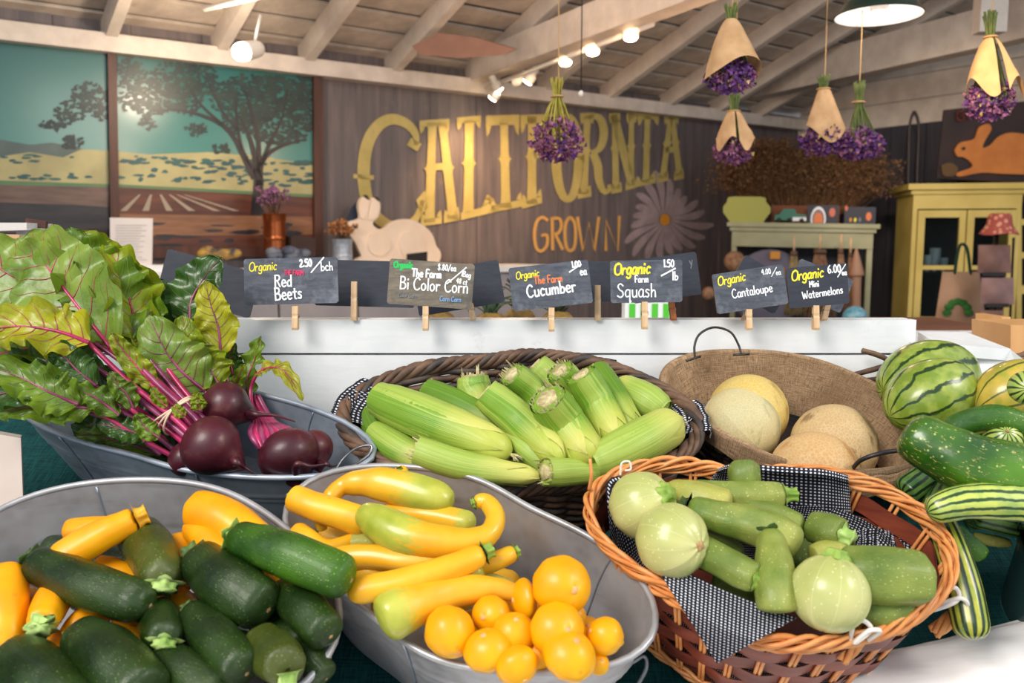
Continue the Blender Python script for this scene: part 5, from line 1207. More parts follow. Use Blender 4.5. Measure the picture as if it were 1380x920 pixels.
for j in range(3):
    m = MB(); c = at(238, 557, 1.195); T = (at(268, 590, 1.19) - at(180, 500, 1.21)).normalized(); o = T.orthogonal().normalized(); w = T.cross(o)
    T = (T + o * (.15 * (j - 1)) + w * (.22 * (j - 1))).normalized(); o = T.orthogonal().normalized(); w = T.cross(o)
    o2 = V((0, -1, 0)); o2 = (o2 - T * o2.dot(T)).normalized(); w2 = T.cross(o2)
    sweep(m, [c + T * .006 * (j - 1) + o2 * .030 * math.cos(2 * PI * i / 40) + w2 * .031 * math.sin(2 * PI * i / 40) for i in range(40)], [.0015] * 40, k=6, closed=True, raw=True); m.build('rubber_band', M['band'], b1)
NV = (0, -1, .3)
# leaves of the big bunch
leaf(b1, [(150, 470, 1.22), (95, 400, 1.24), (55, 350, 1.26), (22, 322, 1.28)], 62, 'leaf_pale', (.15, -1, .25), None, .0042, .18, .012)
leaf(b1, [(172, 470, 1.24), (140, 400, 1.27), (110, 350, 1.29), (92, 306, 1.30)], 52, 'leaf_mid', (.5, -.9, .3), None, .0036, .3, .022)
leaf(b1, [(205, 452, 1.27), (165, 400, 1.31), (125, 345, 1.33), (98, 312, 1.33)], 46, 'leaf_lime', (-.1, -1, .5), None, .003, .2, .024)
leaf(b1, [(128, 462, 1.24), (60, 400, 1.25), (0, 362, 1.26), (-60, 330, 1.26)], 62, 'leaf_pale', (-.1, -1, .3), None, .0046, .15, .012)
leaf(b1, [(120, 462, 1.18), (75, 446, 1.17), (20, 440, 1.17), (-50, 448, 1.16)], 38, 'leaf_yel', (0, -.8, .7), None, .0042, .25, .016)
leaf(b1, [(190, 470, 1.24), (178, 420, 1.27), (165, 370, 1.29), (140, 325, 1.31)], 36, 'leaf_lime', (.7, -.8, .1), None, .003, .35, .020)
leaf(b1, [(200, 470, 1.25), (195, 430, 1.28), (180, 385, 1.30), (170, 352, 1.31)], 30, 'leaf_mid', (.3, -1, .1), None, .003, .3, .02)
leaf(b1, [(205, 500, 1.27), (205, 450, 1.30), (190, 400, 1.32), (182, 375, 1.32)], 30, 'leaf_dark', (.6, -.8, .1), None, .003, .2, .016)
leaf(b1, [(95, 470, 1.20), (40, 470, 1.2), (-10, 480, 1.2), (-60, 500, 1.2)], 34, 'leaf_mid', (0, -.7, .8), None, .0038, .2, .018)
leaf(b1, [(130, 505, 1.19), (80, 490, 1.18), (30, 500, 1.17), (-30, 520, 1.17)], 36, 'leaf_dark', (.1, -.8, .7), None, .0034, .25, .016)
leaf(b1, [(210, 520, 1.2), (190, 500, 1.19), (165, 470, 1.185), (150, 448, 1.18)], 16, 'leaf_lime', (.3, -1, .3), None, .0022, .2, .008)
leaf(b1, [(215, 540, 1.22), (200, 500, 1.24), (198, 470, 1.25), (188, 440, 1.25)], 26, 'leaf_mid', (.5, -.9, .2), None, .0028, .2, .012)
for (a_, b_) in (((250, 560, 1.16), (236, 545, 1.165)), ((225, 548, 1.17), (205, 520, 1.17))):
    leaf(b1, [a_, ((a_[0] + b_[0]) / 2 - 4, (a_[1] + b_[1]) / 2, a_[2] - .004), b_], 8, 'leaf_lime', NV, None, .001, .1, .003)
b2 = thing('beet_bunch', 'bunch of beets behind, bright lime leaves standing before the chalkboards', 'beets', on('B', 350, 590, 0), GB)
cD, RD_, bD = beet(b2, 390, 613, .004, 42, (-.35, .4, .65), [on('B', 400, 626, .02), on('B', 420, 628, .015), on('B', 444, 624, .01)], .82)
cE, RE, bE = beet(b2, 423, 604, -.004, 26, (-.3, .5, .6), [on('B', 440, 625, .01), on('B', 446, 628, .0), on('B', 455, 626, .0)], .95)
for i in range(9):
    x = 340 + i * 6.5; stalk(b2, [on('B', 352 + i * 5, 604 + (i % 3) * 4, .02), on('B', x - 2 + i, 584, .03), at(342 + i * 3.2, 566, 1.26), at(332 + i * 2, 545 - (i % 3) * 6, 1.29)], .0048, .0034, 'stalk' if i % 2 else 'stalk2')
m = MB(); sweep(m, [at(338, 560, 1.255), at(350, 557, 1.245), at(366, 559, 1.25)], [.0014], n=8, k=6); m.build('rubber_band', M['band'], b2)
leaf(b2, [(256, 432, 1.33), (258, 405, 1.34), (275, 375, 1.35), (298, 346, 1.35)], 40, 'leaf_dark', (-.2, -1, .2), [(285, 520, 1.28), (262, 470, 1.31)], .0030, .12, .006, smt='stalk2')
leaf(b2, [(298, 478, 1.29), (294, 440, 1.29), (284, 410, 1.29), (276, 378, 1.29)], 26, 'leaf_yel', (.1, -1, .1), [(312, 540, 1.27), (304, 500, 1.28)], .0026, .15, .007, smt='stalk2')
leaf(b2, [(278, 528, 1.25), (245, 500, 1.24), (222, 470, 1.24), (200, 424, 1.25)], 44, 'leaf_pale', (.1, -1, .25), [(290, 545, 1.24)], .0036, .1, .010, smt='stalk2')
leaf(b2, [(265, 520, 1.26), (258, 490, 1.26), (250, 455, 1.26), (246, 424, 1.27)], 26, 'leaf_lime', (.3, -1, .1), None, .0022, .1, .010, smt='stalk2')
leaf(b2, [(296, 520, 1.255), (285, 500, 1.255), (278, 480, 1.255), (272, 462, 1.255)], 30, 'leaf_lime', (0, -1, .2), None, .0022, .1, .010, smt='stalk2')
leaf(b2, [(318, 520, 1.30), (312, 495, 1.31), (310, 475, 1.31), (318, 462, 1.31)], 18, 'leaf_dark', (.1, -1, .1), None, .0022, .1, .010)
leaf(b2, [(332, 545, 1.29), (334, 510, 1.30), (345, 480, 1.31), (352, 452, 1.31)], 17, 'leaf_mid', (-.4, -1, .1), None, .0022, .35, .010)
leaf(b2, [(345, 506, 1.28), (362, 496, 1.27), (385, 502, 1.26), (408, 540, 1.25)], 15, 'leaf_yel', (.2, -.5, .9), [(340, 555, 1.26), (338, 525, 1.28)], .0024, .15, .005)
leaf(b2, [(325, 560, 1.28), (318, 530, 1.28), (322, 508, 1.28), (330, 490, 1.28)], 12, 'leaf_lime', (-.4, -1, .1), None, .0018, .2, .006)
leaf(b2, [(240, 480, 1.33), (220, 440, 1.35), (210, 400, 1.36), (200, 372, 1.36)], 34, 'leaf_dark', (.1, -1, .2), None, .0026, .1, .014)
leaf(b2, [(262, 470, 1.34), (240, 440, 1.35), (228, 410, 1.36), (232, 385, 1.36)], 30, 'leaf_dark', (-.1, -1, .2), None, .0026, .1, .012)
leaf(b2, [(290, 560, 1.30), (262, 540, 1.31), (240, 520, 1.32), (215, 500, 1.32)], 34, 'leaf_dark', (0, -1, .4), None, .0026, .1, .012)
m = MB(); p0 = at(268, 542, 1.2)
leaf(b2, [(272, 552, 1.19), (268, 545, 1.188), (266, 536, 1.187), (268, 528, 1.19)], 11, 'leaf_lime', (0, -1, .2), None, .0012, .1, .002)
b3 = thing('beet_bunch', 'beet tops lying low over the left rim, dark ruffled leaves pointing left', 'beets', on('B', 180, 600, 0), GB)
for i, f_ in enumerate((((240, 618, 1.18), (190, 590, 1.17), (140, 560, 1.16), (95, 540, 1.15)), ((235, 606, 1.19), (190, 570, 1.18), (140, 540, 1.17), (105, 520, 1.16)), ((225, 596, 1.2), (190, 562, 1.2), (150, 530, 1.19), (110, 515, 1.18)), ((218, 612, 1.19), (190, 590, 1.19), (160, 570, 1.18), (120, 556, 1.17)), ((205, 580, 1.18), (185, 558, 1.17), (170, 545, 1.17), (160, 532, 1.17)))):
    stalk(b3, [at(*p) for p in f_], .0042, .0028, 'stalk2' if i % 2 else 'stalk')
leaf(b3, [(105, 545, 1.14), (70, 530, 1.13), (30, 510, 1.13), (-20, 490, 1.13)], 32, 'leaf_mid', (.1, -.9, .6), None, .003, .3, .014, smt='stalk2')
leaf(b3, [(95, 525, 1.16), (60, 518, 1.15), (20, 526, 1.14), (-30, 540, 1.14)], 34, 'leaf_dark', (-.1, -.9, .6), None, .003, .25, .014, smt='stalk2')
leaf(b3, [(125, 550, 1.15), (90, 548, 1.14), (40, 548, 1.14), (-10, 558, 1.14)], 24, 'leaf_mid', (0, -1, .5), None, .003, .2, .012, smt='stalk2')
leaf(b3, [(130, 520, 1.17), (105, 500, 1.165), (85, 480, 1.16), (62, 470, 1.16)], 24, 'leaf_dark', (.2, -.9, .5), None, .0026, .25, .01, smt='stalk2')
leaf(b3, [(160, 560, 1.16), (135, 540, 1.155), (110, 528, 1.15), (78, 525, 1.15)], 18, 'leaf_mid', (0, -.8, .8), None, .0026, .2, .01, smt='stalk2')
leaf(b3, [(180, 550, 1.17), (170, 530, 1.165), (158, 518, 1.16), (148, 500, 1.16)], 15, 'leaf_mid', (.4, -.9, .3), None, .0022, .2, .008, smt='stalk2')
leaf(b3, [(200, 590, 1.17), (180, 582, 1.165), (155, 576, 1.16), (130, 570, 1.16)], 18, 'leaf_dark', (0, -.9, .6), None, .0022, .2, .008, smt='stalk2')
leaf(b3, [(150, 545, 1.19), (100, 500, 1.2), (60, 490, 1.2), (10, 480, 1.2)], 34, 'leaf_dark', (0, -.9, .6), None, .003, .2, .012, smt='stalk2')
leaf(b3, [(200, 575, 1.2), (160, 545, 1.2), (130, 520, 1.21), (90, 510, 1.21)], 36, 'leaf_dark', (0, -.9, .5), None, .003, .2, .010, smt='stalk2')
leaf(b3, [(215, 590, 1.165), (200, 580, 1.16), (190, 568, 1.16), (183, 556, 1.16)], 13, 'leaf_mid', (.3, -.9, .3), None, .002, .2, .006, smt='stalk2')
# ---------------------------------------------------------------- chalk handwriting: a small stroke font
GL_ = {
'O': [.62, '.35,1 .1,.85 .03,.5 .12,.12 .35,0 .55,.15 .6,.5 .52,.85 .3,1 .25,.9'], 'r': [.36, '.06,.55 .08,0|.07,.35 .18,.52 .34,.5'], 'g': [.44, '.38,.5 .2,.58 .05,.35 .12,.05 .3,.05 .38,.3 .38,.52|.38,.5 .38,-.2 .22,-.34 .05,-.22'],
'a': [.44, '.36,.5 .2,.58 .05,.35 .1,.04 .28,.06 .36,.3|.37,.55 .36,.1 .44,0'], 'n': [.44, '.06,.55 .07,0|.07,.35 .2,.56 .35,.48 .37,0'], 'i': [.18, '.08,.52 .09,0|.08,.75 .09,.78'], 'c': [.4, '.36,.48 .2,.58 .05,.32 .15,.02 .36,.08'],
'e': [.42, '.06,.3 .36,.34 .3,.54 .14,.55 .05,.25 .18,.0 .38,.08'], 'd': [.46, '.36,.46 .2,.55 .05,.3 .14,.02 .34,.12|.38,1 .38,0'], 'b': [.46, '.07,1 .08,0|.08,.3 .22,.52 .4,.36 .34,.06 .08,.04'], 't': [.36, '.18,.85 .18,.1 .3,0|.02,.56 .34,.58'],
's': [.36, '.32,.5 .16,.56 .07,.42 .28,.22 .22,.02 .03,.06'], 'R': [.56, '.08,0 .08,1|.04,.98 .36,.98 .46,.78 .34,.56 .1,.52|.24,.52 .5,0'], 'B': [.54, '.08,0 .08,1|.04,1 .34,.98 .42,.76 .3,.56 .1,.52|.3,.54 .48,.36 .42,.06 .06,0'],
'C': [.56, '.5,.82 .34,1 .12,.8 .04,.42 .16,.06 .36,0 .52,.14'], 'T': [.5, '.25,.98 .25,0|.0,.98 .5,.98'], 'H': [.52, '.07,1 .07,0|.44,1 .44,0|.07,.5 .44,.5'], 'h': [.44, '.07,1 .07,0|.07,.3 .2,.5 .34,.42 .36,0'], 'E': [.46, '.42,.98 .07,.98 .07,0 .42,0|.07,.52 .36,.52'],
'F': [.44, '.07,0 .07,.98 .42,.98|.07,.5 .36,.52'], 'A': [.54, '.03,0 .26,1 .5,0|.12,.36 .42,.36'], 'M': [.64, '.05,0 .08,1 .3,.4 .52,1 .56,0'], 'm': [.62, '.06,.55 .07,0|.07,.35 .18,.55 .3,.45 .31,0|.31,.35 .43,.55 .54,.45 .55,0'],
'f': [.3, '.3,.95 .16,.98 .12,.8 .12,0|.0,.55 .26,.55'], 'o': [.44, '.22,.56 .06,.4 .08,.1 .24,0 .38,.18 .34,.46 .2,.56'], 'l': [.18, '.09,1 .09,0'], 'u': [.44, '.06,.54 .08,.1 .22,0 .36,.16|.37,.54 .38,0'], 'p': [.46, '.07,.54 .07,-.34|.07,.4 .22,.55 .4,.38 .34,.08 .08,.08'],
'q': [.46, '.38,.5 .2,.56 .05,.34 .12,.05 .36,.1|.38,.54 .38,-.36 .46,-.26'], 'S': [.52, '.46,.84 .26,1 .08,.82 .2,.56 .4,.42 .44,.14 .24,0 .03,.12'], 'W': [.74, '.03,.95 .16,0 .34,.7 .5,0 .7,.98'], 'w': [.6, '.04,.55 .14,.04 .28,.4 .4,.04 .54,.56'], 'y': [.42, '.05,.54 .2,.1|.38,.56 .12,-.34'],
'P': [.48, '.08,0 .08,1|.06,.98 .36,.96 .42,.74 .3,.52 .1,.5'], '0': [.46, '.22,1 .06,.7 .07,.2 .22,0 .38,.25 .38,.75 .22,1'], '1': [.22, '.08,.85 .13,1 .13,0'], '2': [.46, '.05,.8 .2,1 .38,.82 .3,.5 .04,.02 .42,.04'], '4': [.48, '.3,0 .3,1 .04,.4 .44,.4'],
'5': [.46, '.4,.98 .1,.98 .07,.6 .28,.62 .4,.34 .28,.02 .04,.06'], '6': [.46, '.34,.98 .12,.7 .05,.3 .18,0 .36,.12 .36,.4 .2,.5 .07,.36'], '8': [.46, '.22,.54 .08,.76 .22,1 .36,.76 .22,.54 .06,.26 .22,0 .38,.26 .22,.54'], '.': [.2, '.08,.0 .10,.12'], '/': [.4, '.02,-.1 .4,1.05'],
'$': [.46, '.4,.8 .24,.92 .08,.74 .38,.32 .24,.06 .04,.18|.23,1.08 .23,-.1'], ' ': [.26, '']}
def strokes(txt, x, y, hgt, slant=0, track=.05):
    out = []; cx_ = x
    for ch in txt:
        w, d = GL_[ch]
        for s_ in (d.split('|') if d else []):
            pts = [tuple(map(float, q.split(','))) for q in s_.split()]
            if len(pts) > 2: pts = [(p.x, p.y) for p in cr([V((a, b, 0)) for a, b in pts], len(pts) * 4)]
            out.append([(cx_ + (a + b * slant) * hgt, y + b * hgt) for a, b in pts])
        cx_ += (w + track) * hgt
    return out, cx_ - x
def sign(label, cx_, cy_, w, h, rot, Y, mt='slate', texts=(), yaw=0, cat='sign', group='chalkboard price signs on the stand'):
    """chalkboard: w,h in px; texts: (string, fx, fy(baseline from the top), height fraction, colour, thickness, slant, rotation)"""
    c = at(cx_, cy_, Y); k = (Y * math.cos(PITCH) + (CAM.z - c.z) * math.sin(PITCH)) / F; W2, H2 = w * k / 2, h * k / 2
    a = math.radians(rot); X = V((math.cos(a), 0, math.sin(a))); Z = V((-math.sin(a), 0, math.cos(a))); Z = (Z + V((0, .10, 0))).normalized(); Nn = X.cross(Z).normalized()
    if Nn.y > 0: Nn = -Nn
    root = thing('chalkboard_sign', label, cat, c - Z * H2, group)
    rr = random.Random(int(cx_)); m = MB(); pts = []
    for (sx, sy) in ((-1, 1), (1, 1), (1, -1), (-1, -1)):
        for q in ((1, 0), (0, 1)) if sx * sy > 0 else ((0, 1), (1, 0)):
            pts.append(c + X * (sx * (W2 - q[0] * .003)) + Z * (sy * (H2 - q[1] * .003)) + X * rr.uniform(-.0008, .0008))
    m.poly(pts, -Nn * .0045)
    m.mi = [0, 0] + [1] * (len(m.f) - 2); m.build('board', [M[mt], M['slate_edge']], root, False)
    for ti, t in enumerate(texts):
        s, fx, fy, fh, colr, th, sl_, rt = t
        H = 2 * H2 * fh; ss, tw = strokes(s, 0, 0, H, sl_); m = MB(); ra = math.radians(rt); x0 = -W2 + 2 * W2 * fx; y0 = H2 - 2 * H2 * fy
        ww = th * k * .42
        for st_ in ss:
            P = []
            for (a_, b_) in st_:
                xx = x0 + a_ * math.cos(ra) - b_ * math.sin(ra); yy = y0 + a_ * math.sin(ra) + b_ * math.cos(ra); P.append((xx, yy))
            if len(P) == 2 and math.hypot(P[1][0] - P[0][0], P[1][1] - P[0][1]) < ww * 1.5: P[1] = (P[0][0], P[0][1] + ww * 1.5)
            b = len(m.v); n = len(P)
            for i, (xx, yy) in enumerate(P):
                p0, p1 = P[max(0, i - 1)], P[min(n - 1, i + 1)]; dx, dy = p1[0] - p0[0], p1[1] - p0[1]; l = math.hypot(dx, dy) or 1
                v_ = ww * (1 + .25 * ns((xx * 300, yy * 300, ti)))
                ext = ww * .5 if i in (0, n - 1) else 0; xx += (dx / l) * ext * (1 if i else -1); yy += (dy / l) * ext * (1 if i else -1)
                for sg in (1, -1): m.vert(c + X * (xx - dy / l * v_ * sg) + Z * (yy + dx / l * v_ * sg) + Nn * (.0006 + .00015 * ti + .00003 * (i % 2)))
            for i in range(n - 1): m.face([b + 2 * i, b + 2 * i + 1, b + 2 * i + 3, b + 2 * i + 2])
        m.build('chalk_writing', M[colr], root, False)
    return root
YF = 1.435
sign('black chalkboard reading Organic Red Beets 2.50/bch with pink THE FARM', 392, 378.5, 126, 62, 1.4, YF, 'slate', [
    ('Organic', .055, .27, .19, 'c_yel', 1.7, .15, 2), ('2.50', .60, .20, .155, 'c_white', 2.6, 0, 2), ('/', .725, .30, .28, 'c_white', 2.2, .55, 0), ('bch', .825, .30, .19, 'c_white', 2.0, 0, 2),
    ('THE FARM', .43, .36, .10, 'c_pink', 1.5, 0, -3), ('Red', .325, .62, .25, 'c_white', 2.6, 0, 0), ('Beets', .325, .91, .26, 'c_white', 2.8, 0, 3)])
sign('worn brownish chalkboard reading Organic The Farm Bi Color Corn', 580.5, 382.5, 114, 61, -4, YF, 'slate_worn', [
    ('Organic', .05, .19, .13, 'c_green', 3.0, .1, 1), ('The Farm', .27, .36, .17, 'c_white', 2.6, 0, 0), ('Bi Color Corn', .135, .65, .27, 'c_white', 2.4, 0, 0), ('$.80/ea', .57, .18, .13, 'c_white', 1.7, 0, 0),
    ('/', .70, .44, .34, 'c_white', 2.0, .7, 0), ('1Bag', .85, .28, .12, 'c_white', 1.6, 0, -8), ('48 ct', .80, .44, .11, 'c_white', 1.6, 0, -6), ('Corn Corn', .62, .86, .11, 'c_blue', 1.4, 0, 1), ('Color Corn', .13, .83, .09, 'c_grey', 1.0, 0, 0)])
sign('tilted chalkboard reading Organic The Farm Cucumber 1.00/ea', 742, 384.5, 108, 58.5, 6.2, YF, 'slate', [
    ('Organic', .08, .28, .17, 'c_yel', 1.7, .15, 2), ('The Farm', .30, .43, .17, 'c_orange', 2.2, 0, -1), ('Cucumber', .195, .72, .28, 'c_white', 2.8, 0, 1), ('1.00', .79, .15, .14, 'c_white', 2.2, 0, 2), ('/', .76, .23, .13, 'c_white', 2.4, 1.6, 0), ('ea', .88, .34, .17, 'c_white', 2.2, 0, 0)])
sign('chalkboard with bold yellow Organic, Farm Squash 1.50/lb', 871, 379, 97, 57, 0.8, YF, 'slate', [
    ('Organic', .05, .34, .27, 'c_yel', 3.2, .15, 2), ('Farm', .34, .52, .16, 'c_white', 2.0, 0, 0), ('Squash', .09, .87, .32, 'c_white', 2.3, 0, 0), ('1.50', .74, .17, .17, 'c_white', 2.3, 0, 0), ('/', .72, .36, .15, 'c_white', 2.6, 1.6, 0), ('lb', .86, .48, .2, 'c_white', 2.2, 0, 0)])
sign('chalkboard tilted up to the right reading Organic Cantaloupe 4.00/ea', 1011, 389.5, 96, 54, 8.6, YF, 'slate', [
    ('Organic', .06, .30, .22, 'c_yel', 2.0, .2, 3), ('Cantaloupe', .235, .66, .22, 'c_white', 1.9, 0, 1), ('4.00', .69, .19, .13, 'c_white', 1.5, 0, 0), ('/', .82, .25, .18, 'c_white', 1.4, .4, 0), ('ea', .885, .25, .13, 'c_white', 1.4, 0, 0)])
sign('rightmost chalkboard reading Organic Mini Watermelons 6.00/ea', 1102, 385, 81, 54.5, 4.8, YF, 'slate_dark', [
    ('Organic', .07, .33, .25, 'c_yel', 2.5, .2, 3), ('Mini', .36, .52, .15, 'c_white', 1.9, 0, 1), ('Watermelons', .235, .80, .19, 'c_white', 1.8, 0, 4), ('6.00', .68, .21, .19, 'c_white', 2.1, 0, 0), ('/', .84, .30, .26, 'c_white', 1.8, .4, 0), ('ea', .91, .29, .13, 'c_white', 1.8, 0, 0)])
GBK = 'blank backs of chalkboard signs'
YB_ = 1.52
for lb, cx_, cy_, w, h, rot, mt in (('blank dark chalkboard tilted down right, behind the beet leaves at left', 281, 382, 128, 62, -15.5, 'slate_dark'),
    ('blank dark chalkboard between the Red Beets and Corn signs', 492, 382, 134, 62, -1.5, 'slate_dark'), ('blank dark chalkboard sticking out right of the Corn sign, tilted up', 618, 388, 118, 58, 9.5, 'slate_dark'),
    ('blank dark chalkboard between the Cucumber and Squash signs', 806, 379, 86, 54, 0, 'slate_dark'), ('dark chalkboard with a faint scribble sticking out right of the Squash sign', 896, 374, 92, 58, 8, 'slate_dark'),
    ('small blank chalkboard at a steep slant behind the Cantaloupe sign', 1024, 383, 74, 50, -30, 'slate_dark'), ('blank chalkboard at a slant behind the Mini Watermelons sign', 1106, 385, 78, 48, -22, 'slate')):
    sign(lb, cx_, cy_, w, h, rot, YB_, mt, [('y', .88, .30, .2, 'c_grey', 1.6, 0, 0)] if 'scribble' in lb else (), group=GBK)
def pin(label, x, y0, y1, Y, mt='pin', lean=0):
    a, b = at(x + lean, y0, Y), at(x, y1, Y); d = b - a; L = d.length; d.normalize(); X = V((1, 0, 0)); Nn = V((0, -1, 0)); root = thing('clothespin', label, 'clothespin', b, 'clothespins holding the signs')
    for sg in (-1, 1):
        m = MB(); sp = .0022
        pr = [(0, 0), (0, .0032), (.3, .0042), (.42, .0034), (.5, .0048), (.9, .0052), (1, .0036), (1, 0)]
        P = [a + d * L * t + Nn * (sg * (z + (.0008 if t < .5 else .0018 * t)) + .004) - X * .0048 for t, z in pr]; m.poly(P if sg > 0 else P, X * .0096); m.build('jaw', M[mt], root, False)
    m = MB(); c = a + d * L * .42 + Nn * .004
    sweep(m, [c - X * .006 + V((0, 0, 0)), c - X * .003, c + X * .003, c + X * .006], [.0032] * 4, n=12, k=10, mod=lambda t, a_: 1 + .12 * math.sin(t * 40)); m.build('spring', M['steel'], root)
YP = 1.438
pin('clothespin under the Red Beets sign', 399, 412, 444, YP); pin('clothespin under the Corn sign, worn grey', 574, 412, 445, YP); pin('clothespin under the Cucumber sign', 743, 414, 446, YP)
pin('clothespin under the Squash sign', 868, 406, 443, YP); pin('clothespin under the Cantaloupe sign', 1008, 416, 444, YP); pin('clothespin under the Mini Watermelons sign', 1098, 411, 444, YP)
pin('tall clothespin standing on the board left of the Corn sign', 478, 379, 431, 1.475); pin('clothespin at the lower right corner of the Corn sign', 638, 408, 431, 1.475, lean=-4)
pin('tall clothespin standing right of the Cucumber sign', 805, 384, 431, 1.475); pin('reddish stained clothespin under the right end of the Squash sign', 907, 406, 431, 1.475, 'pin_dark', -3)
pin('second clothespin leaning beside the one under the Cantaloupe sign', 1002, 414, 431, 1.475, lean=8); pin('second clothespin leaning beside the one under Mini Watermelons', 1108, 410, 431, 1.475, lean=6)
# ---------------------------------------------------------------- things on the back table
def fruit(x, y, Y, r, c, label, name='tomato', cat='fruit', g_='fruit on the back table'):
    p = at(x, y, Y); p.z = 1.27 + pxr(p, r); R = pxr(p, r); m = MB(); m.sphere(p, (R, R, R * .9), 16, 10, lambda th, ph: 1 + .03 * math.cos(5 * th)); root = thing(name, label, cat, V((p.x, p.y, 1.27)), g_)
    m.build('skin', c, root); m = MB(); sweep(m, [p + V((0, 0, R * .8)), p + V((.003, 0, R * 1.1))], [.003, .002], n=2, k=6); m.build('stem', M['stem_dark'], root)
redm = plain('tomato_skin', srgb(190, 60, 40), srgb(206, 92, 50), 9, .3); yem = plain('lemon_skin', srgb(206, 176, 40), srgb(216, 190, 60), 9, .4); dkm = plain('dark_plum_skin', srgb(96, 40, 44), srgb(120, 60, 50), 9, .4)
for i, (x, c, l) in enumerate(((358, dkm, 'dark red fruit on the back table nearest the beet leaves'), (372, yem, 'yellow fruit on the back table just left of the Beets clothespin'), (388, yem, 'yellow fruit behind the Red Beets clothespin'), (410, yem, 'yellow fruit just right of the Red Beets clothespin'), (426, dkm, 'dark fruit second right of the Red Beets clothespin'), (442, redm, 'red fruit third right of the Red Beets clothespin'),
    (458, redm, 'red fruit just left of the tall clothespin by the Corn sign'), (490, dkm, 'dark red fruit just right of the tall clothespin'), (508, redm, 'red fruit left of the Corn sign lower corner'), (524, redm, 'red fruit under the Corn sign lower left corner'), (540, redm, 'red fruit left of the Corn clothespin'))):
    fruit(x, 424, 2.12 + .04 * (i % 3), 10, c, l)
lfm = plain('pineapple_leaf', srgb(60, 84, 62), srgb(110, 134, 96), 20, .5); lfd = plain('pineapple_leaf_dark', srgb(40, 52, 38), srgb(76, 92, 60), 20, .5); pskin = plain('pineapple_skin', srgb(120, 92, 44), srgb(158, 124, 60), 60, .6, bump=.6, bs=60)
def pineapple(label, x, y, Y, hpx, spread, mt, sd):
    p = at(x, y, Y); root = thing('pineapple', label, 'pineapple', V((p.x, p.y, 1.27 - .0)), 'pineapples on the back table'); rr = random.Random(sd)
    b = V((p.x, p.y, 1.27)); m = MB(); m.sphere(b + V((0, 0, .03)), (.045, .045, .032), 16, 10, lambda th, ph: 1 + .05 * math.cos(8 * th) * math.cos(6 * ph)); m.build('fruit_body', pskin, root)
    H = hpx * Y / F
    for i in range(20):
        a = i * 2.4; s = .25 + .75 * ((i * 7) % 20) / 20; d = V((math.cos(a), math.sin(a) * .6, 0)); tip = b + V((0, 0, .05)) + d * spread * s + V((0, 0, H * (1.15 - s * .9))); mid = b + V((0, 0, .05)) + d * spread * s * .4 + V((0, 0, H * .7 * (1.15 - s * .8)))
        P = cr([b + V((0, 0, .045)), mid, tip], 8); m = MB(); q = len(m.v); sd_ = d.cross(UP).normalized()
        for j, pp in enumerate(P):
            w_ = .013 * (1 - (j / 8) ** 1.6) + .0006
            m.vert(pp - sd_ * w_); m.vert(pp - V((0, 0, .004))); m.vert(pp + sd_ * w_)
        for j in range(8):
            for e in (0, 1): m.face([q + 3 * j + e, q + 3 * j + e + 1, q + 3 * j + e + 4, q + 3 * j + e + 3])
        m.build('leaf', mt, root)
pineapple('pineapple crown with broad blue green leaves right of the Corn sign', 662, 424, 2.15, 54, .10, lfm, 1)
pineapple('pineapple crown with dark leaves low behind the Corn sign', 592, 428, 2.2, 50, .12, lfd, 2)
pineapple('pineapple crown behind the Cucumber sign, leaves out at both sides', 752, 428, 2.2, 52, .13, lfd, 3)
pineapple('pineapple crown just left of the Cucumber sign, long thin leaves', 700, 428, 2.3, 56, .10, lfd, 4)
bxt = thing('striped_carton', 'white carton with bright green stripes behind the Squash clothespin', 'box', at(875, 428, 2.1))
a = at(842, 430, 2.1); b = at(903, 430, 2.1); h_ = at(842, 408, 2.1).z - a.z
m = MB(); m.box((a + b) / 2 + V((0, .03, h_ / 2 - .02)), V(((b.x - a.x) / 2, 0, 0)), V((0, .03, 0)), V((0, 0, h_ / 2 + .02))); m.build('carton', M['white'], bxt, False)
for i in range(4):
    m = MB(); x = a.x + (b.x - a.x) * (.16 + i * .25); m.box(V((x, 2.099, (a.z + h_ / 2) - .02)), V(((b.x - a.x) * .065, 0, 0)), V((0, .0012, 0)), V((0, 0, h_ / 2 + .018))); m.build('stripe', plain('green_print', srgb(80, 190, 50), rough=.5), bxt, False)
# ---------------------------------------------------------------- things along the lettered wall
def wq(px, py, q): return onpl(px, py, CORNER + D2 * q, D2)
sg_ = thing('acrylic_sign_holder', 'white printed sheet in a clear stand on the counter under the mural', 'sign', wq(177, 358, .3))
m = MB(); P = [wq(148, 293, .3), wq(206, 294, .3), wq(205, 358, .3), wq(149, 358, .3)]; m.poly(P, -D2 * .006); m.build('sheet', plain('paper_sheet', srgb(214, 208, 206), srgb(224, 218, 216), 5, .15), sg_, False)
for i in range(14):
    m = MB(); y = 303 + i * 3.6; P = [wq(156, y, .302), wq(198 - (i * 7) % 13, y, .302), wq(198 - (i * 7) % 13, y + .9, .302), wq(156, y + .9, .302)]; m.poly(P, -D2 * .001); m.build('print_line', plain('grey_print', srgb(180, 174, 172), rough=.4), sg_, False)
m = MB(); P = [wq(130, 357, .42), wq(262, 357, .42), wq(262, 371, .42), wq(130, 371, .42)]; m.poly(P, -D2 * .15); m.build('shelf_block', M['white'], None, False, 'white ledge block carrying the printed sheet under the mural', 'shelf')
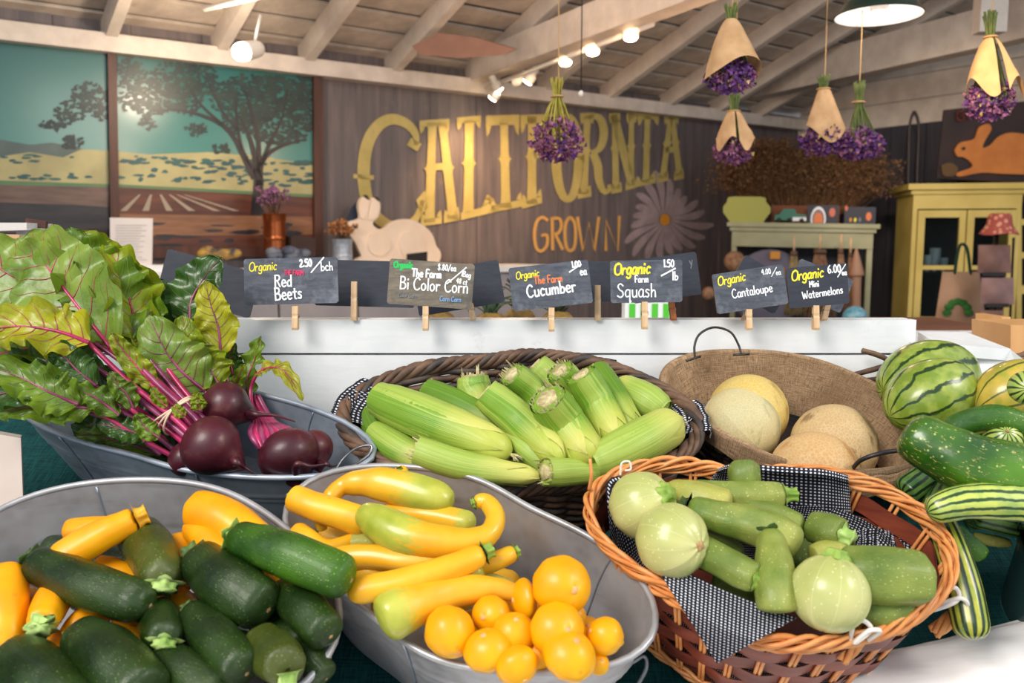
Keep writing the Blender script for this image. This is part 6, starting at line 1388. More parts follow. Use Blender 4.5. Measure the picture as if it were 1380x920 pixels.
# rabbit cut-out
def cB(x, y): return (420 + x / 6.57, 240 + y / 6.57)
rb = thing('rabbit_cutout', 'white wooden rabbit cut-out standing in front of the big letter C', 'cutout', wq(530, 356, .2))
out = [(320, 400), (350, 378), (410, 362), (425, 330), (412, 250), (425, 190), (455, 168), (492, 172), (510, 200), (530, 175), (570, 178), (605, 215), (606, 290), (585, 350), (545, 385), (548, 420), (590, 450), (640, 440), (700, 390), (800, 362), (900, 372), (1000, 425), (1070, 500), (1105, 600), (1135, 640), (1145, 690), (1130, 735), (1100, 760), (700, 760), (390, 760), (385, 715), (440, 690), (420, 640), (400, 590), (372, 545), (340, 500), (345, 450)]
pts = smooth([cB(*p) for p in out + [out[0]]], 110)[:-1]
wm = plain('cream_painted_wood', srgb(226, 204, 182), srgb(236, 216, 196), 6, .5)
m = MB(); m.poly([wq(x, y, .22) for x, y in pts], -D2 * .022); m.build('body', wm, rb, False)
def rpart(name, pts, mt, q0, q1, n=30):
    P = smooth([cB(*p) for p in pts + [pts[0]]], n)[:-1]; m = MB(); m.poly([wq(x, y, q1) for x, y in P], -D2 * (q1 - q0)); m.build(name, mt, rb, False)
wm2 = plain('cream_relief', srgb(216, 190, 166), rough=.5)
rpart('haunch', [(820, 480), (900, 470), (980, 520), (1010, 600), (980, 680), (860, 720), (800, 650), (780, 560)], wm, .22, .232)
rpart('shoulder', [(520, 500), (600, 470), (680, 520), (700, 620), (620, 690), (530, 660), (500, 580)], wm, .22, .230)
rpart('ear', [(430, 350), (418, 250), (435, 190), (470, 175), (505, 210), (495, 300), (460, 360)], wm, .22, .230)
rpart('ear', [(500, 370), (515, 260), (535, 190), (575, 190), (600, 230), (595, 300), (560, 360)], wm, .22, .228)
blk = plain('black_paint', srgb(36, 26, 24), rough=.5)
rpart('eye', [(375, 430), (395, 418), (412, 430), (395, 444)], blk, .22, .232, 12); rpart('ear_tip', [(460, 150), (490, 150), (512, 185), (490, 180)], blk, .22, .233, 12); rpart('ear_tip', [(560, 165), (590, 170), (600, 205), (578, 190)], blk, .22, .233, 12)
m = MB(); m.poly([wq(*cB(*p), .15) for p in ((300, 390), (360, 260), (430, 170), (430, 380))], -D2 * .01); m.build('blue_card', plain('blue_grey_card', srgb(44, 56, 76), rough=.7), None, False, 'dark blue grey card propped behind the rabbit ears', 'card')
m = MB(); m.poly([wq(*p, .42) for p in ((549, 342), (576, 339), (576, 356), (549, 356))], -D2 * .01); m.build('small_sign', blk, None, False, 'tiny black sign standing before the rabbit cut-out', 'sign')
# metal vases with dried flowers
cop = plain('copper_metal', srgb(140, 72, 38), srgb(170, 96, 56), 5, .28, metal=.85)
def vase(name, label, px, py0, py1, rp, mt, q, fl_):
    b = wq(px, py1, q); t_ = wq(px, py0, q); H = t_.z - b.z; R = pxr(b, rp); root = thing(name, label, 'vase', b, 'metal vases on the wall counter')
    prof = [(.9, 0), (1, .05), (1, .3), (1.03, .33), (1, .36), (.98, .8), (1.06, .96), (1.1, 1), (.95, .98), (.9, .6)]
    m = MB(); m.grid(lambda u, v: b + V((math.cos(u * 6.2832), math.sin(u * 6.2832), 0)) * R * pw([p[0] for p in prof], v) + UP * H * pw([p[1] for p in prof], v), 28, 36); m.build('vessel', mt, root)
    rr = random.Random(px); ms = MB(); mf = MB()
    for i in range(60):
        a = rr.random() * 6.28; s = rr.random(); tip = b + UP * (H * (1.25 + .45 * rr.random())) + V((math.cos(a), math.sin(a), 0)) * R * 1.5 * s
        tube(ms, b + UP * H * .8, tip, .0016, 4)
        for j in range(3): o_ = V((rr.gauss(0, 1), rr.gauss(0, 1), rr.gauss(0, 1))) * .008; mf.sphere(tip + o_, .006 + .004 * rr.random(), 5, 4)
    ms.build('stems', M['twig'], root, kind='stuff'); mf.build('flower_heads', fl_, root, kind='stuff')
purple = plain('dried_purple_petals', srgb(84, 52, 92), srgb(146, 96, 130), 60, .8, lo=.4, hi=.6); rust = plain('dried_rust_petals', srgb(128, 74, 40), srgb(176, 120, 70), 60, .8)
vase('copper_vase', 'tall copper vase with purple dried flowers before the mural', 371, 288, 338, 15, cop, .25, purple)
vase('zinc_vase', 'grey zinc jug with rusty dried flowers left of the rabbit cut-out', 462, 322, 356, 13, M['galv'], .3, rust)
bxx = thing('dark_display_box', 'small dark wooden crate right of the copper vase', 'crate', wq(410, 345, .2)); m = MB(); m.poly([wq(*p, .3) for p in ((392, 318), (425, 320), (425, 350), (392, 350))], -D2 * .12); m.build('side', plain('dark_crate_wood', srgb(52, 34, 28), rough=.7), bxx, False)
for (x, col_) in ((112, 'navy'), (300, 'blue'), (390, 'grey')):
    p = wq(x, 350, .33); m = MB(); rr = random.Random(x)
    for j in range(7): m.sphere(p + D1 * rr.uniform(-.09, .09) + UP * (.02 + rr.uniform(0, .03)), (.045, .04, .028), 10, 8)
    m.build('folded_cloth', plain(col_ + '_bundle', *{'navy': (srgb(24, 28, 44), srgb(60, 66, 90)), 'blue': (srgb(30, 44, 66), srgb(176, 140, 60)), 'grey': (srgb(52, 60, 84), srgb(110, 116, 130))}[col_], 20, .7), None, True, col_ + ' bundle lying on the counter under the mural', 'bundle')
# cardboard and clear sleeves at the far left behind the beet leaves
cd = thing('open_carton', 'cardboard box with clear plastic sleeves at the far left behind the leaves', 'box', at(30, 360, 1.75))
kraft = plain('kraft_card', srgb(196, 156, 118), srgb(212, 174, 136), 5, .7)
m = MB(); m.poly([at(*p, 1.75) for p in ((-60, 314), (26, 316), (24, 390), (-60, 390))], V((0, .02, 0))); m.build('front_flap', kraft, cd, False)
m = MB(); m.poly([at(*p, 1.78) for p in ((-60, 300), (36, 300), (36, 310), (-60, 312))], V((0, .10, 0))); m.build('plastic_sleeve', plain('clear_film', srgb(214, 210, 206), rough=.1), cd, False)
m = MB(); m.poly([at(*p, 1.8) for p in ((22, 306), (86, 310), (88, 380), (22, 380))], V((0, .01, 0))); m.build('paper_sheet', plain('pale_blue_paper', srgb(196, 202, 216), rough=.5), cd, False)
m = MB(); m.poly([at(*p, 1.82) for p in ((34, 294), (62, 298), (58, 330), (34, 330))], V((0, .01, 0))); m.build('dark_flap', M['frame'], cd, False)
# ---------------------------------------------------------------- hanging bouquets
paper = plain('kraft_paper', srgb(184, 142, 98), srgb(206, 164, 120), 20, .8, bump=.4, bs=40); paper2 = plain('yellow_kraft_paper', srgb(206, 160, 100), srgb(224, 180, 124), 20, .8, bump=.4, bs=40)
stemg = plain('dried_green_stems', srgb(74, 88, 40), srgb(112, 122, 58), 40, .7); stemy = plain('dried_yellow_stems', srgb(150, 140, 46), srgb(186, 170, 70), 40, .7)
petal_a = plain('statice_purple', srgb(70, 34, 96), srgb(124, 70, 140), 90, .8); petal_b = plain('statice_mauve', srgb(130, 70, 110), srgb(170, 110, 140), 90, .8); petal_c = plain('statice_dark', srgb(96, 46, 72), srgb(148, 84, 112), 90, .8); petal_y = plain('statice_cream', srgb(200, 170, 110), rough=.8)
twine = plain('jute_twine', srgb(190, 150, 100), rough=.8)
GH = 'dried flower bouquets hanging from the beams'
def bouquet(label, px, ytop, ytie, yfl0, yfl1, wfl, Y, wrap=None, sd=1, pal=(petal_a, petal_b, petal_c), stm=None, up_=60, slant=0):
    top = at(px, ytop, Y); tie = at(px, ytie, Y); f0 = at(px, yfl0, Y); f1 = at(px, yfl1, Y); R = pxr(f0, wfl / 2); rr = random.Random(sd)
    root = thing('hanging_bouquet', label, 'bouquet', f1, GH)
    hk = top.copy(); hq = (hk - CORNER).dot(D2); hk.z = 2.58 + .10 + hq * math.tan(RHO) - .05
    m = MB(); sweep(m, [tie, top + V((.004, 0, .01)), top.lerp(hk, .5), hk], [.0022, .0018, .0012, .0012], n=14, k=6); m.build('twine', twine, root)
    ms = MB(); cen = (f0 + f1) / 2; hh = (f0.z - f1.z) / 2
    for i in range(34):
        a = rr.random() * 6.28; s = rr.random() ** .5; d = V((math.cos(a), math.sin(a), 0)); rt_ = pxr(tie, 6)
        sweep(ms, [top + d * rt_ * 1.5 * s + V((0, 0, rr.uniform(-.01, .01))), tie + d * rt_ * .8 * s, tie.lerp(f0, .5) + d * R * .35 * s, cen + d * R * .8 * s], [.0019], n=6, k=5)
    ms.build('stems', stm or stemg, root, kind='stuff')
    m = MB(); sweep(m, [tie + V((math.cos(t), math.sin(t), 0)) * pxr(tie, 8) for t in [6.2832 * i / 20 for i in range(20)]], [.003] * 20, k=6, closed=True, raw=True); m.build('tie', twine, root)
    mfs = [MB() for _ in pal] + [MB()]
    for i in range(620):
        a = rr.random() * 6.28; u = rr.uniform(-1, 1); s = math.sqrt(1 - u * u) * rr.uniform(.55, 1.08)
        p = cen + V((math.cos(a) * s * R * (1.02 + .1 * math.sin(3 * a)), math.sin(a) * s * R * .85, u * hh * rr.uniform(.8, 1.1) - abs(math.cos(a)) * s * R * .1))
        g_ = mfs[-1] if rr.random() < .04 else mfs[int((ns((p.x * 40, p.y * 40, p.z * 40)) * .9 + .5) * len(pal)) % len(pal)]
        r_ = R * rr.uniform(.055, .10); o1 = V((rr.gauss(0, 1), rr.gauss(0, 1), rr.gauss(0, 1))).normalized(); o2 = o1.orthogonal().normalized(); o3 = o1.cross(o2)
        q = len(g_.v); g_.vert(p)
        for k_ in range(6): t = k_ * PI / 3; rad = r_ * (1 if k_ % 2 else .55); g_.vert(p + (o2 * math.cos(t) + o3 * math.sin(t)) * rad * 1.5 + o1 * r_ * .7)
        for k_ in range(6): g_.face([q, q + 1 + k_, q + 1 + (k_ + 1) % 6])
    for g_, mt_ in zip(mfs, list(pal) + [petal_y]):
        if g_.v: g_.build('florets', mt_, root, kind='stuff')
    if wrap:
        mt_, ya, yb, wb_, gap = wrap; A_ = at(px, ya, Y); B_ = at(px, yb, Y); Rb = pxr(B_, wb_ / 2)
        for half, (a0, a1) in enumerate(gap):
            def g(u, v):
                a = a0 + (a1 - a0) * u; ripple = 1 + .10 * math.sin(a * 3 + half) * v + .04 * ns((a * 3, v * 4, sd))
                r_ = pxr(A_, 7) + (Rb - pxr(A_, 7)) * v ** .75; tail = .34 * math.sin(u * PI * 2.2 + half + sd) * v
                return A_.lerp(B_, v * (1 + tail * .6)) + V((math.cos(a) * r_ * ripple + slant * v, -math.sin(a) * r_ * ripple, 0))
            m = MB(); m.grid(g, 26, 20); m.build('paper_wrap', mt_, root)
    return root
bouquet('bare bouquet with yellow stems hanging in front of the letters F and O', 751, 108, 130, 158, 216, 70, 2.6, None, 1, (petal_c, petal_b, petal_a), stemy, 6)
bouquet('paper wrapped purple bouquet at the top, largest one, left of the green lamp', 985, 8, 30, 78, 124, 66, 2.3, (paper, 26, 96, 74, ((-.4, 3.6),)), 2, (petal_a, petal_a, petal_b), stemg, 40)
bouquet('small paper wrapped bouquet hanging just below the largest one', 989, 128, 150, 184, 220, 50, 3.0, (paper, 150, 196, 52, ((.2, 1.5), (1.7, 3.3))), 3, (petal_c, petal_b, petal_a), stemg, 8)
bouquet('paper wrapped bouquet left of the bare fan shaped one, above the dried grasses', 1110, 103, 120, 165, 208, 58, 3.0, (paper, 120, 182, 50, ((-.3, 2.9),)), 4, (petal_a, petal_b, petal_a), stemg, 20)
bouquet('bare fan shaped bouquet with long green stems above the dried grasses', 1157, 112, 138, 172, 214, 64, 3.0, None, 5, (petal_b, petal_a, petal_b), stemg, 38)
bouquet('bouquet at the upper right in brightly lit yellow paper with a ribbon', 1335, 18, 50, 105, 160, 62, 2.4, (paper2, 52, 122, 72, ((.1, 1.35), (1.75, 3.5))), 6, (petal_b, petal_a, petal_b), stemg, 30)
for lb, pts in (('thin cord with a small white pull hanging before the letters', [(785, -60), (785, 122)]),):
    r0 = thing('pull_cord', lb, 'cord', at(785, 128, 3.2)); m = MB(); tube(m, at(785, -60, 3.2), at(783, 122, 3.2), .0022, 6); m.build('cord', blk, r0); m = MB(); m.sphere(at(783, 126, 3.2), (.009, .009, .012), 10, 8); m.build('pull', M['whiteloop'], r0)
# ---------------------------------------------------------------- lamps
gl_ = thing('pendant_lamp', 'dark green enamel pendant lamp with a white inside at the top', 'lamp', at(1184, 20, 2.9)); c = at(1184, 21, 2.9); R = pxr(c, 57)
def shade(u, v, inn=0):
    t = [(.12, .95), (.5, .84), (.80, .48), (.93, .14), (1, .0)]; r_ = pw([q[0] for q in t], v); z = pw([q[1] for q in t], v)
    return c + V((math.cos(u * 6.2832) * (r_ - inn) * R, math.sin(u * 6.2832) * (r_ - inn) * R, (z - inn) * R * .62))
m = MB(); m.grid(lambda u, v: shade(u, v), 48, 20); m.build('shade', plain('green_enamel', srgb(14, 44, 36), rough=.25, coat=.5), gl_)
m = MB(); m.grid(lambda u, v: shade(-u, v, .02), 48, 20); m.build('inner_reflector', plain('white_enamel', srgb(232, 226, 222), rough=.3), gl_)
m = MB(); m.sphere(c + V((0, 0, .03)), .03, 14, 10); m.build('bulb', plain('frosted_bulb', srgb(240, 236, 228), rough=.4), gl_); m = MB(); tube(m, c + V((0, 0, R * .35)), c + V((0, 0, .9)), .006); m.build('rod', blk, gl_)
em = emis('lamp_glow', (1, .74, .45, 1), 30); em2 = emis('white_lamp_glow', (1, .80, .55, 1), 14)
trk_ = thing('track_light', 'white track with lit spotlights along the sloping beam before the lettering', 'lamp', at(760, 85, 4.6))
def beamY(px): return 5.85 + (px - 650) / (985 - 650) * (B1b.y - 5.85)
hd = [(664, 132, -.5, -.6, 1), (672, 120, .3, -.5, 1), (691, 110, -.7, -.2, 0), (711, 110, -.55, -.8, 1), (762, 84, 0, -1, 1), (799, 70, 0, -1, 1), (850, 50, 0, -1, 1)]
wmet = plain('white_metal', srgb(226, 222, 216), rough=.35)
a = at(655, 118, beamY(655) - .12); b = at(880, 32, beamY(880) - .12); m = MB(); tube(m, a, b, .014, 8); m.build('rail', wmet, trk_)
for i, (px, py, dx, dz, on_) in enumerate(hd):
    Y = beamY(px) - .16; p = at(px, py, Y); d = V((dx, -.35 if dx == 0 else .25, dz)).normalized(); R = .036 if i > 3 else .03
    m = MB(); sweep(m, [p - d * .10, p - d * .09, p - d * .05, p - d * .045, p], [R * .5, R * .75, R * .8, R * 1.1, R * 1.15], n=16, k=16); h0 = m.build('lamp_head', wmet, trk_)
    m = MB(); tube(m, p - d * .07, p - d * .07 + V((0, 0, .07)), .006, 6); m.build('bracket', wmet, h0)
    if on_: m = MB(); m.sphere(p + d * .004, (R * .95, R * .95, .008), 14, 8, None, (d.orthogonal().normalized(), d.cross(d.orthogonal()).normalized(), d)); m.build('lens', em2 if i > 4 else em, h0)
t2 = thing('track_light', 'glaring lit spotlight on a short white arm above the mural', 'lamp', wq(325, 70, .75)); p = wq(325, 70, .75)
m = MB(); m.sphere(p, .042, 16, 12); m.build('lens', em, t2)
m = MB(); d = V((.45, .8, .3)).normalized(); sweep(m, [p + d * .02, p + d * .05, p + d * .12, p + d * .125], [.046, .044, .036, .01], n=10, k=16); m.build('lamp_head', wmet, t2); m = MB(); tube(m, p + d * .08, p + d * .08 + V((.04, 0, .16)), .008, 6); m.build('bracket', wmet, t2)
m = MB(); tube(m, p + V((-.2, .1, .22)), p + V((.35, -.1, .27)), .014, 6); m.build('rail', wmet, t2)
# the light those lamps throw, then fill lights without a lamp
bulb(p + V((-.06, -.10, -.05)), 12, (1, .80, .60)); spot(p, wq(300, 130, 0), 26, (.85, .92, 1), 60)
for (px, py, tx, ty, pw_) in ((664, 128, 610, 250, 12), (711, 112, 640, 270, 18), (762, 80, 700, 280, 26), (799, 66, 840, 230, 16), (850, 46, 900, 250, 8)):
    spot(at(px, py, beamY(px) - .25), onw(tx, ty), pw_, (1, .60, .30), 75)
bulb(at(690, 130, 4.0), 9, (1, .62, .38), .1); bulb(at(470, 90, 3.3), 5, (1, .72, .5), .1); bulb(at(1010, 90, 4.2), 5, (1, .62, .36), .1); bulb(at(1184, 26, 2.9), .8, (1, .9, .8), .02); spot(at(1240, -40, 2.0), at(1345, 110, 2.4), 9, (1, .70, .42), 40, .02); spot(at(1250, 60, 4.0), at(1290, 280, 6.2), 60, (1, .78, .58), 60)  # fill lights with no lamp body, except the small one inside the pendant
m = MB(); f_ = [(555, 62), (590, 44), (640, 50), (695, 66), (680, 74), (620, 78), (565, 74)]; m.poly([at(x, y, 4.9) for x, y in f_], V((.01, .04, .01))); m.build('wooden_platter', plain('brown_board', srgb(122, 84, 66), srgb(140, 100, 80), 6, .6), None, False, 'flat brown wooden board hung up under the ceiling boards', 'board')
# ---------------------------------------------------------------- display at the right: mantel shelf, cabinet
tealw = plain('pale_olive_paint', srgb(150, 150, 116), srgb(166, 164, 130), 6, .5)
ms_ = thing('mantel_shelf', 'pale olive mantel shelf carrying dried grasses and toys', 'shelf', V((at(1082, 430, 6.3).x, 6.3, 0)))
Ym = 6.2; A = at(980, 297, Ym); B = at(1186, 300, Ym - .25); X = (B - A).normalized(); Nn = X.cross(UP); Nn.normalize(); A.z = B.z = (A.z + B.z) / 2
if Nn.y > 0: Nn = -Nn
W_ = (B - A).length
def mbx(name, x0, x1, z0, z1, d0, d1, mt=tealw, par=None, **kw):
    m = MB(); m.box(A + X * (W_ * (x0 + x1) / 2) + UP * ((z0 + z1) / 2) - Nn * ((d0 + d1) / 2), X * (W_ * (x1 - x0) / 2), Nn * ((d1 - d0) / 2), UP * ((z1 - z0) / 2)); return m.build(name, mt, par or ms_, False, **kw)
mbx('top_board', 0, 1, -.03, 0, -.02, .42); mbx('cornice', .02, .98, -.06, -.03, 0, .4); mbx('apron', .035, .965, -.17, -.06, .02, .38); mbx('leg', .035, .07, -A.z, -.17, .03, .1); mbx('leg', .93, .965, -A.z, -.17, .03, .1)
mbx('back_panel', .05, .95, -A.z, -.17, .36, .38, M['walldark'])
def mz(x, d=.1, z=0): return A + X * (W_ * x) + UP * z - Nn * d
# grasses in a planter
pl = thing('dried_grass_planter', 'wooden planter heaped with brown dried grasses on the mantel shelf', 'plant', mz(.55, .25)); mbx('planter_box', .30, .76, .0, .13, .16, .34, plain('rust_wood', srgb(110, 60, 32), srgb(130, 74, 42), 6, .7), pl)
gm = MB(); rr = random.Random(11); hay = plain('dried_grass', srgb(84, 60, 38), srgb(128, 92, 58), 60, .9); 
for i in range(3800):
    x = rr.uniform(.02, .98); cx0 = .08 + .84 * x; b = mz(.2 + .6 * x + rr.gauss(0, .04), .25 + rr.gauss(0, .03), .08)
    hgt = (.52 if .12 < x < .38 else .44 if x < .62 else .40) * rr.uniform(.35, 1); side = (x - .5) * .42 + rr.gauss(0, .075)
    tip = b + X * side + UP * hgt + Nn * rr.gauss(0, .07); w_ = .0022
    sd_ = V((rr.gauss(0, 1), rr.gauss(0, 1), 0)).normalized() * w_; q = len(gm.v); md = b.lerp(tip, .6) + UP * .03
    for p_, k_ in ((b, 1), (md, .8), (tip, .5)): gm.vert(p_ - sd_ * k_); gm.vert(p_ + sd_ * k_)
    gm.face([q, q + 1, q + 3, q + 2]); gm.face([q + 2, q + 3, q + 5, q + 4])
    for j in range(7): o_ = V((rr.gauss(0, .018), rr.gauss(0, .018), rr.gauss(0, .018))); q = len(gm.v); t3 = tip + o_; [gm.vert(t3 + V((rr.gauss(0, .008), rr.gauss(0, .008), rr.gauss(0, .008)))) for _ in range(3)]; gm.face([q, q + 1, q + 2])
gm.build('dried_grass', hay, pl, kind='stuff')
def mpoly(name, pts, mt, d0, d1, par=None, label=None, cat=None, off=0):
    """pts in (x fraction, height m) on the mantel"""
    m = MB(); m.poly([mz(x, d0, z) for x, z in pts], -Nn * (d1 - d0)); return m.build(name, mt, par, False, label, cat)
lime = plain('lime_paint', srgb(158, 160, 66), rough=.5)
mpoly('lime_plaque', [(.02, .0), (-.0, .03), (-.03, .07), (-.03, .11), (-.005, .145), (.0, .175), (.04, .183), (.22, .183), (.255, .175), (.26, .145), (.29, .11), (.29, .07), (.26, .03), (.245, .0)], lime, .02, .05, None, 'lime green scalloped plaque at the left end of the mantel shelf', 'sign')
tk_ = thing('toy_truck', 'green toy pickup truck on the mantel shelf', 'toy', mz(.4, .08)); grn_ = plain('green_toy_paint', srgb(30, 110, 88), rough=.4)
mpoly('truck_body', [(.32, .02), (.32, .055), (.35, .06), (.38, .10), (.45, .10), (.47, .065), (.53, .06), (.53, .02)], grn_, .04, .12, tk_)
mpoly('truck_bed', [(.44, .015), (.44, .042), (.53, .042), (.53, .015)], M['c_white'], .035, .04, tk_)
for x in (.35, .42, .5): m = MB(); m.sphere(mz(x, .04, .018), (.018, .018, .018), 10, 8); m.build('wheel', blk, tk_)
navy = plain('navy_poster', srgb(20, 22, 44), rough=.5)
def card(label, x0, x1, h, parts):
    r0 = thing('picture_card', label, 'picture', mz((x0 + x1) / 2, .06), 'dark picture cards on the mantel shelf'); mpoly('card', [(x0, 0), (x0, h), (x1, h), (x1, 0)], navy, .06, .065, r0)
    for (nm, cx_, cz_, rx, rz, mt_, q) in parts: mpoly(nm, [(cx_ + rx * math.cos(t), max(.004, cz_ + rz * math.sin(t))) for t in [6.2832 * i / 18 for i in range(18)]], mt_, q, .0595, r0)
w_ = M['c_white']; orr = M['c_orange']; pk = plain('salmon_print', srgb(206, 110, 90), rough=.6)
card('dark picture card with an orange and white rainbow arch on the mantel shelf', .54, .74, .13, [('white_arch', .61, .03, .05, .09, w_, .058), ('grey_arch', .61, .03, .04, .07, M['c_grey'], .057), ('orange_arch', .61, .03, .03, .05, orr, .056), ('pink_dot', .70, .08, .02, .032, pk, .058)])
card('dark picture card with a row of small coloured dots at the right of the mantel', .78, .98, .12, [('dot', .82, .03, .008, .015, M['ochre'], .058), ('dot', .85, .03, .008, .015, M['c_yel'], .058), ('dot', .88, .032, .008, .016, M['c_grey'], .058), ('moon', .935, .055, .018, .03, orr, .058), ('pink_dot', .79, .11, .01, .018, pk, .058)])
# under the shelf
def ball(label, name, px, py, Y, r, mt, cat, flat=1.0, extra=None):
    p = at(px, py, Y); R = pxr(p, r); root = thing(name, label, cat, p - UP * R); m = MB(); m.sphere(p, (R, R * flat, R), 26, 16); m.build('body', mt, root)
    if extra: extra(root, p, R)
    return root
def patches(root, p, R):
    for dx, dz, s in ((.15, .42, .14), (.05, .85, .12)): m = MB(); m.box(p + V((R * dx, -R * .26, R * dz)), V((R * s, 0, 0)), V((0, .01, 0)), V((0, 0, R * s * .8))); m.build('orange_patch', M['ochre'], root, False)
ball('round grey cushion with orange patches under the mantel shelf', 'round_cushion', 1036, 388, 5.9, 52, plain('grey_felt', srgb(96, 92, 108), srgb(112, 106, 122), 6, .9), 'cushion', .25, patches)
fur = plain('tan_straw', srgb(164, 126, 98), srgb(128, 92, 66), 40, .8); strw = plain('pale_straw', srgb(170, 150, 108), srgb(136, 116, 78), 40, .8)
GBR = 'straw brushes hanging under the mantel shelf'
def brush(label, px, y0, y1, w, mt, sd):
    Y = 5.85; a = at(px, y0, Y); b = at(px, y1, Y); R = pxr(a, w / 2); root = thing('straw_brush', label, 'brush', b, GBR); rr = random.Random(sd)
    m = MB(); tube(m, a + UP * .10, a, .008, 6); m.build('handle', M['pin'], root); ms = MB()
    for i in range(120):
        t = rr.random() * 6.28; s = rr.random() ** .5; d = V((math.cos(t), math.sin(t) * .5, 0)); tube(ms, a + d * R * .25 * s, b + d * R * s + UP * rr.uniform(0, .06), .004, 4)
    ms.build('bristles', mt, root, kind='stuff'); m = MB(); sweep(m, [a, a - UP * .03], [R * .34, R * .42], n=3, k=12); m.build('binding', M['twig'], root)
brush('pale straw brush hanging left of the centre under the mantel shelf', 1070, 338, 425, 26, strw, 1); brush('broad tan straw brush hanging in the middle under the mantel shelf', 1105, 335, 430, 44, fur, 2); brush('narrow tan brush hanging right of the broad one', 1133, 335, 420, 20, fur, 3); brush('slim pointed tan brush next to the wooden spindle', 1146, 340, 425, 12, fur, 4)
sp = thing('wooden_spindle', 'tall pointed turned wood spindle under the right end of the mantel', 'spindle', at(1154, 430, 5.8)); m = MB(); P = [at(1154, y, 5.8) for y in (430, 400, 374, 370, 355, 335)]; sweep(m, P, [.03, .03, .034, .05, .034, .008], n=30, k=14); m.build('spindle', plain('peach_wood', srgb(168, 128, 104), rough=.6), sp)
ball('orange fuzzy ball ornament at the left end under the mantel shelf', 'ball_ornament', 990, 352, 5.9, 14, fur, 'ornament', .9); ball('orange brown gourd low at the left of the Cantaloupe sign', 'gourd', 955, 395, 5.6, 9, fur, 'ornament', .9)
ball('bright blue patterned ball at the lower right below the mantel shelf', 'blue_ball', 1152, 428, 5.2, 16, plain('blue_print_fabric', srgb(70, 170, 206), srgb(170, 214, 226), 40, .6), 'ball')
# dark hanging cords
for x, l in ((1226, 'left of two dark cables hanging in the corner by the yellow cabinet'), (1238, 'right of two dark cables hanging in the corner by the yellow cabinet')):
    m = MB(); sweep(m, [at(1232, 150, 6.3), at(x, 170, 6.3), at(x - 2, 235, 6.3), at(x - 4, 300, 6.3)], [.012, .01, .012, .01], n=20, k=8); m.build('electric_cable', blk, None, True, l, 'cable')
# yellow cabinet
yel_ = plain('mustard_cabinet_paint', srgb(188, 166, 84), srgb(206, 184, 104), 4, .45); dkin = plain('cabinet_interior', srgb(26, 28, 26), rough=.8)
cA_ = at(1232, 250, 6.0); cabx = thing('glazed_cabinet', 'mustard yellow cabinet with glazed doors at the right', 'cabinet', V((cA_.x + .3, 5.9, 0)))
E2 = V((math.cos(math.radians(-9)), math.sin(math.radians(-9)), 0)); N2 = V((E2.y, -E2.x, 0))
def cbx(name, x0, x1, z0, z1, d0, d1, mt=yel_, par=None):
    m = MB(); o_ = V((cA_.x, cA_.y, 0)); m.box(o_ + E2 * (x0 + x1) / 2 - N2 * (d0 + d1) / 2 + UP * (z0 + z1) / 2, E2 * (x1 - x0) / 2, N2 * (d1 - d0) / 2, UP * (z1 - z0) / 2); return m.build(name, mt, par or cabx, False)
zt_ = cA_.z; CW = .70
cbx('cornice', -.05, CW + .05, zt_ - .03, zt_ + .01, -.05, .45); cbx('cornice_step', -.02, CW + .02, zt_ - .06, zt_ - .03, -.02, .42)
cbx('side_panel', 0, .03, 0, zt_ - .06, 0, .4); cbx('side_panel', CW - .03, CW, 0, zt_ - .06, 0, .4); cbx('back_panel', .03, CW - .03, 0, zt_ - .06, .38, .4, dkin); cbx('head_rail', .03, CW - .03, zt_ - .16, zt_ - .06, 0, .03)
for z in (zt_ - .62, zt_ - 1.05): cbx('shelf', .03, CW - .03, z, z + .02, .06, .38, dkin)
doorw = (CW - .06 - .03) / 2
for i in range(3):
    dw = .31; x0 = .035 + i * (dw + .01); r0 = None
    if x0 + dw > CW + .6: continue
    z1 = zt_ - .17; z0 = zt_ - 1.0
    if i == 2: break
    d_ = cbx('door', x0, x0 + .045, z0, z1, -.012, .02); cbx('door_stile', x0 + dw - .04, x0 + dw, z0, z1, -.012, .02, yel_, d_)
    for za, zb in ((z1 - .05, z1), (z0 + .42, z0 + .45), (z0, z0 + .09)): cbx('door_rail', x0 + .04, x0 + dw - .035, za, zb, -.012, .02, yel_, d_)
    gm_ = NT('cabinet_glass'); g_ = gm_.fin(srgb(200, 210, 210), .05); gm_.b.inputs['Transmission Weight'].default_value = 1; gm_.b.inputs['IOR'].default_value = 1.12; cbx('glass_pane', x0 + .04, x0 + dw - .035, z0 + .08, z1 - .04, .002, .006, g_, d_)
cbx('lower_door', .04, CW - .04, .1, zt_ - 1.04, -.01, .02)
cglass = plain('glassware', srgb(190, 206, 216), rough=.08, metal=.2)
for i, (x, h, r) in enumerate(((.16, .12, .03), (.22, .17, .035), (.29, .10, .03), (.2, .09, .025))):
    o_ = V((cA_.x, cA_.y, 0)) + E2 * x - N2 * (.15 + .04 * i) + UP * (zt_ - .6); m = MB(); sweep(m, [o_, o_ + UP * .01, o_ + UP * h * .5, o_ + UP * h], [r, r * .3, r, r * 1.1], n=14, k=14)
    m.build('glass_jar', cglass, None, True, ('short glass jar at the left on the cabinet shelf', 'tallest glass jar on the cabinet shelf', 'right hand glass jar on the cabinet shelf', 'smallest glass jar in front on the cabinet shelf')[i], 'jar', 'glass jars in the yellow cabinet')
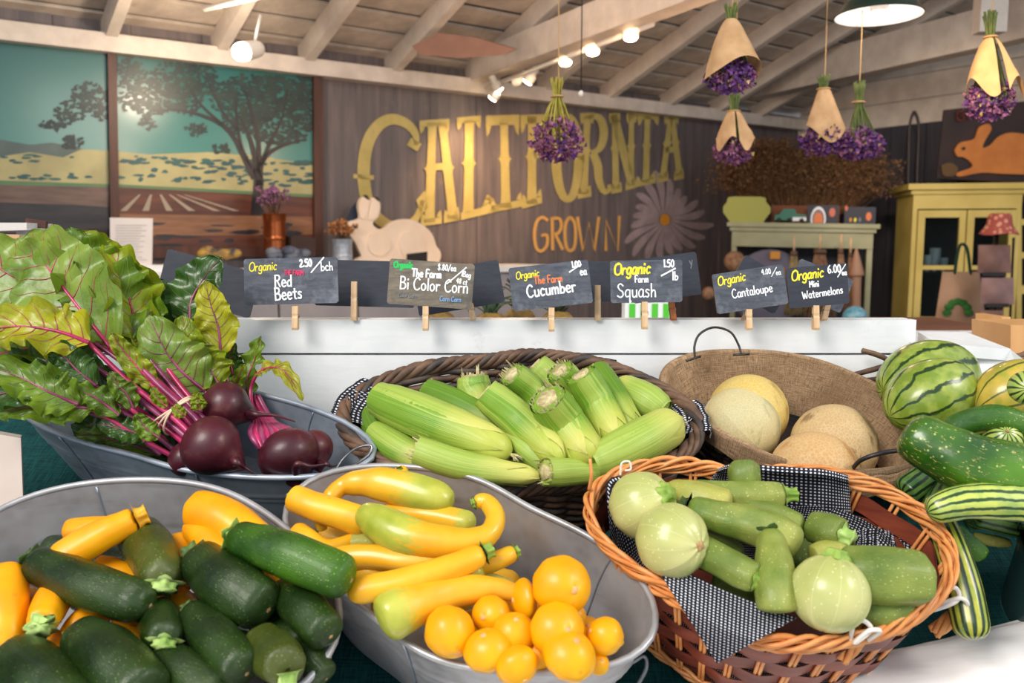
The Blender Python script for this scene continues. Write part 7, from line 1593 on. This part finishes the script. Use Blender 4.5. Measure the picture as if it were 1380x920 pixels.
# second cabinet / shelf unit at the frame edge
c2r = thing('shelf_unit', 'mustard yellow open shelf unit cut by the right edge', 'shelf', at(1395, 430, 5.4))
for (x0, x1, y0, y1) in ((1370, 1377, 262, 470), (1377, 1440, 295, 303), (1377, 1440, 340, 348), (1377, 1440, 385, 396), (1368, 1440, 246, 262)):
    m = MB(); m.poly([at(x, y, 5.9) for x, y in ((x0, y0), (x1, y0), (x1, y1), (x0, y1))], V((0, .16, 0))); m.build('shelf_board' if x1 - x0 > 20 else 'upright', yel_, c2r, False)
# rabbit picture above the cabinet
pf = thing('rabbit_picture', 'dark picture of an orange rabbit hanging above the yellow cabinet', 'picture', at(1330, 240, 6.3)); Yr = 6.25
def rp_(name, pts, mt, d, n=0):
    P = smooth(pts + [pts[0]], n)[:-1] if n else pts; m = MB(); m.poly([at(x, y, Yr - d) for x, y in P], V((0, .012, 0))); m.build(name, mt, pf, False)
rp_('panel', [(1272, 148), (1440, 130), (1440, 250), (1262, 240)], plain('dark_brown_panel', srgb(38, 26, 26), srgb(54, 34, 30), 5, .6), 0)
obr = plain('orange_brown_paint', srgb(186, 110, 46), srgb(200, 124, 56), 8, .6)
def c3(x, y): return (920 + x / 2.967, y / 2.967)
rp_('rabbit_shape', [c3(*p) for p in ((1088, 600), (1110, 570), (1165, 555), (1185, 510), (1220, 495), (1235, 515), (1210, 560), (1200, 590), (1230, 580), (1265, 545), (1320, 530), (1400, 550), (1440, 620), (1430, 690), (1300, 695), (1200, 690), (1110, 705), (1100, 690), (1160, 665), (1130, 630), (1100, 625))], obr, .02, 90)
rp_('rabbit_eye', [c3(1118, 590), c3(1128, 586), c3(1132, 596), c3(1122, 600)], blk, .035)
rp_('basket_shape', [c3(*p) for p in ((1035, 660), (1070, 650), (1100, 670), (1090, 700), (1045, 702))], plain('brown_olive_paint', srgb(96, 70, 36), rough=.7), .018, 24)
dred = plain('dark_red_paint', srgb(92, 30, 26), rough=.7)
for i, pts in enumerate(([(1100, 445), (1100, 480)], [(1100, 445), (1125, 448), (1122, 462), (1100, 462), (1128, 468), (1125, 480), (1100, 482)], [(1145, 440), (1145, 478)], [(1145, 458), (1168, 456)], [(1168, 436), (1168, 476)], [(1190, 434), (1190, 474), (1210, 472)])):
    m = MB()
    for k_ in range(len(pts) - 1):
        (xa, ya), (xb, yb) = pts[k_], pts[k_ + 1]; dx, dy = xb - xa, yb - ya; l = math.hypot(dx, dy); nx, ny = -dy / l * 3, dx / l * 3
        m.poly([at(*c3(x, y), Yr - .02) for x, y in ((xa + nx, ya + ny), (xb + nx, yb + ny), (xb - nx, yb - ny), (xa - nx, ya - ny))], V((0, .01, 0)))
    m.build('faded_lettering', dred, pf, False)
# tote bag, hat and stacked bags on the display rack
tb = thing('tote_bag', 'tan tote bag with a green leafy print and dark green straps', 'bag', at(1295, 440, 4.6)); tanb = plain('tan_canvas', srgb(182, 142, 112), srgb(196, 156, 126), 8, .9); Yt = 4.6
m = MB(); m.grid(lambda u, v: at(1270 + u * 50 - v * 12 + v * u * 22, 366 + v * 78, Yt - .05 * math.sin(u * PI) * math.sin(v * PI)) , 16, 12); m.grid(lambda u, v: at(1320 + 10 * v - u * (50 + 22 * v), 366 + v * 78, Yt + .05 + .02 * math.sin(u * PI)), 16, 12); m.build('bag_body', tanb, tb)
lfg = plain('green_print_leaf', srgb(40, 96, 36), srgb(60, 124, 50), 20, .8)
for i in range(7):
    a = PI * (.05 + .9 * i / 6); x, y = 1291 + 15 * math.cos(a), 424 - 18 * math.sin(a); m = MB(); m.sphere(at(x, y, Yt - .055), (.026, .006, .018), 10, 6); m.build('printed_leaf', lfg, tb)
for dx, dy_ in ((0, 0), (8, .05)):
    m = MB(); sweep(m, [at(1286, 370, Yt + dy_), at(1292, 335, Yt + dy_), at(1298, 329, Yt + dy_), at(1304, 338, Yt + dy_), at(1308, 370, Yt + dy_)], [.008], n=20, k=6); m.build('strap', plain('dark_green_webbing', srgb(20, 64, 48), rough=.8), tb)
rk = thing('display_rack', 'wire rack holding the pink hat and the stacked bags', 'rack', at(1342, 455, 4.4)); m = MB(); tube(m, at(1344, 300, 4.45), at(1340, 470, 4.45), .008); tube(m, at(1366, 320, 4.45), at(1360, 460, 4.45), .006); m.build('frame_wire', blk, rk)
pinkm = NT('pink_floral_fabric'); fc = pinkm.mix(pinkm.ramp(pinkm.voro(36), [(.25, 1.), (.45, 0.)]), srgb(176, 84, 72), srgb(226, 160, 130)); pinkm = pinkm.fin(fc, .85)
ht = thing('bucket_hat', 'pink floral bucket hat on top of the rack before the cabinet', 'hat', at(1345, 316, 4.4)); hc = at(1346, 316, 4.4); R = pxr(hc, 24)
prof = [(0.02, 1.18), (.42, 1.18), (.58, 1.1), (.66, .6), (.72, .45), (.9, .2), (1.02, .02), (1.0, .0)]
m = MB(); m.grid(lambda u, v: hc + V((math.cos(u * 6.2832), math.sin(u * 6.2832), 0)) * R * pw([p[0] for p in prof], v) + UP * R * (pw([p[1] for p in prof], v) + .05 * math.sin(3 * u * 6.28) * v), 32, 30); m.build('crown_and_brim', pinkm, ht)
mauve = plain('mauve_brown_canvas', srgb(126, 92, 84), srgb(150, 112, 100), 10, .85); mauve2 = plain('mauve_canvas', srgb(146, 112, 108), srgb(164, 128, 122), 10, .85)
for i, (x0, x1, y0, y1, mt_, l) in enumerate(((1318, 1362, 330, 368, mauve, 'mauve brown bag hanging directly under the pink hat'), (1322, 1366, 374, 410, mauve2, 'middle mauve bag on the rack below the hat'), (1320, 1352, 418, 450, mauve, 'lowest mauve bag on the rack beside the tote'))):
    r0 = thing('small_bag', l, 'bag', at((x0 + x1) / 2, y1, 4.42), 'mauve bags on the display rack')
    m = MB(); m.grid(lambda u, v: at(x0 + (x1 - x0) * u + 4 * (v - .5) * (u - .5), y0 + (y1 - y0) * v, 4.38 - .04 * math.sin(u * PI) * math.sin(v * PI)), 12, 10); m.grid(lambda u, v: at(x1 - (x1 - x0) * u, y0 + (y1 - y0) * v, 4.44), 12, 10); m.build('pouch', mt_, r0)
    m = MB(); m.grid(lambda u, v: at(x0 + 6 + (x1 - x0 - 12) * u, y1 - 1 + 5 * v, 4.36), 6, 3); m.build('black_trim', blk, r0)
# wooden boxes at the lower right behind the stand
oak = m_wood('light_oak', srgb(206, 150, 92), srgb(226, 174, 116), .5, (10, 10, 2)); brn = m_wood('brown_crate_wood', srgb(96, 56, 38), srgb(124, 76, 52), .6, (3, 10, 10))
def pbox(name, label, x0, x1, y0, y1, Y, dp, mt, cat='crate'):
    m = MB(); m.poly([at(x, y, Y) for x, y in ((x0, y0), (x1, y0), (x1, y1), (x0, y1))], V((0, dp, 0))); return m.build(name, mt, None, False, label, cat)
pbox('oak_box', 'light oak box at the right edge above the melons', 1362, 1460, 438, 480, 1.75, .15, oak); pbox('wooden_post', 'orange brown wooden corner of a crate left of the oak box', 1350, 1362, 427, 466, 2.1, .12, oak, 'crate'); pbox('wooden_crate', 'brown wooden crate behind the white ledge at the right', 1237, 1356, 444, 500, 2.3, .4, brn)
# dark leaves of the low bunch filling the inside of the tub
for pts_, w_, mt_ in (([(250, 625, 1.24), (200, 605, 1.25), (150, 590, 1.25), (95, 572, 1.25)], 26, 'leaf_dark'), ([(240, 605, 1.27), (200, 585, 1.28), (150, 570, 1.28), (100, 560, 1.28)], 28, 'leaf_dark'),
                      ([(215, 612, 1.22), (180, 600, 1.22), (140, 590, 1.22), (100, 584, 1.22)], 15, 'leaf_mid'), ([(260, 600, 1.29), (240, 580, 1.30), (215, 560, 1.30), (180, 545, 1.30)], 26, 'leaf_dark')):
    leaf(b3, pts_, w_, mt_, (0, -.8, .7), None, .0026, .15, .010, smt='stalk2')
